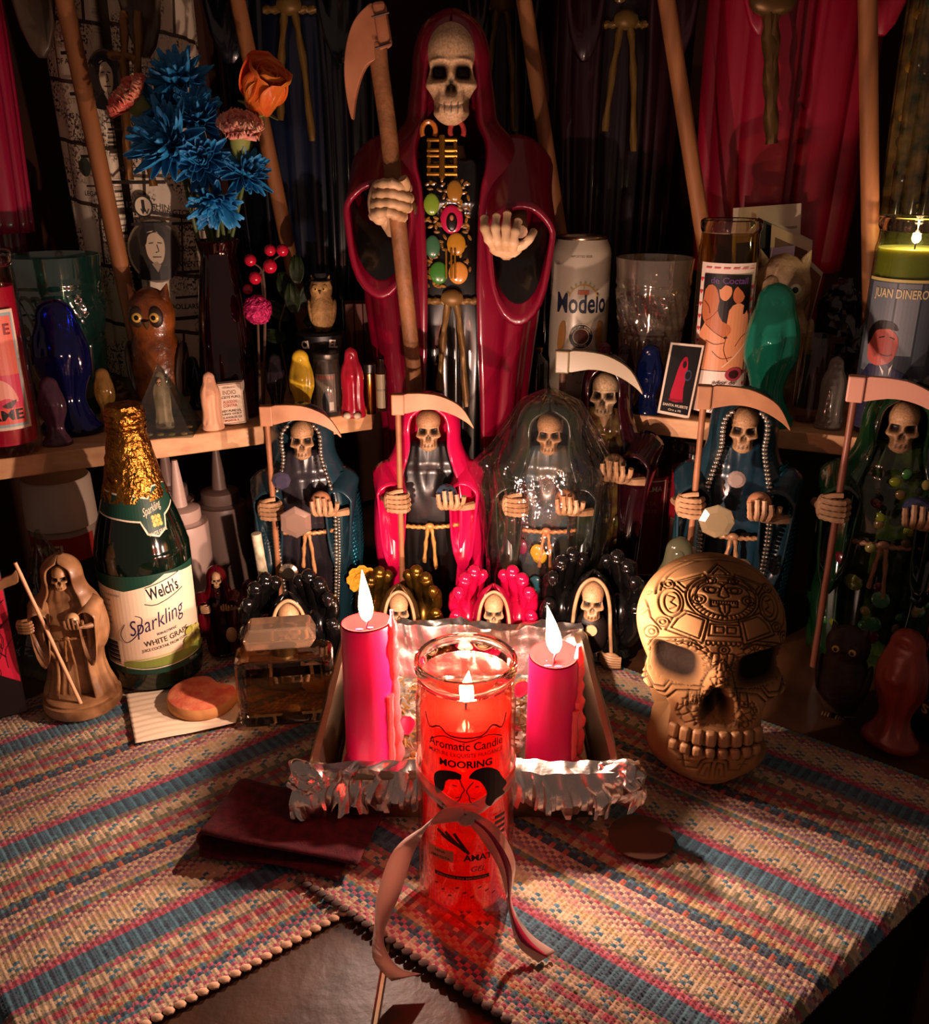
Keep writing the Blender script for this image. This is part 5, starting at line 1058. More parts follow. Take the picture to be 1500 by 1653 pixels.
A.poly([(-.040, .008), (-.042, .060), (-.030, .078), (-.010, .080), (.012, .070), (.020, .050), (.016, .008)], ink('2a2a44')).poly([(-.018, .080), (-.010, .070), (-.004, .081), (-.008, .060)], ink('e0d8d0')).poly([(-.012, .076), (-.007, .076), (-.006, .058), (-.012, .060)], ink('1a1a22'))
A.poly([(-.033, .086), (-.034, .104), (-.028, .116), (-.014, .118), (-.004, .110), (-.002, .098), (-.006, .084), (-.018, .078), (-.028, .080)], ink('b8564a'), 4).poly([(-.035, .098), (-.036, .112), (-.026, .124), (-.010, .124), (-.004, .116), (-.014, .117), (-.026, .114), (-.031, .104)], ink('1c1210'), 4)
A.line([(-.022, .107), (-.016, .109)], .0012, blk).line([(-.011, .109), (-.006, .107)], .0012, blk).line([(-.018, .090), (-.011, .089), (-.006, .091)], .001, ink('5a1a18'), 3)
A.poly([(-.020, .040), (-.004, .056), (.006, .058), (.010, .044), (-.004, .032)], ink('a84a44'), 4)
for q in range(7): A.poly([(.002 + .002 * q, .040 + .001 * q), (.006 + .0035 * q, .064 - .002 * q), (.010 + .0035 * q, .063 - .0025 * q), (.006 + .002 * q, .039 + .001 * q)], ink(('c9c4b0', '8a9080')[q % 2]))
for q in range(14): A.rect(.040, .03 + q * .007, .052, .033 + q * .007, ink('8a8a8a'))
A.build('paper_label', c3, cyl_map(.0387, -.05), .004)
# two jar candles under the right shelf
for k, (px, topy, Y, lab) in enumerate(((1034, 716, 1.125, 'dark red jar candle with a white-framed label, under the right shelf'), (1104, 704, 1.075, 'red jar candle with a printed hooded figure, under the right shelf behind the beaded statue'))):
    p = on(px, Y, .0006); h = min(ztop(p, topy), .203); c = jar_candle('jar_candle', lab, p, .031, h, h - .040, mat('ruby_wax', '7a0c20', .45, sss=.3, ss=.01), None, None, -.2)
    A = Art(); A.rect(-.034, .01, .030, h * .80, ink('8a1424'))
    if k == 0: A.frame(-.030, .012, .024, h * .78, .0018, ink('d8c0ac')).text('ALMA', .006, h * .70, .0066, ink('d8c0ac'), bold=.02).text('SANTA', .0, h * .60, .005, ink('b8604a')).text('MUERTE', .0, h * .54, .005, ink('b8604a'))
    else: A.rect(-.030, .012, .028, h * .52, ink('c8b0a0')).text('AROMA', -.002, h * .53, .0075, ink('6a6a52'), .036, bold=.02).text('ROJA', -.002, h * .44, .012, ink('a01428'), .036, bold=.03).poly([(-.012, .012), (-.012, h * .25), (-.004, h * .36), (.003, h * .37), (.010, h * .26), (.012, .012)], ink('a01428'), 4).ell(-.001, h * .31, .004, .0055, ink('3a0a10'))
    A.build('paper_label', c, cyl_map(.0312, .05), .004)

# ---------------------------------------------------------------- beer can
cp_ = on(929, 1.178, SZ + .0006); CR = .0365; cH = ztop(cp_, 381) - SZ
CAN = thing('beer_can', 'tall cream beer can with dark blue lettering, beside the big crimson statue', 'can', cp_, -.1)
obj('can_body', lathe([(.026, 0), (.030, .003), (CR * .93, .009), (CR, .016), (CR, cH - .020), (CR * .96, cH - .013), (CR * .86, cH - .005), (CR * .84, cH - .003)], 48), mat('cream_can', 'b8ac98', .35, metal=.15, coat=.3), CAN)
obj('can_rim', lathe([(CR * .84, cH - .004), (CR * .87, cH - .002), (CR * .86, cH), (CR * .82, cH - .001), (CR * .80, cH - .006), (.002, cH - .006)], 40, False), mat('can_alu', 'b0987a', .25, metal=1), CAN)
A = Art(); nv, gd = ink('141a2e'), ink('a8823a'); g5 = cH / .19
A.text('IMPORTED BEER', .0, .168 * g5, .0026, ink('5a4a3a'), .026)
A.text('Modelo', .003, .104 * g5, .0235, nv, .066, bold=.02)
an = np.linspace(.15 * PI, .85 * PI, 18); A.line([(.004 + .020 * math.cos(t), .112 * g5 + .026 * math.sin(t)) for t in an], .0016, gd)
for t in an[::2]: A.ell(.004 + .0225 * math.cos(t), .112 * g5 + .0285 * math.sin(t), .0022, .0013, ink('8a8a5a'), 8, t)
A.line([(.004, .140 * g5), (.004, .130 * g5)], .0008, gd).rect(-.003, .126 * g5, .010, .131 * g5, ink('a85a3a'))
A.ell(.003, .077 * g5, .0155, .0155, ink('d8c8a8'), 32).ell(.003, .077 * g5, .0145, .0145, nv, 32).ell(.003, .077 * g5, .0100, .0100, ink('d8c8a8'), 28).ell(.003, .077 * g5, .0090, .0090, ink('5a2a22'), 28).text('CERVECERIA MODELO', .003, .0875 * g5, .0024, ink('d8c8a8'), .030, arc=.0115).text('MEXICO', .003, .0650 * g5, .0026, ink('d8c8a8'), .014)
for sd in (-1, 1): A.poly([(.003 + sd * .030, .060 * g5), (.003 + sd * .028, .088 * g5), (.003 + sd * .021, .094 * g5), (.003 + sd * .019, .078 * g5), (.003 + sd * .022, .062 * g5)], ink('9a6a34'), 4)
A.line([(-.030, .058 * g5), (-.012, .054 * g5), (.003, .058 * g5), (.018, .054 * g5), (.034, .058 * g5)], .0016, gd, 4).text('Especial', .004, .034 * g5, .013, ink('2a2230'), .038, shear=.35, bold=-.005).text('PILSNER', .006, .020 * g5, .0028, ink('6a5a4a'))
A.build('printed_label', CAN, cyl_map(CR + .0001), .004)

# ---------------------------------------------------------------- drinking glasses
def tumbler(label, px, Y, topy, Rt, Rb, m, ribs=24, foot=True):
    p = on(px, Y, SZ + .0006); H = ztop(p, topy) - SZ; T = thing('tumbler', label, 'glass', p)
    def wallg(inner):
        n, mm = 96, 60; th = np.linspace(0, 2 * PI, n, endpoint=False); rings = []
        for t in (np.linspace(.02, 1, mm) if not inner else np.linspace(1, .12, 20)):
            r = np.interp(t, [0, .06, .12, .2, .75, 1], [Rb * 1.12, Rb * 1.02, Rb * .86, Rb, Rt * .93, Rt]) if foot else Rb + (Rt - Rb) * t; d = 0
            if inner: r = r - .0026
            else:
                if .22 < t < .48: d = .0022 * np.abs(np.sin(ribs / 2 * th))
                for b_ in (.50, .78, .84): d = d + .0020 * math.exp(-((t - b_) / .010) ** 2) * (1 + .5 * np.sin(48 * th))
                if .52 < t < .77: d = d + .0030 * np.maximum(0, np.sin(8 * th) * np.sin((t - .52) / .25 * PI)) + .0014 * np.sin(24 * th + 40 * t)
            rings.append(np.stack([(r + d) * np.sin(th), -(r + d) * np.cos(th), np.full(n, t * H)], -1))
        return rings
    obj('glass', loft(wallg(False) + wallg(True)), m, T); return T, H
tumbler('clear pressed-glass tumbler with raised bands, between the beer can and a candle', 1042, 1.145, 416, .0465, .031, clear('pressed_glass', 'f6f1e8', ior=2.3, body=.09, bodycol='f0e0cc', rough=.06))
tumbler('blue-green embossed glass goblet behind the cobalt figurine', 120, 1.085, 412, .0535, .041, clear('bluegreen_glass', 'a4ccc0', ior=2.3, body=.12, bodycol='4a8a80', rough=.06))
sp_ = on(1303, 1.048, SZ + .0006); sh = ztop(sp_, 542) - SZ; SG = thing('shot_glass', 'small straight shot glass with thick base, right of the teal figurine', 'glass', sp_)
obj('glass', lathe([(.017, 0), (.019, .001), (.0192, sh - .001), (.0186, sh), (.0178, sh - .001), (.0172, .016), (.008, .013)], 36), clear('shot_clear', 'f2e6da', ior=1.6), SG)
obj('liquor', lathe([(.0165, .0165), (.0169, sh * .80), (.004, sh * .80)], 30), clear('amber_liquor', 'b8502e', body=.25, bodycol='7a2a1a', ior=1.3), SG)
# ---------------------------------------------------------------- the big crimson statue in the middle
MD = 1.130; MP = on(733, MD, .0006); MH = ztop(MP, 24)
rows = [(60, 47), (90, 55), (120, 57), (160, 62), (200, 68), (230, 92), (290, 122), (380, 133), (470, 133), (560, 121), (650, 109), (700, 104)]
mp = [(ztop(MP, y) / MH, w * mpp((0, MD, ztop(MP, y))) / MH) for y, w in rows][::-1]
mprof = [(0, .135), (.06, .13), (.15, .125)] + [q for q in mp if q[0] > .2] + [(.985, .035), (1, .008)]
mopn = [(0, .42), (.30, .40), (.5, .30), (.60, .28), (.72, .34), (.77, .48), (.82, .66), (.90, .70), (.94, .62), (.962, .34), (.976, .05), (1, .02)]
crim = mat('crimson_robe', '86062a', .30, coat=.55, vary=('6a0420', 6)); mblack = mat('satin_black', '0e0b0a', .28, coat=.5)
mz = lambda y: ztop(MP, y)
MS = figure('reaper_statue', 'very large crimson robed skeleton statue holding a wooden scythe, centre back', MP, MH, crim, mblack, prof=mprof, opn=mopn, dr=.66, t0=.16, fold=.075, nf=13, seed=.7, hands=False, sleeves=False, scy=False, globe=None, belt='7a5a2e', belt_t=mz(470) / MH, res=150, skm=bone_big, skh=.160, cz=mz(124) / MH, sks=(.88, .85, 1), det=1.5, robe_t=.78, robe_w=.88, beltw=.0062)
loc_ = lambda px, py, Y: aty(px, py, Y) - MP
Yf = MD - .105
# sleeves with dark lining
for s, a, b, dr_ in ((-1, (-.108, -.01, .755), (-.118, -.140, .690), .075), (1, (.108, -.01, .755), (.112, -.135, .655), .085)):
    obj('sleeve', sleeve_geo(MH, a, b, .060, .052, dr_, n=30, m=16, wob=.04), crim, MS, solid=.006, edge=0)
    d = np.array(b) - np.array(a); b2 = np.array(a) + d * .90; obj('sleeve_lining', sleeve_geo(MH, np.array(a) + d * .55, b2, .048, .046, dr_ * .8, n=26, m=6), mblack, MS, edge=0)
    obj('forearm', tube([np.array(a) * MH + (0, .02, -.02), (np.array(a) + d * .6) * MH, (np.array(b) + (0, -.002, .014)) * MH], [.012, .010, .008], 10), bone_plain, MS)
# scythe
wood = mat('rough_wood', '96633a', .6, vary=('5e3a20', 22), bump=(120, .7, .002)); bladm = mat('blade_terracotta', 'c07f58', .5, vary=('9a6040', 18))
st = [loc_(x, y, Yf - .02 + max(0, y - 340) / 360 * .062) for x, y in ((610, 70), (613, 110), (620, 160), (628, 220), (636, 300), (644, 370), (652, 450), (661, 530), (668, 600), (672, 650), (675, 700))]
obj('staff', tube(smoothpts(st, 3), .0088, 12), wood, MS)
bo = [loc_(x, y, Yf - .02) for x, y in ((604, 8), (590, 14), (572, 36), (561, 70), (557, 112), (561, 158), (570, 194), (575, 160), (583, 128), (594, 106), (610, 96), (618, 80), (612, 40))]
obj('blade', (lambda g: (g[0], g[1]))(prism(smoothpts([(p[0], p[2]) for p in bo], 4, True), bo[0][1] - .008, bo[0][1] + .008)), bladm, MS, smooth=False, bevel=.005)
co = [loc_(x, y, Yf - .02) for x, y in ((602, 6), (622, 3), (633, 72), (614, 84))]
obj('collar', prism([(p[0], p[2]) for p in co], co[0][1] - .013, co[0][1] + .013), bladm, MS, smooth=False, bevel=.003)
for pa, pb in (((600, 28), (628, 20)), ((606, 78), (632, 70))):
    q = [loc_(x, y, Yf - .034) for x, y in (pa, pb)]; obj('collar_band', tube(q, .0012, 6), mat('band_brown', '4a2414', .6), MS)
# gripping hand: four stacked fingers over the staff and a thumb
gs = []
for k, (y, x0, x1) in enumerate(((300, 609, 657), (316, 606, 660), (331, 604, 658), (346, 604, 650))):
    Y = Yf - .034; q = smoothpts([loc_(x0, y + 2, Y + .022), loc_(x0 + 6, y - 2, Y + .002), loc_((x0 + x1) / 2, y - 3, Y - .006), loc_(x1 - 8, y + 2, Y - .002), loc_(x1, y + 4, Y + .014)], 5); kk = np.arange(len(q)); gs.append(tube(q, .0047 * (1 + .30 * np.cos(kk * 2 * PI / 6.6) ** 2), 9))
gs.append(tube(smoothpts([loc_(645, 318, Yf - .01), loc_(655, 300, Yf - .034), loc_(650, 288, Yf - .040)], 5), .0052, 9)); gs.append(ball(loc_(612, 328, Yf - .012), (.012, .014, .022), 14, 10)); gs.append(tube([loc_(614, 335, Yf - .012), loc_(635, 372, Yf + .02)], [.010, .009], 9))
obj('hand', join(*gs), bone_big, MS, tint=np.zeros(sum(len(g[0]) for g in gs)))
# open hand with raised fingers
Y = Yf - .045; gs = []
for k, pts in enumerate((((800, 400), (790, 385), (783, 368), (782, 352)), ((808, 404), (803, 388), (800, 368), (802, 349)), ((818, 406), (817, 388), (817, 368), (819, 345)), ((828, 406), (829, 390), (832, 374), (837, 357)))):
    q = smoothpts([loc_(*pts[0], Y + .010), loc_(*pts[1], Y - .004), loc_(*pts[2], Y - .004), loc_(*pts[3], Y + .004)], 6); kk = np.arange(len(q)); gs.append(tube(q, np.linspace(.0056, .0036, len(q)) * (1 + .26 * np.cos(kk * PI / 6) ** 4), 10)); gs.append(ball(q[-1], .0037, 8, 6))
gs.append(tube(smoothpts([loc_(830, 402, Y + .010), loc_(846, 394, Y + .002), (loc_(856, 384, Y)), loc_(862, 373, Y + .006)], 5), .0045 * np.array([1.15] * 6 + [1.0] * 5 + [.9] * 5), 9)); gs.append(ball(loc_(817, 403, Y + .010), (.017, .010, .008), 14, 10)); gs.append(tube([loc_(818, 402, Y + .012), loc_(818, 405, Y + .05)], .010, 10))
obj('hand', join(*gs), bone_big, MS, tint=np.zeros(sum(len(g[0]) for g in gs)))
# charms down the chest
def rob(px, py, out=.004):
    z = mz(py); t = z / MH; a = float(smint(t, mprof)) * MH * .88; x = (px - 733) * mpp((0, MD - .05, z)); b = a * .66 * .96; return np.array([x, -b * math.sqrt(max(1 - (x / a) ** 2, .05)) - out - (.02 * MH if t > .7 else 0), z])
def disc(px, py, rx, ry, c, name='medallion', th=.003): obj(name, ball(rob(px, py), (rx, th, ry), 18, 10), mat('charm_' + c, c, .25, coat=.6), MS)
def shoe(px, py, r, c):
    p = rob(px, py, .006); obj('horseshoe', tube([p + np.array((r * math.cos(a), 0, r * 1.25 * math.sin(a))) for a in np.linspace(-.6, PI + .6, 14)], .0028, 8), mat('charm_' + c, c, .25, coat=.6), MS)
shoe(696, 214, .0075, 'c0702a'); shoe(742, 214, .0075, 'a83a34')
disc(738, 306, .0085, .0115, '9a6a1e'); disc(701, 326, .0085, .0115, '7a9a2a'); disc(702, 392, .0085, .0125, '3a6a4a'); disc(740, 388, .0105, .0125, 'b8801e'); disc(712, 432, .0105, .0125, '3a7a2a'); disc(743, 432, .0110, .0125, 'd08a3a')
disc(733, 350, .0125, .0155, 'c01a4a'); obj('saint_medal', ball(rob(733, 354, .007), (.0062, .0022, .0098), 14, 9), mat('dark_medal', '1c1210', .3), MS); obj('saint_face', ball(rob(733, 347, .0092), (.0022, .0012, .0032), 10, 7), mat('medal_skin', 'b86a4a', .5), MS)
goldm = mat('old_gold', 'a8762a', .32, metal=.8)
gs = []
for x in (697, 739): gs.append(tube([rob(x, y) for y in (226, 245, 262, 280)], .0022, 7))
for y in (228, 244, 252, 268, 280): gs.append(tube([rob(x, y, .005) for x in (694, 706, 718, 730, 742)], .0020, 7))
gs.append(tube([rob(718, y, .006) for y in (222, 240, 260, 285)], .0035, 8)); obj('gold_ladder', join(*gs), goldm, MS)
r = np.random.default_rng(6); gs = []
for k in range(130): gs.append(tf(ball((0, 0, 0), (.0018, .0012, .0036), 6, 5), rob(r.uniform(693, 762), r.uniform(285, 455), .0015), (0, r.uniform(0, 3), 0)))
obj('seeds', join(*gs), mat('amber_seed', 'a8742a', .3, coat=.5, vary=('4a2a10', 150)), MS, kind='stuff')
gs = [tube([rob(x, y, .008) for y in (395, 415, 440)], .0012, 6) for x in (724, 732, 738)]; obj('gold_fringe', join(*gs), goldm, MS)

# ---------------------------------------------------------------- statues along the wall
def bill_mat():
    m, nt, out = _new('banknote_cloth'); N = nt.nodes.new; L = nt.links.new
    b = N('ShaderNodeBsdfPrincipled'); L(b.outputs[0], out.inputs[0]); b.inputs['Roughness'].default_value = .45
    tc = N('ShaderNodeTexCoord'); mp_ = N('ShaderNodeMapping'); mp_.inputs['Scale'].default_value = (5.5, 7.5, 1); mp_.inputs['Rotation'].default_value = (0, 0, .10); L(tc.outputs['UV'], mp_.inputs[0])
    br_ = N('ShaderNodeTexBrick'); br_.inputs['Scale'].default_value = 1.0; br_.inputs['Mortar Size'].default_value = .02; br_.inputs['Brick Width'].default_value = 1.0; br_.inputs['Row Height'].default_value = .55; br_.inputs['Color1'].default_value = (*lin('f2e4ca'), 1); br_.inputs['Color2'].default_value = (*lin('e2ccaa'), 1); br_.inputs['Mortar'].default_value = (*lin('4a3a2a'), 1); L(mp_.outputs[0], br_.inputs[0])
    n = N('ShaderNodeTexNoise'); n.inputs['Scale'].default_value = 34; n.inputs['Detail'].default_value = 6; L(mp_.outputs[0], n.inputs['Vector'])
    mr = N('ShaderNodeMapRange'); mr.inputs['From Min'].default_value = .50; mr.inputs['From Max'].default_value = .56; L(n.outputs['Fac'], mr.inputs[0])
    n2 = N('ShaderNodeTexNoise'); n2.inputs['Scale'].default_value = 2.2; L(mp_.outputs[0], n2.inputs['Vector']); mr2 = N('ShaderNodeMapRange'); mr2.inputs['From Min'].default_value = .46; mr2.inputs['From Max'].default_value = .56; L(n2.outputs['Fac'], mr2.inputs[0])
    mu = N('ShaderNodeMath'); mu.operation = 'MULTIPLY'; L(mr.outputs[0], mu.inputs[0]); L(mr2.outputs[0], mu.inputs[1])
    mx = N('ShaderNodeMix'); mx.data_type = 'RGBA'; L(mu.outputs[0], mx.inputs['Factor']); L(br_.outputs['Color'], mx.inputs['A']); mx.inputs['B'].default_value = (*lin('3a2e22'), 1); L(mx.outputs['Result'], b.inputs['Base Color']); return m
bigprof = [(0, .115), (.1, .125), (.25, .140), (.45, .150), (.6, .150), (.70, .140), (.76, .105), (.82, .085), (.88, .08), (.94, .066), (.98, .035), (1, .008)]
bigopn = [(0, .45), (.4, .38), (.6, .34), (.75, .45), (.82, .66), (.9, .7), (.945, .62), (.975, .35), (1, .04)]
def big(label, px, Y, w, cl, rb, staff=None, H=.80, t0=.10, base=SHELF + .0006, opn=bigopn, belt='8a6a34', beltt=.56, rot=0, seed=1, so=.105, uv=False, fold=.09, nf=17, sl=True, ww=None):
    p = on(px, Y, base); k = w * mpp((0, Y, .55)) / (.150 * H); prof = [(t, q * k) for t, q in bigprof]
    T = figure('reaper_statue', label, p, H, cl, rb, rot=rot, prof=prof, opn=opn, dr=.62, t0=t0, fold=fold, nf=nf, seed=seed, hands=False, scy=False, globe=None, belt=belt, belt_t=beltt, skh=.15, cz=.875, sks=(.85, .85, 1), sleeves=False, uvcloak=uv, skm=bone_dull, res=56, neck=True, beltw=.0058, robe_t=.78, robe_w=.90)
    for s in (-1, 1):
        if sl: obj('sleeve', sleeve_geo(H, (s * .11 * k, -.02, .76), (s * .105 * k, -.12, .64), .05 * k, .046 * k, .13), cl, T, solid=.006, edge=0); obj('forearm', tube([np.array((s * .11 * k, -.03, .72)) * H, np.array((s * .105 * k, -.13, .635)) * H], [.012, .010], 9), bone_plain, T); obj('hand', join(ball(np.array((s * .105 * k, -.155, .632)) * H, (.018, .02, .014), 12, 9), *[tube(smoothpts([np.array((s * .105 * k + (q - 1.5) * .012, -.165, .632)) * H, np.array((s * .105 * k + (q - 1.5) * .015, -.190, .625)) * H, np.array((s * .105 * k + (q - 1.5) * .015, -.198, .605)) * H], 3), .0052, 7) for q in range(4)], tube([np.array((s * .105 * k - s * .03, -.15, .635)) * H, np.array((s * .105 * k - s * .045, -.175, .64)) * H], .0055, 7)), bone_plain, T)
    if staff:
        a, b = [aty(x, y, Y - so) for x, y in staff]; top = a + (a - b) * .45; b = b + (a - b) * ((SHELF + .012 - b[2]) / (a - b)[2]); lc = lambda q: (Matrix.Rotation(-rot, 3, 'Z') @ Vector(q - p))[:]
        P = [np.array(lc(b + (top - b) * i / 11)) for i in range(12)]; obj('staff', tube(P, .0095, 10), mat('broom_wood', 'a0683c', .55, vary=('7a4a28', 10), stretch=(6, 6, 1)), T)
        tz = P[-1]; bl = [(0, .04), (.07, .045), (.15, .01), (.20, -.06), (.14, -.02), (.06, .0), (0, -.02)]
        obj('blade', prism(smoothpts([(tz[0] + x, tz[2] + z) for x, z in bl], 3, True), tz[1] - .007, tz[1] + .007), bladm, T, smooth=False, bevel=.003)
    return T, p, k, prof
BM = bill_mat()
mopn2 = [(0, .10), (.6, .10), (.72, .3), (.82, .66), (.9, .7), (.945, .62), (.975, .35), (1, .04)]
B2, bp2, bk2, bprof2 = big('statue robed in printed banknotes, behind the flower vase on the left', 262, 1.205, 108, BM, mat('note_robe', '8a785e', .5, vary=('3a2e22', 30)), ((104, 0), (226, 575)), .80, .02, uv=True, opn=mopn2, fold=.05, belt=None, seed=2)
def cloak_map(H, prof, dr=.62, lift=.004):
    def f(x, z, o):
        a = float(smint(min(max(z / H, 0), 1), prof)) * H * 1.06; ph = x / a; return (a + o + lift) * math.sin(ph), -(a * dr + o + lift + .006) * math.cos(ph), z
    return f
A = Art(); ik, pa = ink('241c16'), ink('d8c8ac'); 
pt = lambda px, py: (lambda q: (q[0] - bp2[0], q[2] - bp2[2]))(aty(px, py, 1.118))
for cx, cy, rx, ry in ((236, 410, .028, .034), (160, 128, .019, .030), (345, 235, .017, .026)):
    x0, y0 = pt(cx, cy); k_ = rx / .028; P_ = lambda pts: [(x0 + (px - 236) * .00072 * k_, y0 - (py - 410) * .00072 * ry / .034) for px, py in pts]
    A.ell(x0, y0, rx * 1.08, ry * 1.08, ink('6a5c48'), 30).ell(x0, y0, rx, ry, ink('2e241c'), 30)
    A.poly(P_([(222, 395), (226, 380), (240, 378), (250, 392), (250, 412), (244, 428), (234, 430), (224, 418)]), ink('dcc8a8'), 4).poly(P_([(216, 400), (216, 378), (228, 368), (246, 370), (254, 384), (250, 390), (240, 380), (228, 384), (223, 398)]), ink('15100c'), 4).poly(P_([(204, 450), (218, 434), (228, 429), (238, 434), (250, 432), (262, 446), (250, 456), (216, 456)]), ink('15100c'), 4).poly(P_([(228, 430), (236, 426), (242, 432), (236, 444)]), ink('a8967c'))
    for q in (((227, 397), (234, 396)), ((240, 396), (247, 397)), ((239, 399), (241, 410), (236, 412)), ((231, 419), (244, 419))): A.line(P_(q), .0011, ik)
x0, y0 = pt(217, 335); A.ell(x0, y0, .0105, .0125, ik, 24).ell(x0, y0, .0085, .0105, pa, 24).text('1', x0, y0 - .006, .012, ik, bold=.05)
for px, py, t_, h in ((198, 337, '12', .0065), (106, 100, 'OF AMERICA', .0055), (112, 190, 'THIS NOTE', .0055), (128, 232, 'FEDERAL', .0055), (292, 412, 'CL 2050', .006), (292, 438, 'TWENTY', .0065), (300, 378, 'DOLLARS', .0065), (255, 350, 'WASHINGTON', .006), (138, 318, 'LEGAL', .005), (282, 508, 'DOLLARS', .006), (190, 205, 'RESERVE', .0055), (196, 278, 'NOTE', .0055), (330, 150, 'UNITED', .006)):
    A.text(t_, *pt(px, py), h, ik, bold=.02, rot=-.05)
for y0, y1, x0, x1 in ((362, 367, 200, 322), (444, 449, 268, 322), (352, 353, 205, 300), (250, 255, 118, 160), (146, 152, 100, 146), (300, 303, 128, 165), (486, 490, 266, 316), (520, 526, 262, 312), (78, 84, 84, 130), (60, 63, 84, 128), (206, 210, 165, 212), (292, 298, 165, 250), (180, 184, 310, 350), (290, 294, 300, 345)):
    (ax, ay), (bx, by) = pt(x0, y1), pt(x1, y0); A.rect(ax, ay, bx, by, ik)
A.ell(*pt(126, 270), .0075, .0105, ink('3a4a3a'), 20).ell(*pt(318, 320), .008, .008, ink('3a4a3a'), 20)
A.build('banknote_print', B2, cloak_map(.80, bprof2, lift=.006), .01)
gs = [rope([np.array((pt(x, y)[0], -.096, pt(x, y)[1])) for x, y in pts], .0045) for pts in (((205, 20), (206, 120), (208, 210), (214, 290)), ((228, 20), (228, 150), (240, 230), (252, 300)), ((180, 90), (205, 92), (230, 96)))]
obj('gold_rope', join(*gs), mat('dull_gold_rope', '7a5428', .4, metal=.5), B2)
big('crimson draped statue cut off at the upper left corner', 2, 1.13, 100, mat('crimson_drape', '8a0a32', .3, coat=.5), mat('crimson_inner', '5a0620', .4), None, .78, .26, opn=mopn2, belt=None, seed=3, sl=False)
B3, bp3, bk3, bprof3 = big('dark navy robed statue with gold rope, behind the flowers', 512, 1.35, 116, mat('navy_black', '0c1018', .26, coat=.6), mat('navy_inner', '0e1830', .32, coat=.4), ((392, 40), (465, 398)), .82, .05, seed=4)
B4, *_ = big('dark brown robed statue standing behind the big crimson one', 802, 1.475, 54, mat('brown_robe', '2a1a0e', .35, coat=.4), mat('brown_inner', '1a110a', .4), None, .86, .08, seed=5)
B5, bp5, bk5, bprof5 = big('deep purple robed statue with twin gold cords, behind the beer can', 972, 1.375, 96, mat('purple_robe', '2c1018', .34, coat=.4), mat('purple_inner', '1c0c14', .38, coat=.3), ((846, 0), (903, 372)), .82, .16, so=.14, seed=6, beltt=.545)
red2 = mat('rose_red_robe', '8c0628', .42, coat=.25)
B6, *_ = big('rose red robed statue with a long gold sash, behind the photographs', 1216, 1.255, 124, red2, red2, ((1076, 0), (1131, 352)), .86, .17, opn=mopn2, belt=None, seed=7, fold=.11, nf=13)
b6c = lambda px, py: aty(px, py, 1.255 - .112) - on(1216, 1.255, SHELF + .0006)
obj('gold_sash', join(rope([b6c(1238, -20), b6c(1242, 60), b6c(1244, 150), b6c(1246, 232)], .0075), rope([b6c(1250, -20), b6c(1249, 60), b6c(1247, 150), b6c(1246, 228)], .0065), ball(b6c(1248, 2), (.026, .012, .016), 14, 10)), mat('bronze_braid', '5a4020', .4, metal=.5), B6)
B7, bp7, bk7, bprof7 = big('resin statue filled with seeds and charms at the right edge', 1456, 1.175, 82, mat('seeded_green', '1a2410', .2, coat=.7, vary=('6a5228', 50)), mat('seeded_brown', '2a2412', .25, coat=.6, vary=('8a6a3a', 60)), ((1401, 0), (1405, 345)), .80, .05, seed=8)
r = np.random.default_rng(12)
def charms(T, H, prof, rob_w, phs, ts, n, cols, big_, name='charm', dr=.62):
    for k in range(n):
        ph, t = r.uniform(*phs), r.uniform(*ts); a = float(smint(t, prof)) * H * rob_w; s = r.uniform(.5, 1) * big_; c = cols[k % len(cols)]
        obj(name, tf(tf(ball((0, 0, 0), (s, .003, s * r.uniform(.8, 1.4)), 9, 7), rot=(0, r.uniform(0, 3), 0)), rot=(0, 0, ph)), mat('charm_' + c, c, .25, coat=.5), T, loc=(a * math.sin(ph), -a * dr * math.cos(ph), t * H))
dull = ('5a4e38', '40341c', '7a5e20', '5a2430', '2a4020', '74684e')
charms(B7, .80, bprof7, 1.06, (-1.3, .5), (.16, .62), 75, dull, .0085)
charms(B5, .82, bprof5, .93, (-.25, .25), (.565, .68), 12, ('8a5e22', '946a24', '3e4a3e', '6e4822'), .012, 'medallion')
charms(B3, .82, bprof3, .93, (-.25, .25), (.575, .70), 14, ('8a5622', '6e7a2e', '946830', '6e3a2e'), .011, 'medallion')
# ---------------------------------------------------------------- vase and flowers
VY = 1.075; vp = on(376, VY, SHELF + .0006); vH = ztop(vp, 388) - SHELF
VA = thing('flower_vase', 'dark maroon glass vase holding the carnations, rose and blue blooms', 'vase', vp)
vpf = [(.030, 0), (.033, .004), (.034, .03), (.031, .08), (.026, .14), (.0215, vH - .028), (.0200, vH - .016), (.0235, vH - .004), (.0255, vH)]
obj('vase_glass', lathe(profz(vpf, 4) + [(.0235, vH - .001), (.018, vH - .02), (.019, vH - .06), (.026, .06), (.026, .01)], 40), clear('maroon_glass', '5a1c24', body=.25, bodycol='3a0c14', ior=1.7), VA)
vm = np.array([vp[0], vp[1], SHELF + vH])
stemm = mat('flower_stem', '5a6a34', .5, vary=('3a4a22', 30)); calm = mat('calyx_green', '7f8a48', .5, sss=.2, ss=.004)
def aim(d): return np.array(Vector((0, 0, 1)).rotation_difference(Vector(d).normalized()).to_matrix())
def stem(T, tip, k, r=.0022):
    a = vm + np.array([.010 * math.cos(k * 2.3), .008 * math.sin(k * 2.3), -.055]); mid = (a + tip) / 2 + np.array([.006 * math.sin(k), 0, .01]); obj('stem', tube(smoothpts([a - T_loc(T), mid - T_loc(T), tip - T_loc(T)], 5), r, 8), stemm, T)
def T_loc(T): return np.array(T.location)
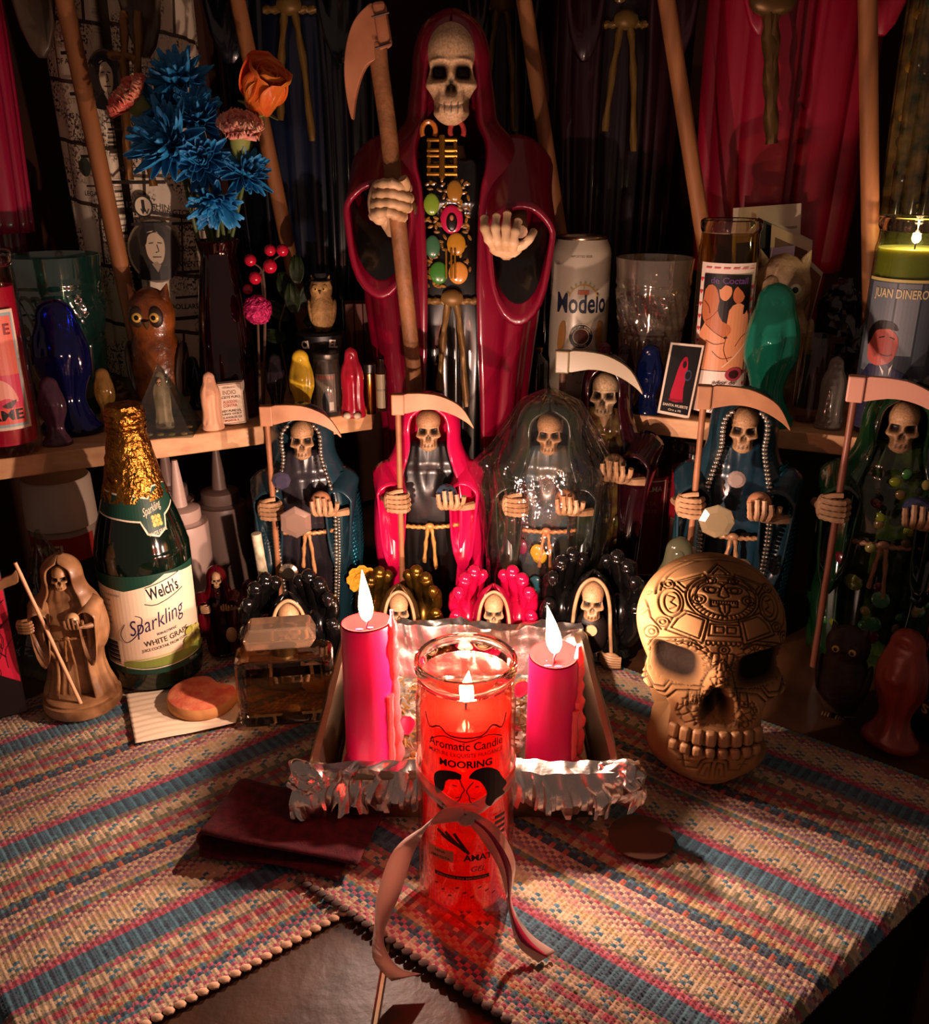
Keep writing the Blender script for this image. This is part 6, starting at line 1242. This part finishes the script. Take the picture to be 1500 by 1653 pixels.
def flower(kind, label, px, py, Y, d, R, k, m, m2=None):
    c = aty(px, py, Y); T = thing(kind, label, 'flower', c); M = aim(d); rf = np.random.default_rng(100 + k); d = np.array(d) / np.linalg.norm(d)
    def put(geo, name, mm, sol=.0003): obj(name, (geo[0] @ M.T, geo[1]), mm, T, solid=sol)
    if kind == 'carnation':
        layers = ((16, 1.0, 1.25), (15, .92, .95), (12, .78, .62), (8, .58, .3)); gi = 0
        for n, sc, tilt in layers:
            for q in range(n):
                V, F = petal_geo(R * sc, R * .95, .35, 9, 8, ruff=R * .13, k=2.5, seed=rf.random()); a = 2 * PI * q / n + rf.normal(0, .15)
                V = V @ np.array(Matrix.Rotation(PI / 2 - tilt + rf.normal(0, .1), 3, 'X')).T @ np.array(Matrix.Rotation(a, 3, 'Z')).T; put((V, F), 'petal', m if rf.random() < .7 else (m2 or m)); gi += 1
        obj('calyx', (tf(lathe([(.0035, -.034), (.0085, -.024), (.0105, -.008), (.012, .004), (.009, .006)], 14))[0] @ M.T, lathe([(0, 0)] * 5, 14)[1]), calm, T); base = c - d * .034
    elif kind == 'chrysanthemum':
        gs = []
        for n, sc, tilt in ((22, 1.0, 1.45), (20, .95, 1.1), (16, .8, .75), (12, .6, .4)):
            for q in range(n):
                V, F = petal_geo(R * sc * rf.uniform(.8, 1.1), R * .25, .5, 4, 7); V[:, 2] += .25 * V[:, 1] ** 2 / R * rf.uniform(-.6, 1.2); a = 2 * PI * q / n + rf.normal(0, .12)
                gs.append((V @ np.array(Matrix.Rotation(PI / 2 - tilt + rf.normal(0, .18), 3, 'X')).T @ np.array(Matrix.Rotation(a, 3, 'Z')).T, F))
        half = len(gs) // 2; obj('petals', (join(*gs)[0] @ M.T, join(*gs)[1]), m, T, solid=.0003, kind='stuff')
        obj('receptacle', (ball((0, 0, -.004), (.006, .006, .006), 10, 8)[0] @ M.T, ball((0, 0, 0), 1, 10, 8)[1]), stemm, T); base = c - d * .006
    else:
        for q in range(17):
            f = q / 17; V, F = petal_geo(R * (1.05 + .25 * f), R * (.8 + .75 * f), .9, 11, 11); V[:, 2] += .10 * R * np.sin(V[:, 1] / R * 2.5); tip = V[:, 1] > R * (.95 + .2 * f); V[tip, 2] -= .14 * R * f
            tilt = .06 + .55 * f ** 1.6; V = V @ np.array(Matrix.Rotation(PI / 2 - tilt, 3, 'X')).T + np.array([0, .10 * R + .34 * R * f ** .8, 0]); V = V @ np.array(Matrix.Rotation(q * 2.4, 3, 'Z')).T; V[:, 2] -= .5 * R
            put((V, F), 'petal', m if q > 6 else (m2 or m))
        obj('calyx', (lathe([(.003, -.018), (.008, -.012), (.011, -.003), (.006, .0)], 12)[0] @ M.T - d * R * .45, lathe([(0, 0)] * 4, 12)[1]), calm, T)
        for q in range(5):
            V, F = petal_geo(.024, .007, .2, 4, 6); V = V @ np.array(Matrix.Rotation(-.35, 3, 'X')).T @ np.array(Matrix.Rotation(q * 1.26, 3, 'Z')).T - np.array([0, 0, R * .55]); put((V, F), 'sepal', calm)
        base = c - d * (R * .45 + .018)
    stem(T, base, k); return T
car = mat('carnation_red', 'd8484c', .55, sss=.25, ss=.004, vary=('ee8a62', 60)); car2 = mat('carnation_edge', 'f09a7a', .55, sss=.25, ss=.004)
pk = mat('carnation_pink', 'ec8a80', .55, sss=.25, ss=.004, vary=('f6b896', 50)); blu = mat('dyed_blue', '2a8cc4', .5, vary=('1a5f94', 60)); ros = mat('rose_orange', 'dc4a20', .5, sss=.25, ss=.004, vary=('e8862e', 35)); ros2 = mat('rose_yellow', 'd88a34', .5, sss=.25, ss=.004, vary=('c24a1c', 40))
flower('carnation', 'coral red carnation leaning left out of the vase', 222, 170, 1.06, (-.62, -.35, .7), .030, 0, car, car2)
flower('carnation', 'pink carnation with pale green calyx below the orange rose', 388, 218, 1.045, (.2, -.45, .85), .027, 1, pk, car2)
flower('rose', 'large orange rose at the top right of the bouquet', 424, 150, 1.06, (.42, -.50, .75), .036, 2, ros, ros2)
for k, (px, py, Y, d, R, lb) in enumerate(((292, 140, 1.085, (-.1, -.5, .85), .040, 'dyed blue chrysanthemum, highest of the blue blooms'), (282, 236, 1.045, (-.35, -.8, .35), .046, 'dyed blue chrysanthemum under the coral carnation'), (322, 196, 1.07, (.1, -.8, .5), .038, 'dyed blue chrysanthemum in the middle of the bouquet'), (392, 282, 1.055, (.5, -.6, .3), .030, 'dyed blue chrysanthemum beside the pink carnation stem'), (350, 322, 1.04, (0, -.65, -.45), .034, 'dyed blue chrysanthemum drooping lowest over the vase mouth'), (328, 262, 1.05, (.15, -.85, .1), .034, 'dyed blue chrysanthemum just above the drooping one'), (268, 182, 1.075, (-.5, -.6, .5), .034, 'dyed blue chrysanthemum tucked behind the coral carnation'))):
    flower('chrysanthemum', lb, px, py, Y, d, R, 3 + k, blu)
# berry sprig
by_ = 1.07; BS = thing('berry_sprig', 'sprig of glossy red berries beside the vase', 'berries', on(425, by_, SHELF + .0006)); bo_ = np.array(BS.location)
root = aty(430, 600, by_) - bo_; bm_ = mat('red_berry', 'b0102e', .15, coat=.6)
for x, y, rr_ in ((404, 420, 9.5), (436, 404, 9), (456, 404, 9.5), (436, 430, 11), (412, 449, 10), (400, 467, 8)):
    q = aty(x, y, by_ - .01) - bo_; obj('berry', ball(q, rr_ * .00071, 16, 12), bm_, BS); obj('twig', tube(smoothpts([q + (0, .005, -.003), aty(424, 440, by_) - bo_, aty(428, 500, by_) - bo_], 4), .0011, 6), mat('twig_brown', '4a3020', .7), BS)
obj('stem', tube(smoothpts([aty(424, 440, by_) - bo_, aty(428, 500, by_) - bo_, (0, 0, .001)], 4), .0018, 7), mat('twig_brown', '4a3020', .7), BS)
gp = aty(416, 500, 1.045); GB = thing('glitter_ball', 'magenta glitter ball pick below the berries', 'ornament', on(421, 1.045, SHELF + .0006)); g0 = np.array(GB.location)
V, F = ball(gp - g0, .0155, 28, 20); V = V + np.random.default_rng(1).normal(0, .0007, V.shape); obj('glitter_ball', (V, F), mat('magenta_glitter', 'a80c48', .3, metal=.4, vary=('d83a7a', 400), bump=(600, 1, .002)), GB, smooth=False); obj('pick', tube([gp - g0, (0, 0, .001)], .0014, 6), mat('twig_brown', '4a3020', .7), GB)
# ivy sprig
IV = thing('leaf_sprig', 'dark green leafy sprig behind the hat-wearing owl', 'plant', on(470, 1.165, SHELF + .0006)); i0 = np.array(IV.location); lf = mat('ivy_leaf', '2e3c1c', .5, vary=('1c2612', 40))
sp2 = smoothpts([(0, 0, .001), aty(452, 540, 1.16) - i0, aty(458, 500, 1.16) - i0, aty(475, 450, 1.16) - i0], 5); obj('stem', tube(sp2, .0013, 6), mat('pale_stem', '7a6a44', .6), IV)
for k, (x, y, a, L) in enumerate(((470, 470, .3, .034), (488, 478, -.5, .034), (466, 498, .9, .03), (492, 505, -1.0, .032), (480, 440, 0, .03), (462, 528, 1.4, .028), (486, 530, -1.6, .03), (476, 488, .1, .032))):
    V, F = petal_geo(L * 1.1, L * .62, .3, 9, 9, ruff=.003, k=3); V = V @ np.array(Matrix.Rotation(PI / 2 - .3, 3, 'X')).T @ np.array(Matrix.Rotation(-a, 3, 'Y')).T; obj('leaf', (V + (aty(x, y + 18, 1.165 - .003 * k) - i0), F), lf, IV, solid=.0004)

# ---------------------------------------------------------------- owls
def owl(label, px, Y, bz, topy, m, eye='1c1208', rot=0, hat=False, wm=None, wd=1.0, iris='c9a04a'):
    p = on(px, Y, bz + .0006); H = ztop(p, topy) - p[2]; T = thing('owl_figurine', label, 'figurine', p, rot); n = 36; th = np.linspace(0, 2 * PI, n, endpoint=False); rings = []
    for t in np.linspace(0, 1, 44):
        a = np.interp(t, [0, .06, .2, .4, .58, .64, .72, .82, .92, .98, 1], [.13, .17, .235, .255, .22, .195, .215, .22, .18, .08, .01]) * H * wd; f = 1 + .035 * np.sin(th * 10 + (int(t * 26) % 2) * PI) * np.abs(np.sin(t * 26 * PI)) * (t < .62)
        rings.append(np.stack([a * np.sin(th) * f, -a * .82 * np.cos(th) * f, np.full(n, t * H)], -1))
    obj('body', loft(rings), m, T, edge=0); w = wm or m
    for s in (-1, 1):
        obj('wing', tf(ball((0, 0, 0), (.05 * H * wd, .15 * H, .23 * H), 16, 12), (s * .225 * H * wd, .02 * H, .36 * H), (0, s * .12, 0)), w, T)
        obj('eye_disc', ball((s * .085 * H * wd, -.155 * H * wd, .79 * H), (.075 * H * wd, .03 * H, .08 * H), 16, 10), w, T); ey_ = obj('eye', ball((s * .082 * H * wd, -.182 * H * wd, .79 * H), (.038 * H, .018 * H, .038 * H), 14, 10), mat('iris_' + iris, iris, .2, coat=.5), T); obj('pupil', ball((s * .080 * H * wd, -.199 * H * wd, .79 * H), (.02 * H, .006 * H, .02 * H), 10, 8), mat('pupil_' + eye, eye, .2), ey_)
        obj('ear_tuft', tf(lathe([(.05 * H, 0), (.03 * H, .07 * H), (.004 * H, .13 * H)], 10), (s * .13 * H * wd, -.02 * H, .90 * H), (0, s * .35, 0)), m, T)
        obj('foot', join(*[ball((s * .07 * H + q * .03 * H, -.19 * H * wd, .02 * H), (.018 * H, .045 * H, .02 * H), 8, 6) for q in (-1, 0, 1)]), mat('owl_foot', '5a3c1c', .5), T)
    obj('beak', tf(lathe([(.03 * H, 0), (.018 * H, -.05 * H), (.002 * H, -.085 * H)], 8, False, True), (0, -.19 * H * wd, .77 * H), (.3, 0, 0)), mat('owl_beak', '4a3418', .4), T)
    if hat: obj('hat', join(lathe([(.20 * H, .92 * H), (.21 * H, .935 * H), (.12 * H, .95 * H), (.11 * H, 1.06 * H), (.02 * H, 1.08 * H)], 20), ), mat('black_felt', '14100e', .9), T)
    return T
owl('amber brown owl figurine beside the banknote statue', 264, 1.066, SHELF, 462, mat('amber_owl', '8a4a1c', .3, coat=.4, vary=('4a2410', 40), bump=(180, .5, .002)), wd=.8, wm=mat('dark_wing', '2a1a10', .5))
owl('white carved owl figurine half hidden behind the teal figurine', 1238, 1.112, SHELF, 408, mat('ivory_owl', 'c9a884', .5, vary=('6a4c30', 45), bump=(110, .8, .003)), rot=-.2, wd=.85, iris='d8c8a8')
owl('dark patterned owl figurine in the shadows right of the carved skull', 1352, .80, .0006, 1010, mat('dusk_owl', '3a2418', .5, vary=('1c120c', 40)), rot=-.6)
CUP = thing('black_cup', 'black cup with white letters, under the hat-wearing owl', 'cup', on(524, 1.115, SHELF + .0006)); c0 = np.array(CUP.location); cuh = ztop(c0, 535) - SHELF
obj('cup_body', lathe([(.022, 0), (.026, .004), (.0285, cuh * .5), (.029, cuh - .002), (.0265, cuh), (.004, cuh - .001)], 36), mat('cup_black', '0e0c0c', .4), CUP)
A = Art(); cw_ = ink('d8ccb8'); zc_ = ztop(c0 - (0, .029, 0), 565) - SHELF; A.text('CI', -.0155, zc_, .0085, cw_, bold=.04, rot=.12).text('EL', .0190, zc_ + .001, .0085, cw_, bold=.04, rot=-.15).build('lettering', CUP, cyl_map(.0293), .003)
owl('small straw-coloured owl figurine wearing a black hat, standing on the black cup', 522, 1.115, SHELF + cuh, 446, mat('straw_owl', 'a8824e', .7, vary=('7a5a30', 60), bump=(260, .9, .002)), hat=True, wd=.95)

# ---------------------------------------------------------------- small things on the left shelf
def card(name, label, cat, pts, Y, th, base, art=None, tilt=0):
    """upright card from its four image corners (bottom-left, bottom-right, top-right, top-left) standing at depth Y"""
    a, b, c, d = [aty(x, y, Y) for x, y in pts]; o = (a + b) / 2; T = thing(name, label, cat, o); P = [q - o for q in (a, b, c, d)]
    obj('card', prism([(q[0], q[2]) for q in P], 0, th), base, T, smooth=False)
    if art:
        def mp_(x, y, off): q = P[0] * (1 - x) * (1 - y) + P[1] * x * (1 - y) + P[2] * x * y + P[3] * (1 - x) * y; return q[0], -off, q[2]
        art.build('printed_face', T, mp_)
    if tilt: T.rotation_euler = (tilt, 0, 0)
    return T
paper = mat('white_card', 'd8c4ac', .6)
A = Art()
for t_, y, h, c in (('HERMANO', .88, .05, '8a6a5a'), ('INDIO', .73, .10, '8a6a5a'), ('ACEITE PURO', .64, .055, '3a2a24'), ('ALGODON', .52, .07, 'a83a2a'), ('CONTRA', .43, .07, 'a83a2a'), ('PIXEY PURE OIL', .31, .05, '2a2020'), ('CURIO ONLY', .24, .04, '2a2020'), ('LOS ANGELES, CA', .15, .05, '5a4a44'), ('90021', .08, .04, 'a83a2a')): A.text(t_, .5, y, h, ink(c), .78 if len(t_) > 8 else .5, bold=.02)
A.frame(.03, .02, .97, .98, .012, ink('b07a5a'))
pz_ = [(352, 690), (398, 684), (390, 619), (348, 623)]; Yc = float(atz(375, 687, SHELF + .0006)[1])
card('label_card', 'small white oil label card printed in red and black, beside the peach figurine', 'card', pz_, 1.022, .012, paper, A, 0).location.z = SHELF + .0022
JR_ = on(531, 1.075, SHELF + .0006); jh = ztop(JR_, 578) - SHELF; MJ = thing('mini_jar', 'small clear glass jar with a tiny figure printed on its label', 'jar', JR_)
obj('glass', lathe([(.0155, 0), (.017, .002), (.017, jh - .012), (.0150, jh - .008), (.0152, jh)], 32, True, False), clear('jar_clear', 'eee8e0', ior=1.8, body=.05, bodycol='d0c4b4'), MJ, solid=.0008); obj('lid', lathe([(.0155, jh), (.016, jh + .001), (.016, jh + .006), (.0150, jh + .007)], 28), mat('pewter', '4a443e', .35, metal=.8), MJ)
A = Art(); A.rect(-.012, .006, .012, jh - .016, ink('6a625a')).rect(-.010, jh - .022, .010, jh - .018, ink('8a4a3a')).poly([(-.003, .007), (-.004, .022), (-.001, .030), (.002, .030), (.004, .02), (.003, .007)], ink('14141a'), 3).rect(.004, .008, .009, .018, ink('a89a88')).build('label', MJ, cyl_map(.0172), .003)
obj('bare_feet', join(ball((-.006, -.012, .004), (.005, .006, .004), 8, 6), ball((.006, -.012, .004), (.005, .006, .004), 8, 6)), mat('ivory_paint', 'd8c0a4', .5), M1)
GC = on(599, 1.078, SHELF + .0006); gh = ztop(GC, 588) - SHELF; G1 = thing('lipstick_case', 'shiny gold cylinder with dark cap, left of the big crimson statue', 'cylinder', GC); obj('case', lathe([(.0075, 0), (.008, .001), (.008, gh * .82), (.0072, gh * .83)], 24), mat('polished_gold', 'b8883a', .15, metal=1), G1); obj('cap', lathe([(.0078, gh * .832), (.0078, gh), (.006, gh + .001)], 24), mat('cap_dark', '1c1410', .3), G1)
VB = on(617, 1.09, SHELF + .0006); vh = ztop(VB, 580) - SHELF; V1 = thing('oil_vial', 'tiny oil vial with a cream label next to the gold cylinder', 'vial', VB); obj('vial', lathe([(.006, 0), (.0065, .001), (.0065, vh * .8), (.004, vh * .86), (.004, vh)], 20), mat('brown_vial', '2a160e', .15, coat=.6), V1); Art().rect(-.005, .004, .005, vh * .72, ink('a89878')).text('ACEITE', 0, vh * .4, .0022, blk).build('label', V1, cyl_map(.0066), .002)
WB = on(590, 1.19, SHELF + .0006); wh = ztop(WB, 488) - SHELF; W1 = thing('wooden_block', 'reddish wooden slatted box behind the gold cylinder', 'box', WB, .15)
for q in range(4): obj('slat', box(-.022 + q * .0112, -.015, 0, -.0115 + q * .0112, .015, wh), mat('red_cedar', '6a3420', .6, vary=('4a2212', 20), stretch=(8, 8, 1)), W1, smooth=False, bevel=.0008)
sk_ = on(200, 1.10, SHELF + .0006); SH_ = thing('seashell', 'brown speckled shell beside the amber owl', 'shell', sk_)
a_ = np.linspace(0, 5 * PI, 60); obj('shell_whorl', tube(np.stack([.012 * np.cos(a_) * np.exp(-a_ / 9), .010 * np.sin(a_) * np.exp(-a_ / 9), .008 + .0016 * a_], 1), .0075 * np.exp(-a_ / 10), 10), mat('shell_brown', '8a6444', .4, vary=('3a2416', 60)), SH_)

# ---------------------------------------------------------------- things on the right shelf
def bottle(label, px, Y, bz, topy, R, body, cap, capm, neck=.25, rot=0):
    p = on(px, Y, bz + .0016); H = ztop(p, topy) - p[2]; T = thing('glass_bottle', label, 'bottle', p, rot)
    obj('glass_body', lathe(profz([(R * .9, 0), (R, .004), (R, H * (.72 - neck * .3)), (R * .8, H * (.80 - neck * .25)), (R * .42, H * (.90 - neck * .25)), (R * .38, H * .93)], 4), 32), body, T); obj('cap', lathe([(R * .44, H * .90), (R * .46, H * .905), (R * .46, H * .99), (R * .40, H)], 24), capm, T); return T, H
darkg = mat('black_bottle', '0c0806', .08, coat=.7)
bottle('slim dark bottle with a gold cap, right of the big crimson statue', 867, 1.165, SHELF, 560, .0125, darkg, 0, mat('cap_gold', '8a6a34', .3, metal=.9))
bottle('tall black bottle standing behind the beer can', 876, 1.225, SHELF, 385, .015, darkg, 0, darkg)
RBt, rbh = bottle('tall dark bottle with red and cream label, cut off by the right edge', 1530, .765, .0006, 860, .036, darkg, 0, mat('cap_dark', '1c1410', .3), rot=-.4)
A = Art(); A.rect(-.045, rbh * .10, .040, rbh * .62, ink('c4ac90')).rect(-.045, rbh * .42, .040, rbh * .58, ink('c04a34')).ell(-.004, rbh * .31, .026, rbh * .08, ink('3a2a20')).text('VI', -.020, rbh * .47, .013, ink('f0d8b0'), bold=.04).rect(-.045, rbh * .10, .040, rbh * .20, ink('2a1c14')).text('ST P', -.018, rbh * .13, .009, ink('c9a060'), .028, bold=.03)
A.build('paper_label', RBt, cyl_map(.0363), .004)
RB2, r2h = bottle('small dark oil bottle with printed label at the right end of the shelf', 1520, .985, SHELF, 575, .018, darkg, 0, mat('cap_dark', '1c1410', .3), rot=-.5)
Art().rect(-.02, r2h * .30, .02, r2h * .62, ink('8a7a68')).text('ACEITE', 0, r2h * .42, .006, blk).build('paper_label', RB2, cyl_map(.0183), .003)
# leaning photographs
def photo(label, pts, Y, z_, art, base=None, dz=0):
    T = card('photograph', label, 'photo', pts, Y, .0008, base or paper, art); T.location.z = max(T.location.z, SHELF + .002); return T
A = Art(); A.rect(.06, .05, .94, .80, ink('1c1418')).rect(.05, .86, .95, .875, ink('9a8468')); photo('white bordered photograph, tallest at the back of the leaning stack', [(1176, 606), (1284, 600), (1294, 328), (1184, 336)], 1.176, 0, A, dz=0)
A = Art(); A.rect(.03, .02, .97, .98, ink('15131a')).poly([(.1, .6), (.4, .75), (.7, .7), (.8, .5), (.5, .45)], ink('4a2418'), 4).poly([(.55, .72), (.75, .8), (.7, .9)], ink('a82028')).ell(.5, .3, .25, .2, ink('2a3a6a')); T_ = photo('dark photograph tilted across the leaning stack', [(1200, 600), (1292, 612), (1312, 388), (1222, 344)], 1.170, 0, A)
A = Art(); A.rect(.10, .08, .90, .93, ink('6a3a22')).ell(.45, .6, .25, .22, ink('b06a4a')).rect(.1, .08, .9, .3, ink('3a2a4a')); photo('cream edged photograph fanned out to the right in the leaning stack', [(1232, 606), (1290, 610), (1312, 392), (1246, 362)], 1.163, 0, A, mat('cream_photo', 'e0c09a', .5))
A = Art(); A.rect(.06, .05, .94, .95, ink('7a5a8a')).rect(.0, .0, .06, 1, ink('b09ab4')); photo('lilac card in front of the leaning photographs', [(1206, 612), (1258, 608), (1284, 396), (1246, 400)], 1.152, 0, A, mat('lilac_card', '8a6a98', .5))
A = Art(); A.rect(.05, .04, .95, .96, ink('8a5234')).poly([(.2, .2), (.5, .5), (.8, .3), (.7, .7), (.3, .8)], ink('c08a64'), 4).line([(.2, .75), (.6, .7)], .02, blk); photo('brown toned photograph poking out at the right of the stack', [(1262, 612), (1284, 612), (1329, 440), (1302, 414)], 1.178, 0, A)
# saint card
A = Art(); A.rect(.06, .04, .94, .97, ink('120e10')).poly([(.30, .22), (.33, .50), (.40, .72), (.50, .82), (.60, .80), (.66, .62), (.64, .40), (.66, .22)], ink('b81838'), 4).ell(.54, .72, .06, .05, ink('2a0a10')).ell(.70, .58, .10, .075, ink('3a4a6a')).ell(.70, .58, .08, .055, ink('120e10')).line([(.26, .22), (.70, .22)], .03, ink('8a1228')).text('SANTA MUERTE', .5, .125, .035, ink('d8c8b0'), .78, bold=.03).text('Oro a Mi', .5, .065, .03, ink('d8c8b0'), .4)
sc_ = card('saint_card', 'white edged holy card of a red cloaked saint on black, leaning by the blue figurine', 'card', [(1062, 658), (1113, 668), (1138, 549), (1084, 544)], 1.054, .0012, mat('white_stock', 'e6d2bc', .5), A); sc_.location.z = SHELF + .0035
GT = on(1071, 1.102, SHELF + .0006); T = thing('gold_tube', 'thin gold tube between the blue figurine and the holy card', 'tube', GT); th_ = ztop(GT, 590) - SHELF; obj('tube_body', lathe([(.0045, 0), (.005, .001), (.005, th_ * .7), (.0042, th_ * .71), (.0042, th_)], 18), mat('polished_gold', 'b8883a', .15, metal=1), T)
BW = on(1343, 1.125, SHELF + .0006); V, F = ball((0, 0, .075), (.030, .024, .0735), 40, 34); V = V + np.stack([ridged(V, 70 + q, ((25, .006), (60, .003), (130, .0015))) for q in range(3)], -1); V[:, 2] = np.maximum(V[:, 2], 0)
obj('plastic_bundle', (V, F), mat('black_plastic', '0c0a0a', .15, coat=.6), loc=BW, label='crumpled black plastic bundle behind the shot glass', cat='bundle', edge=25)

# ---------------------------------------------------------------- things under the left shelf
J0 = on(128, .985, .0006); JT = thing('plastic_jar', 'jar with a wide white lid and red label, under the left shelf', 'jar', J0); jj = .185
obj('jar_body', lathe([(.034, 0), (.036, .003), (.036, jj * .66), (.033, jj * .70)], 40), mat('jar_cream', 'a08a7a', .4), JT); obj('lid', lathe([(.037, jj * .70), (.0385, jj * .705), (.0370, jj - .003), (.035, jj)], 40), mat('white_plastic', 'c8b4a0', .4), JT)
A = Art(); A.rect(-.05, .012, .05, jj * .66, ink('a02a22')).rect(-.05, .03, .05, jj * .50, ink('2a2a3a')).ell(.01, jj * .36, .014, .02, ink('c08a3a')).text('MIEL', 0, jj * .55, .012, ink('d8c09a'), bold=.03).build('paper_label', JT, cyl_map(.0362), .004)
for px, Y, ty, lb, c in ((312, .985, 758, 'translucent squeeze bottle with pointed nozzle under the left shelf', 'b89c90'), (292, 1.065, 742, 'second squeeze bottle standing behind the first under the shelf', '8a7068'), (372, 1.05, 752, 'squeeze bottle in the shadow right of the other two', '6a564e')):
    p = on(px, Y, .0006); h = .203 if Y < 1 else .20; R = .030; T = thing('squeeze_bottle', lb, 'bottle', p); pm = mat('squeeze_' + c, c, .45, sss=.2, ss=.01)
    obj('bottle_body', lathe(profz([(R * .93, 0), (R, .004), (R, h * .58), (R * .9, h * .63), (R * .62, h * .655)], 4), 36), pm, T); scp = obj('screw_cap', lathe([(R * .74, h * .655), (R * .76, h * .66), (R * .74, h * .72), (R * .5, h * .735)], 30), pm, T); obj('nozzle', lathe([(R * .30, h * .735), (R * .22, h * .86), (R * .12, h * .985), (R * .10, h)], 18), pm, scp)
cc = on(100, .885, .0006); V, F = lathe([(.045, 0), (.042, .02), (.020, .11), (.003, .155)], 40); V = V + np.stack([ridged(V, 90 + q, ((22, .006), (60, .003))) for q in range(3)], -1); V[:, 2] = np.maximum(V[:, 2], 0)
obj('cellophane_cone', (V, F), clear('cello_cone', 'd8dcd0', body=.05, bodycol='a0a890', ior=1.7, bump=(40, .8)), loc=cc + (-.01, .02, 0), label='cone of crinkled cellophane behind the tan figurine', cat='wrapper', edge=25)
hs_ = atz(30, 960, .0045); HK = thing('corn_husk', 'dried curled husk leaf rising behind the card box', 'leaf', (hs_[0] + .0, .955, .0006))
V, F = petal_geo(.165, .035, .5, 9, 14); V = V @ np.array(Matrix.Rotation(PI / 2 - .1, 3, 'X')).T; V[:, 0] += .010 * np.sin(V[:, 2] * 40); obj('husk', (V, F), mat('dry_husk', '8a6038', .7, vary=('5a3a1e', 30)), HK, solid=.0006)
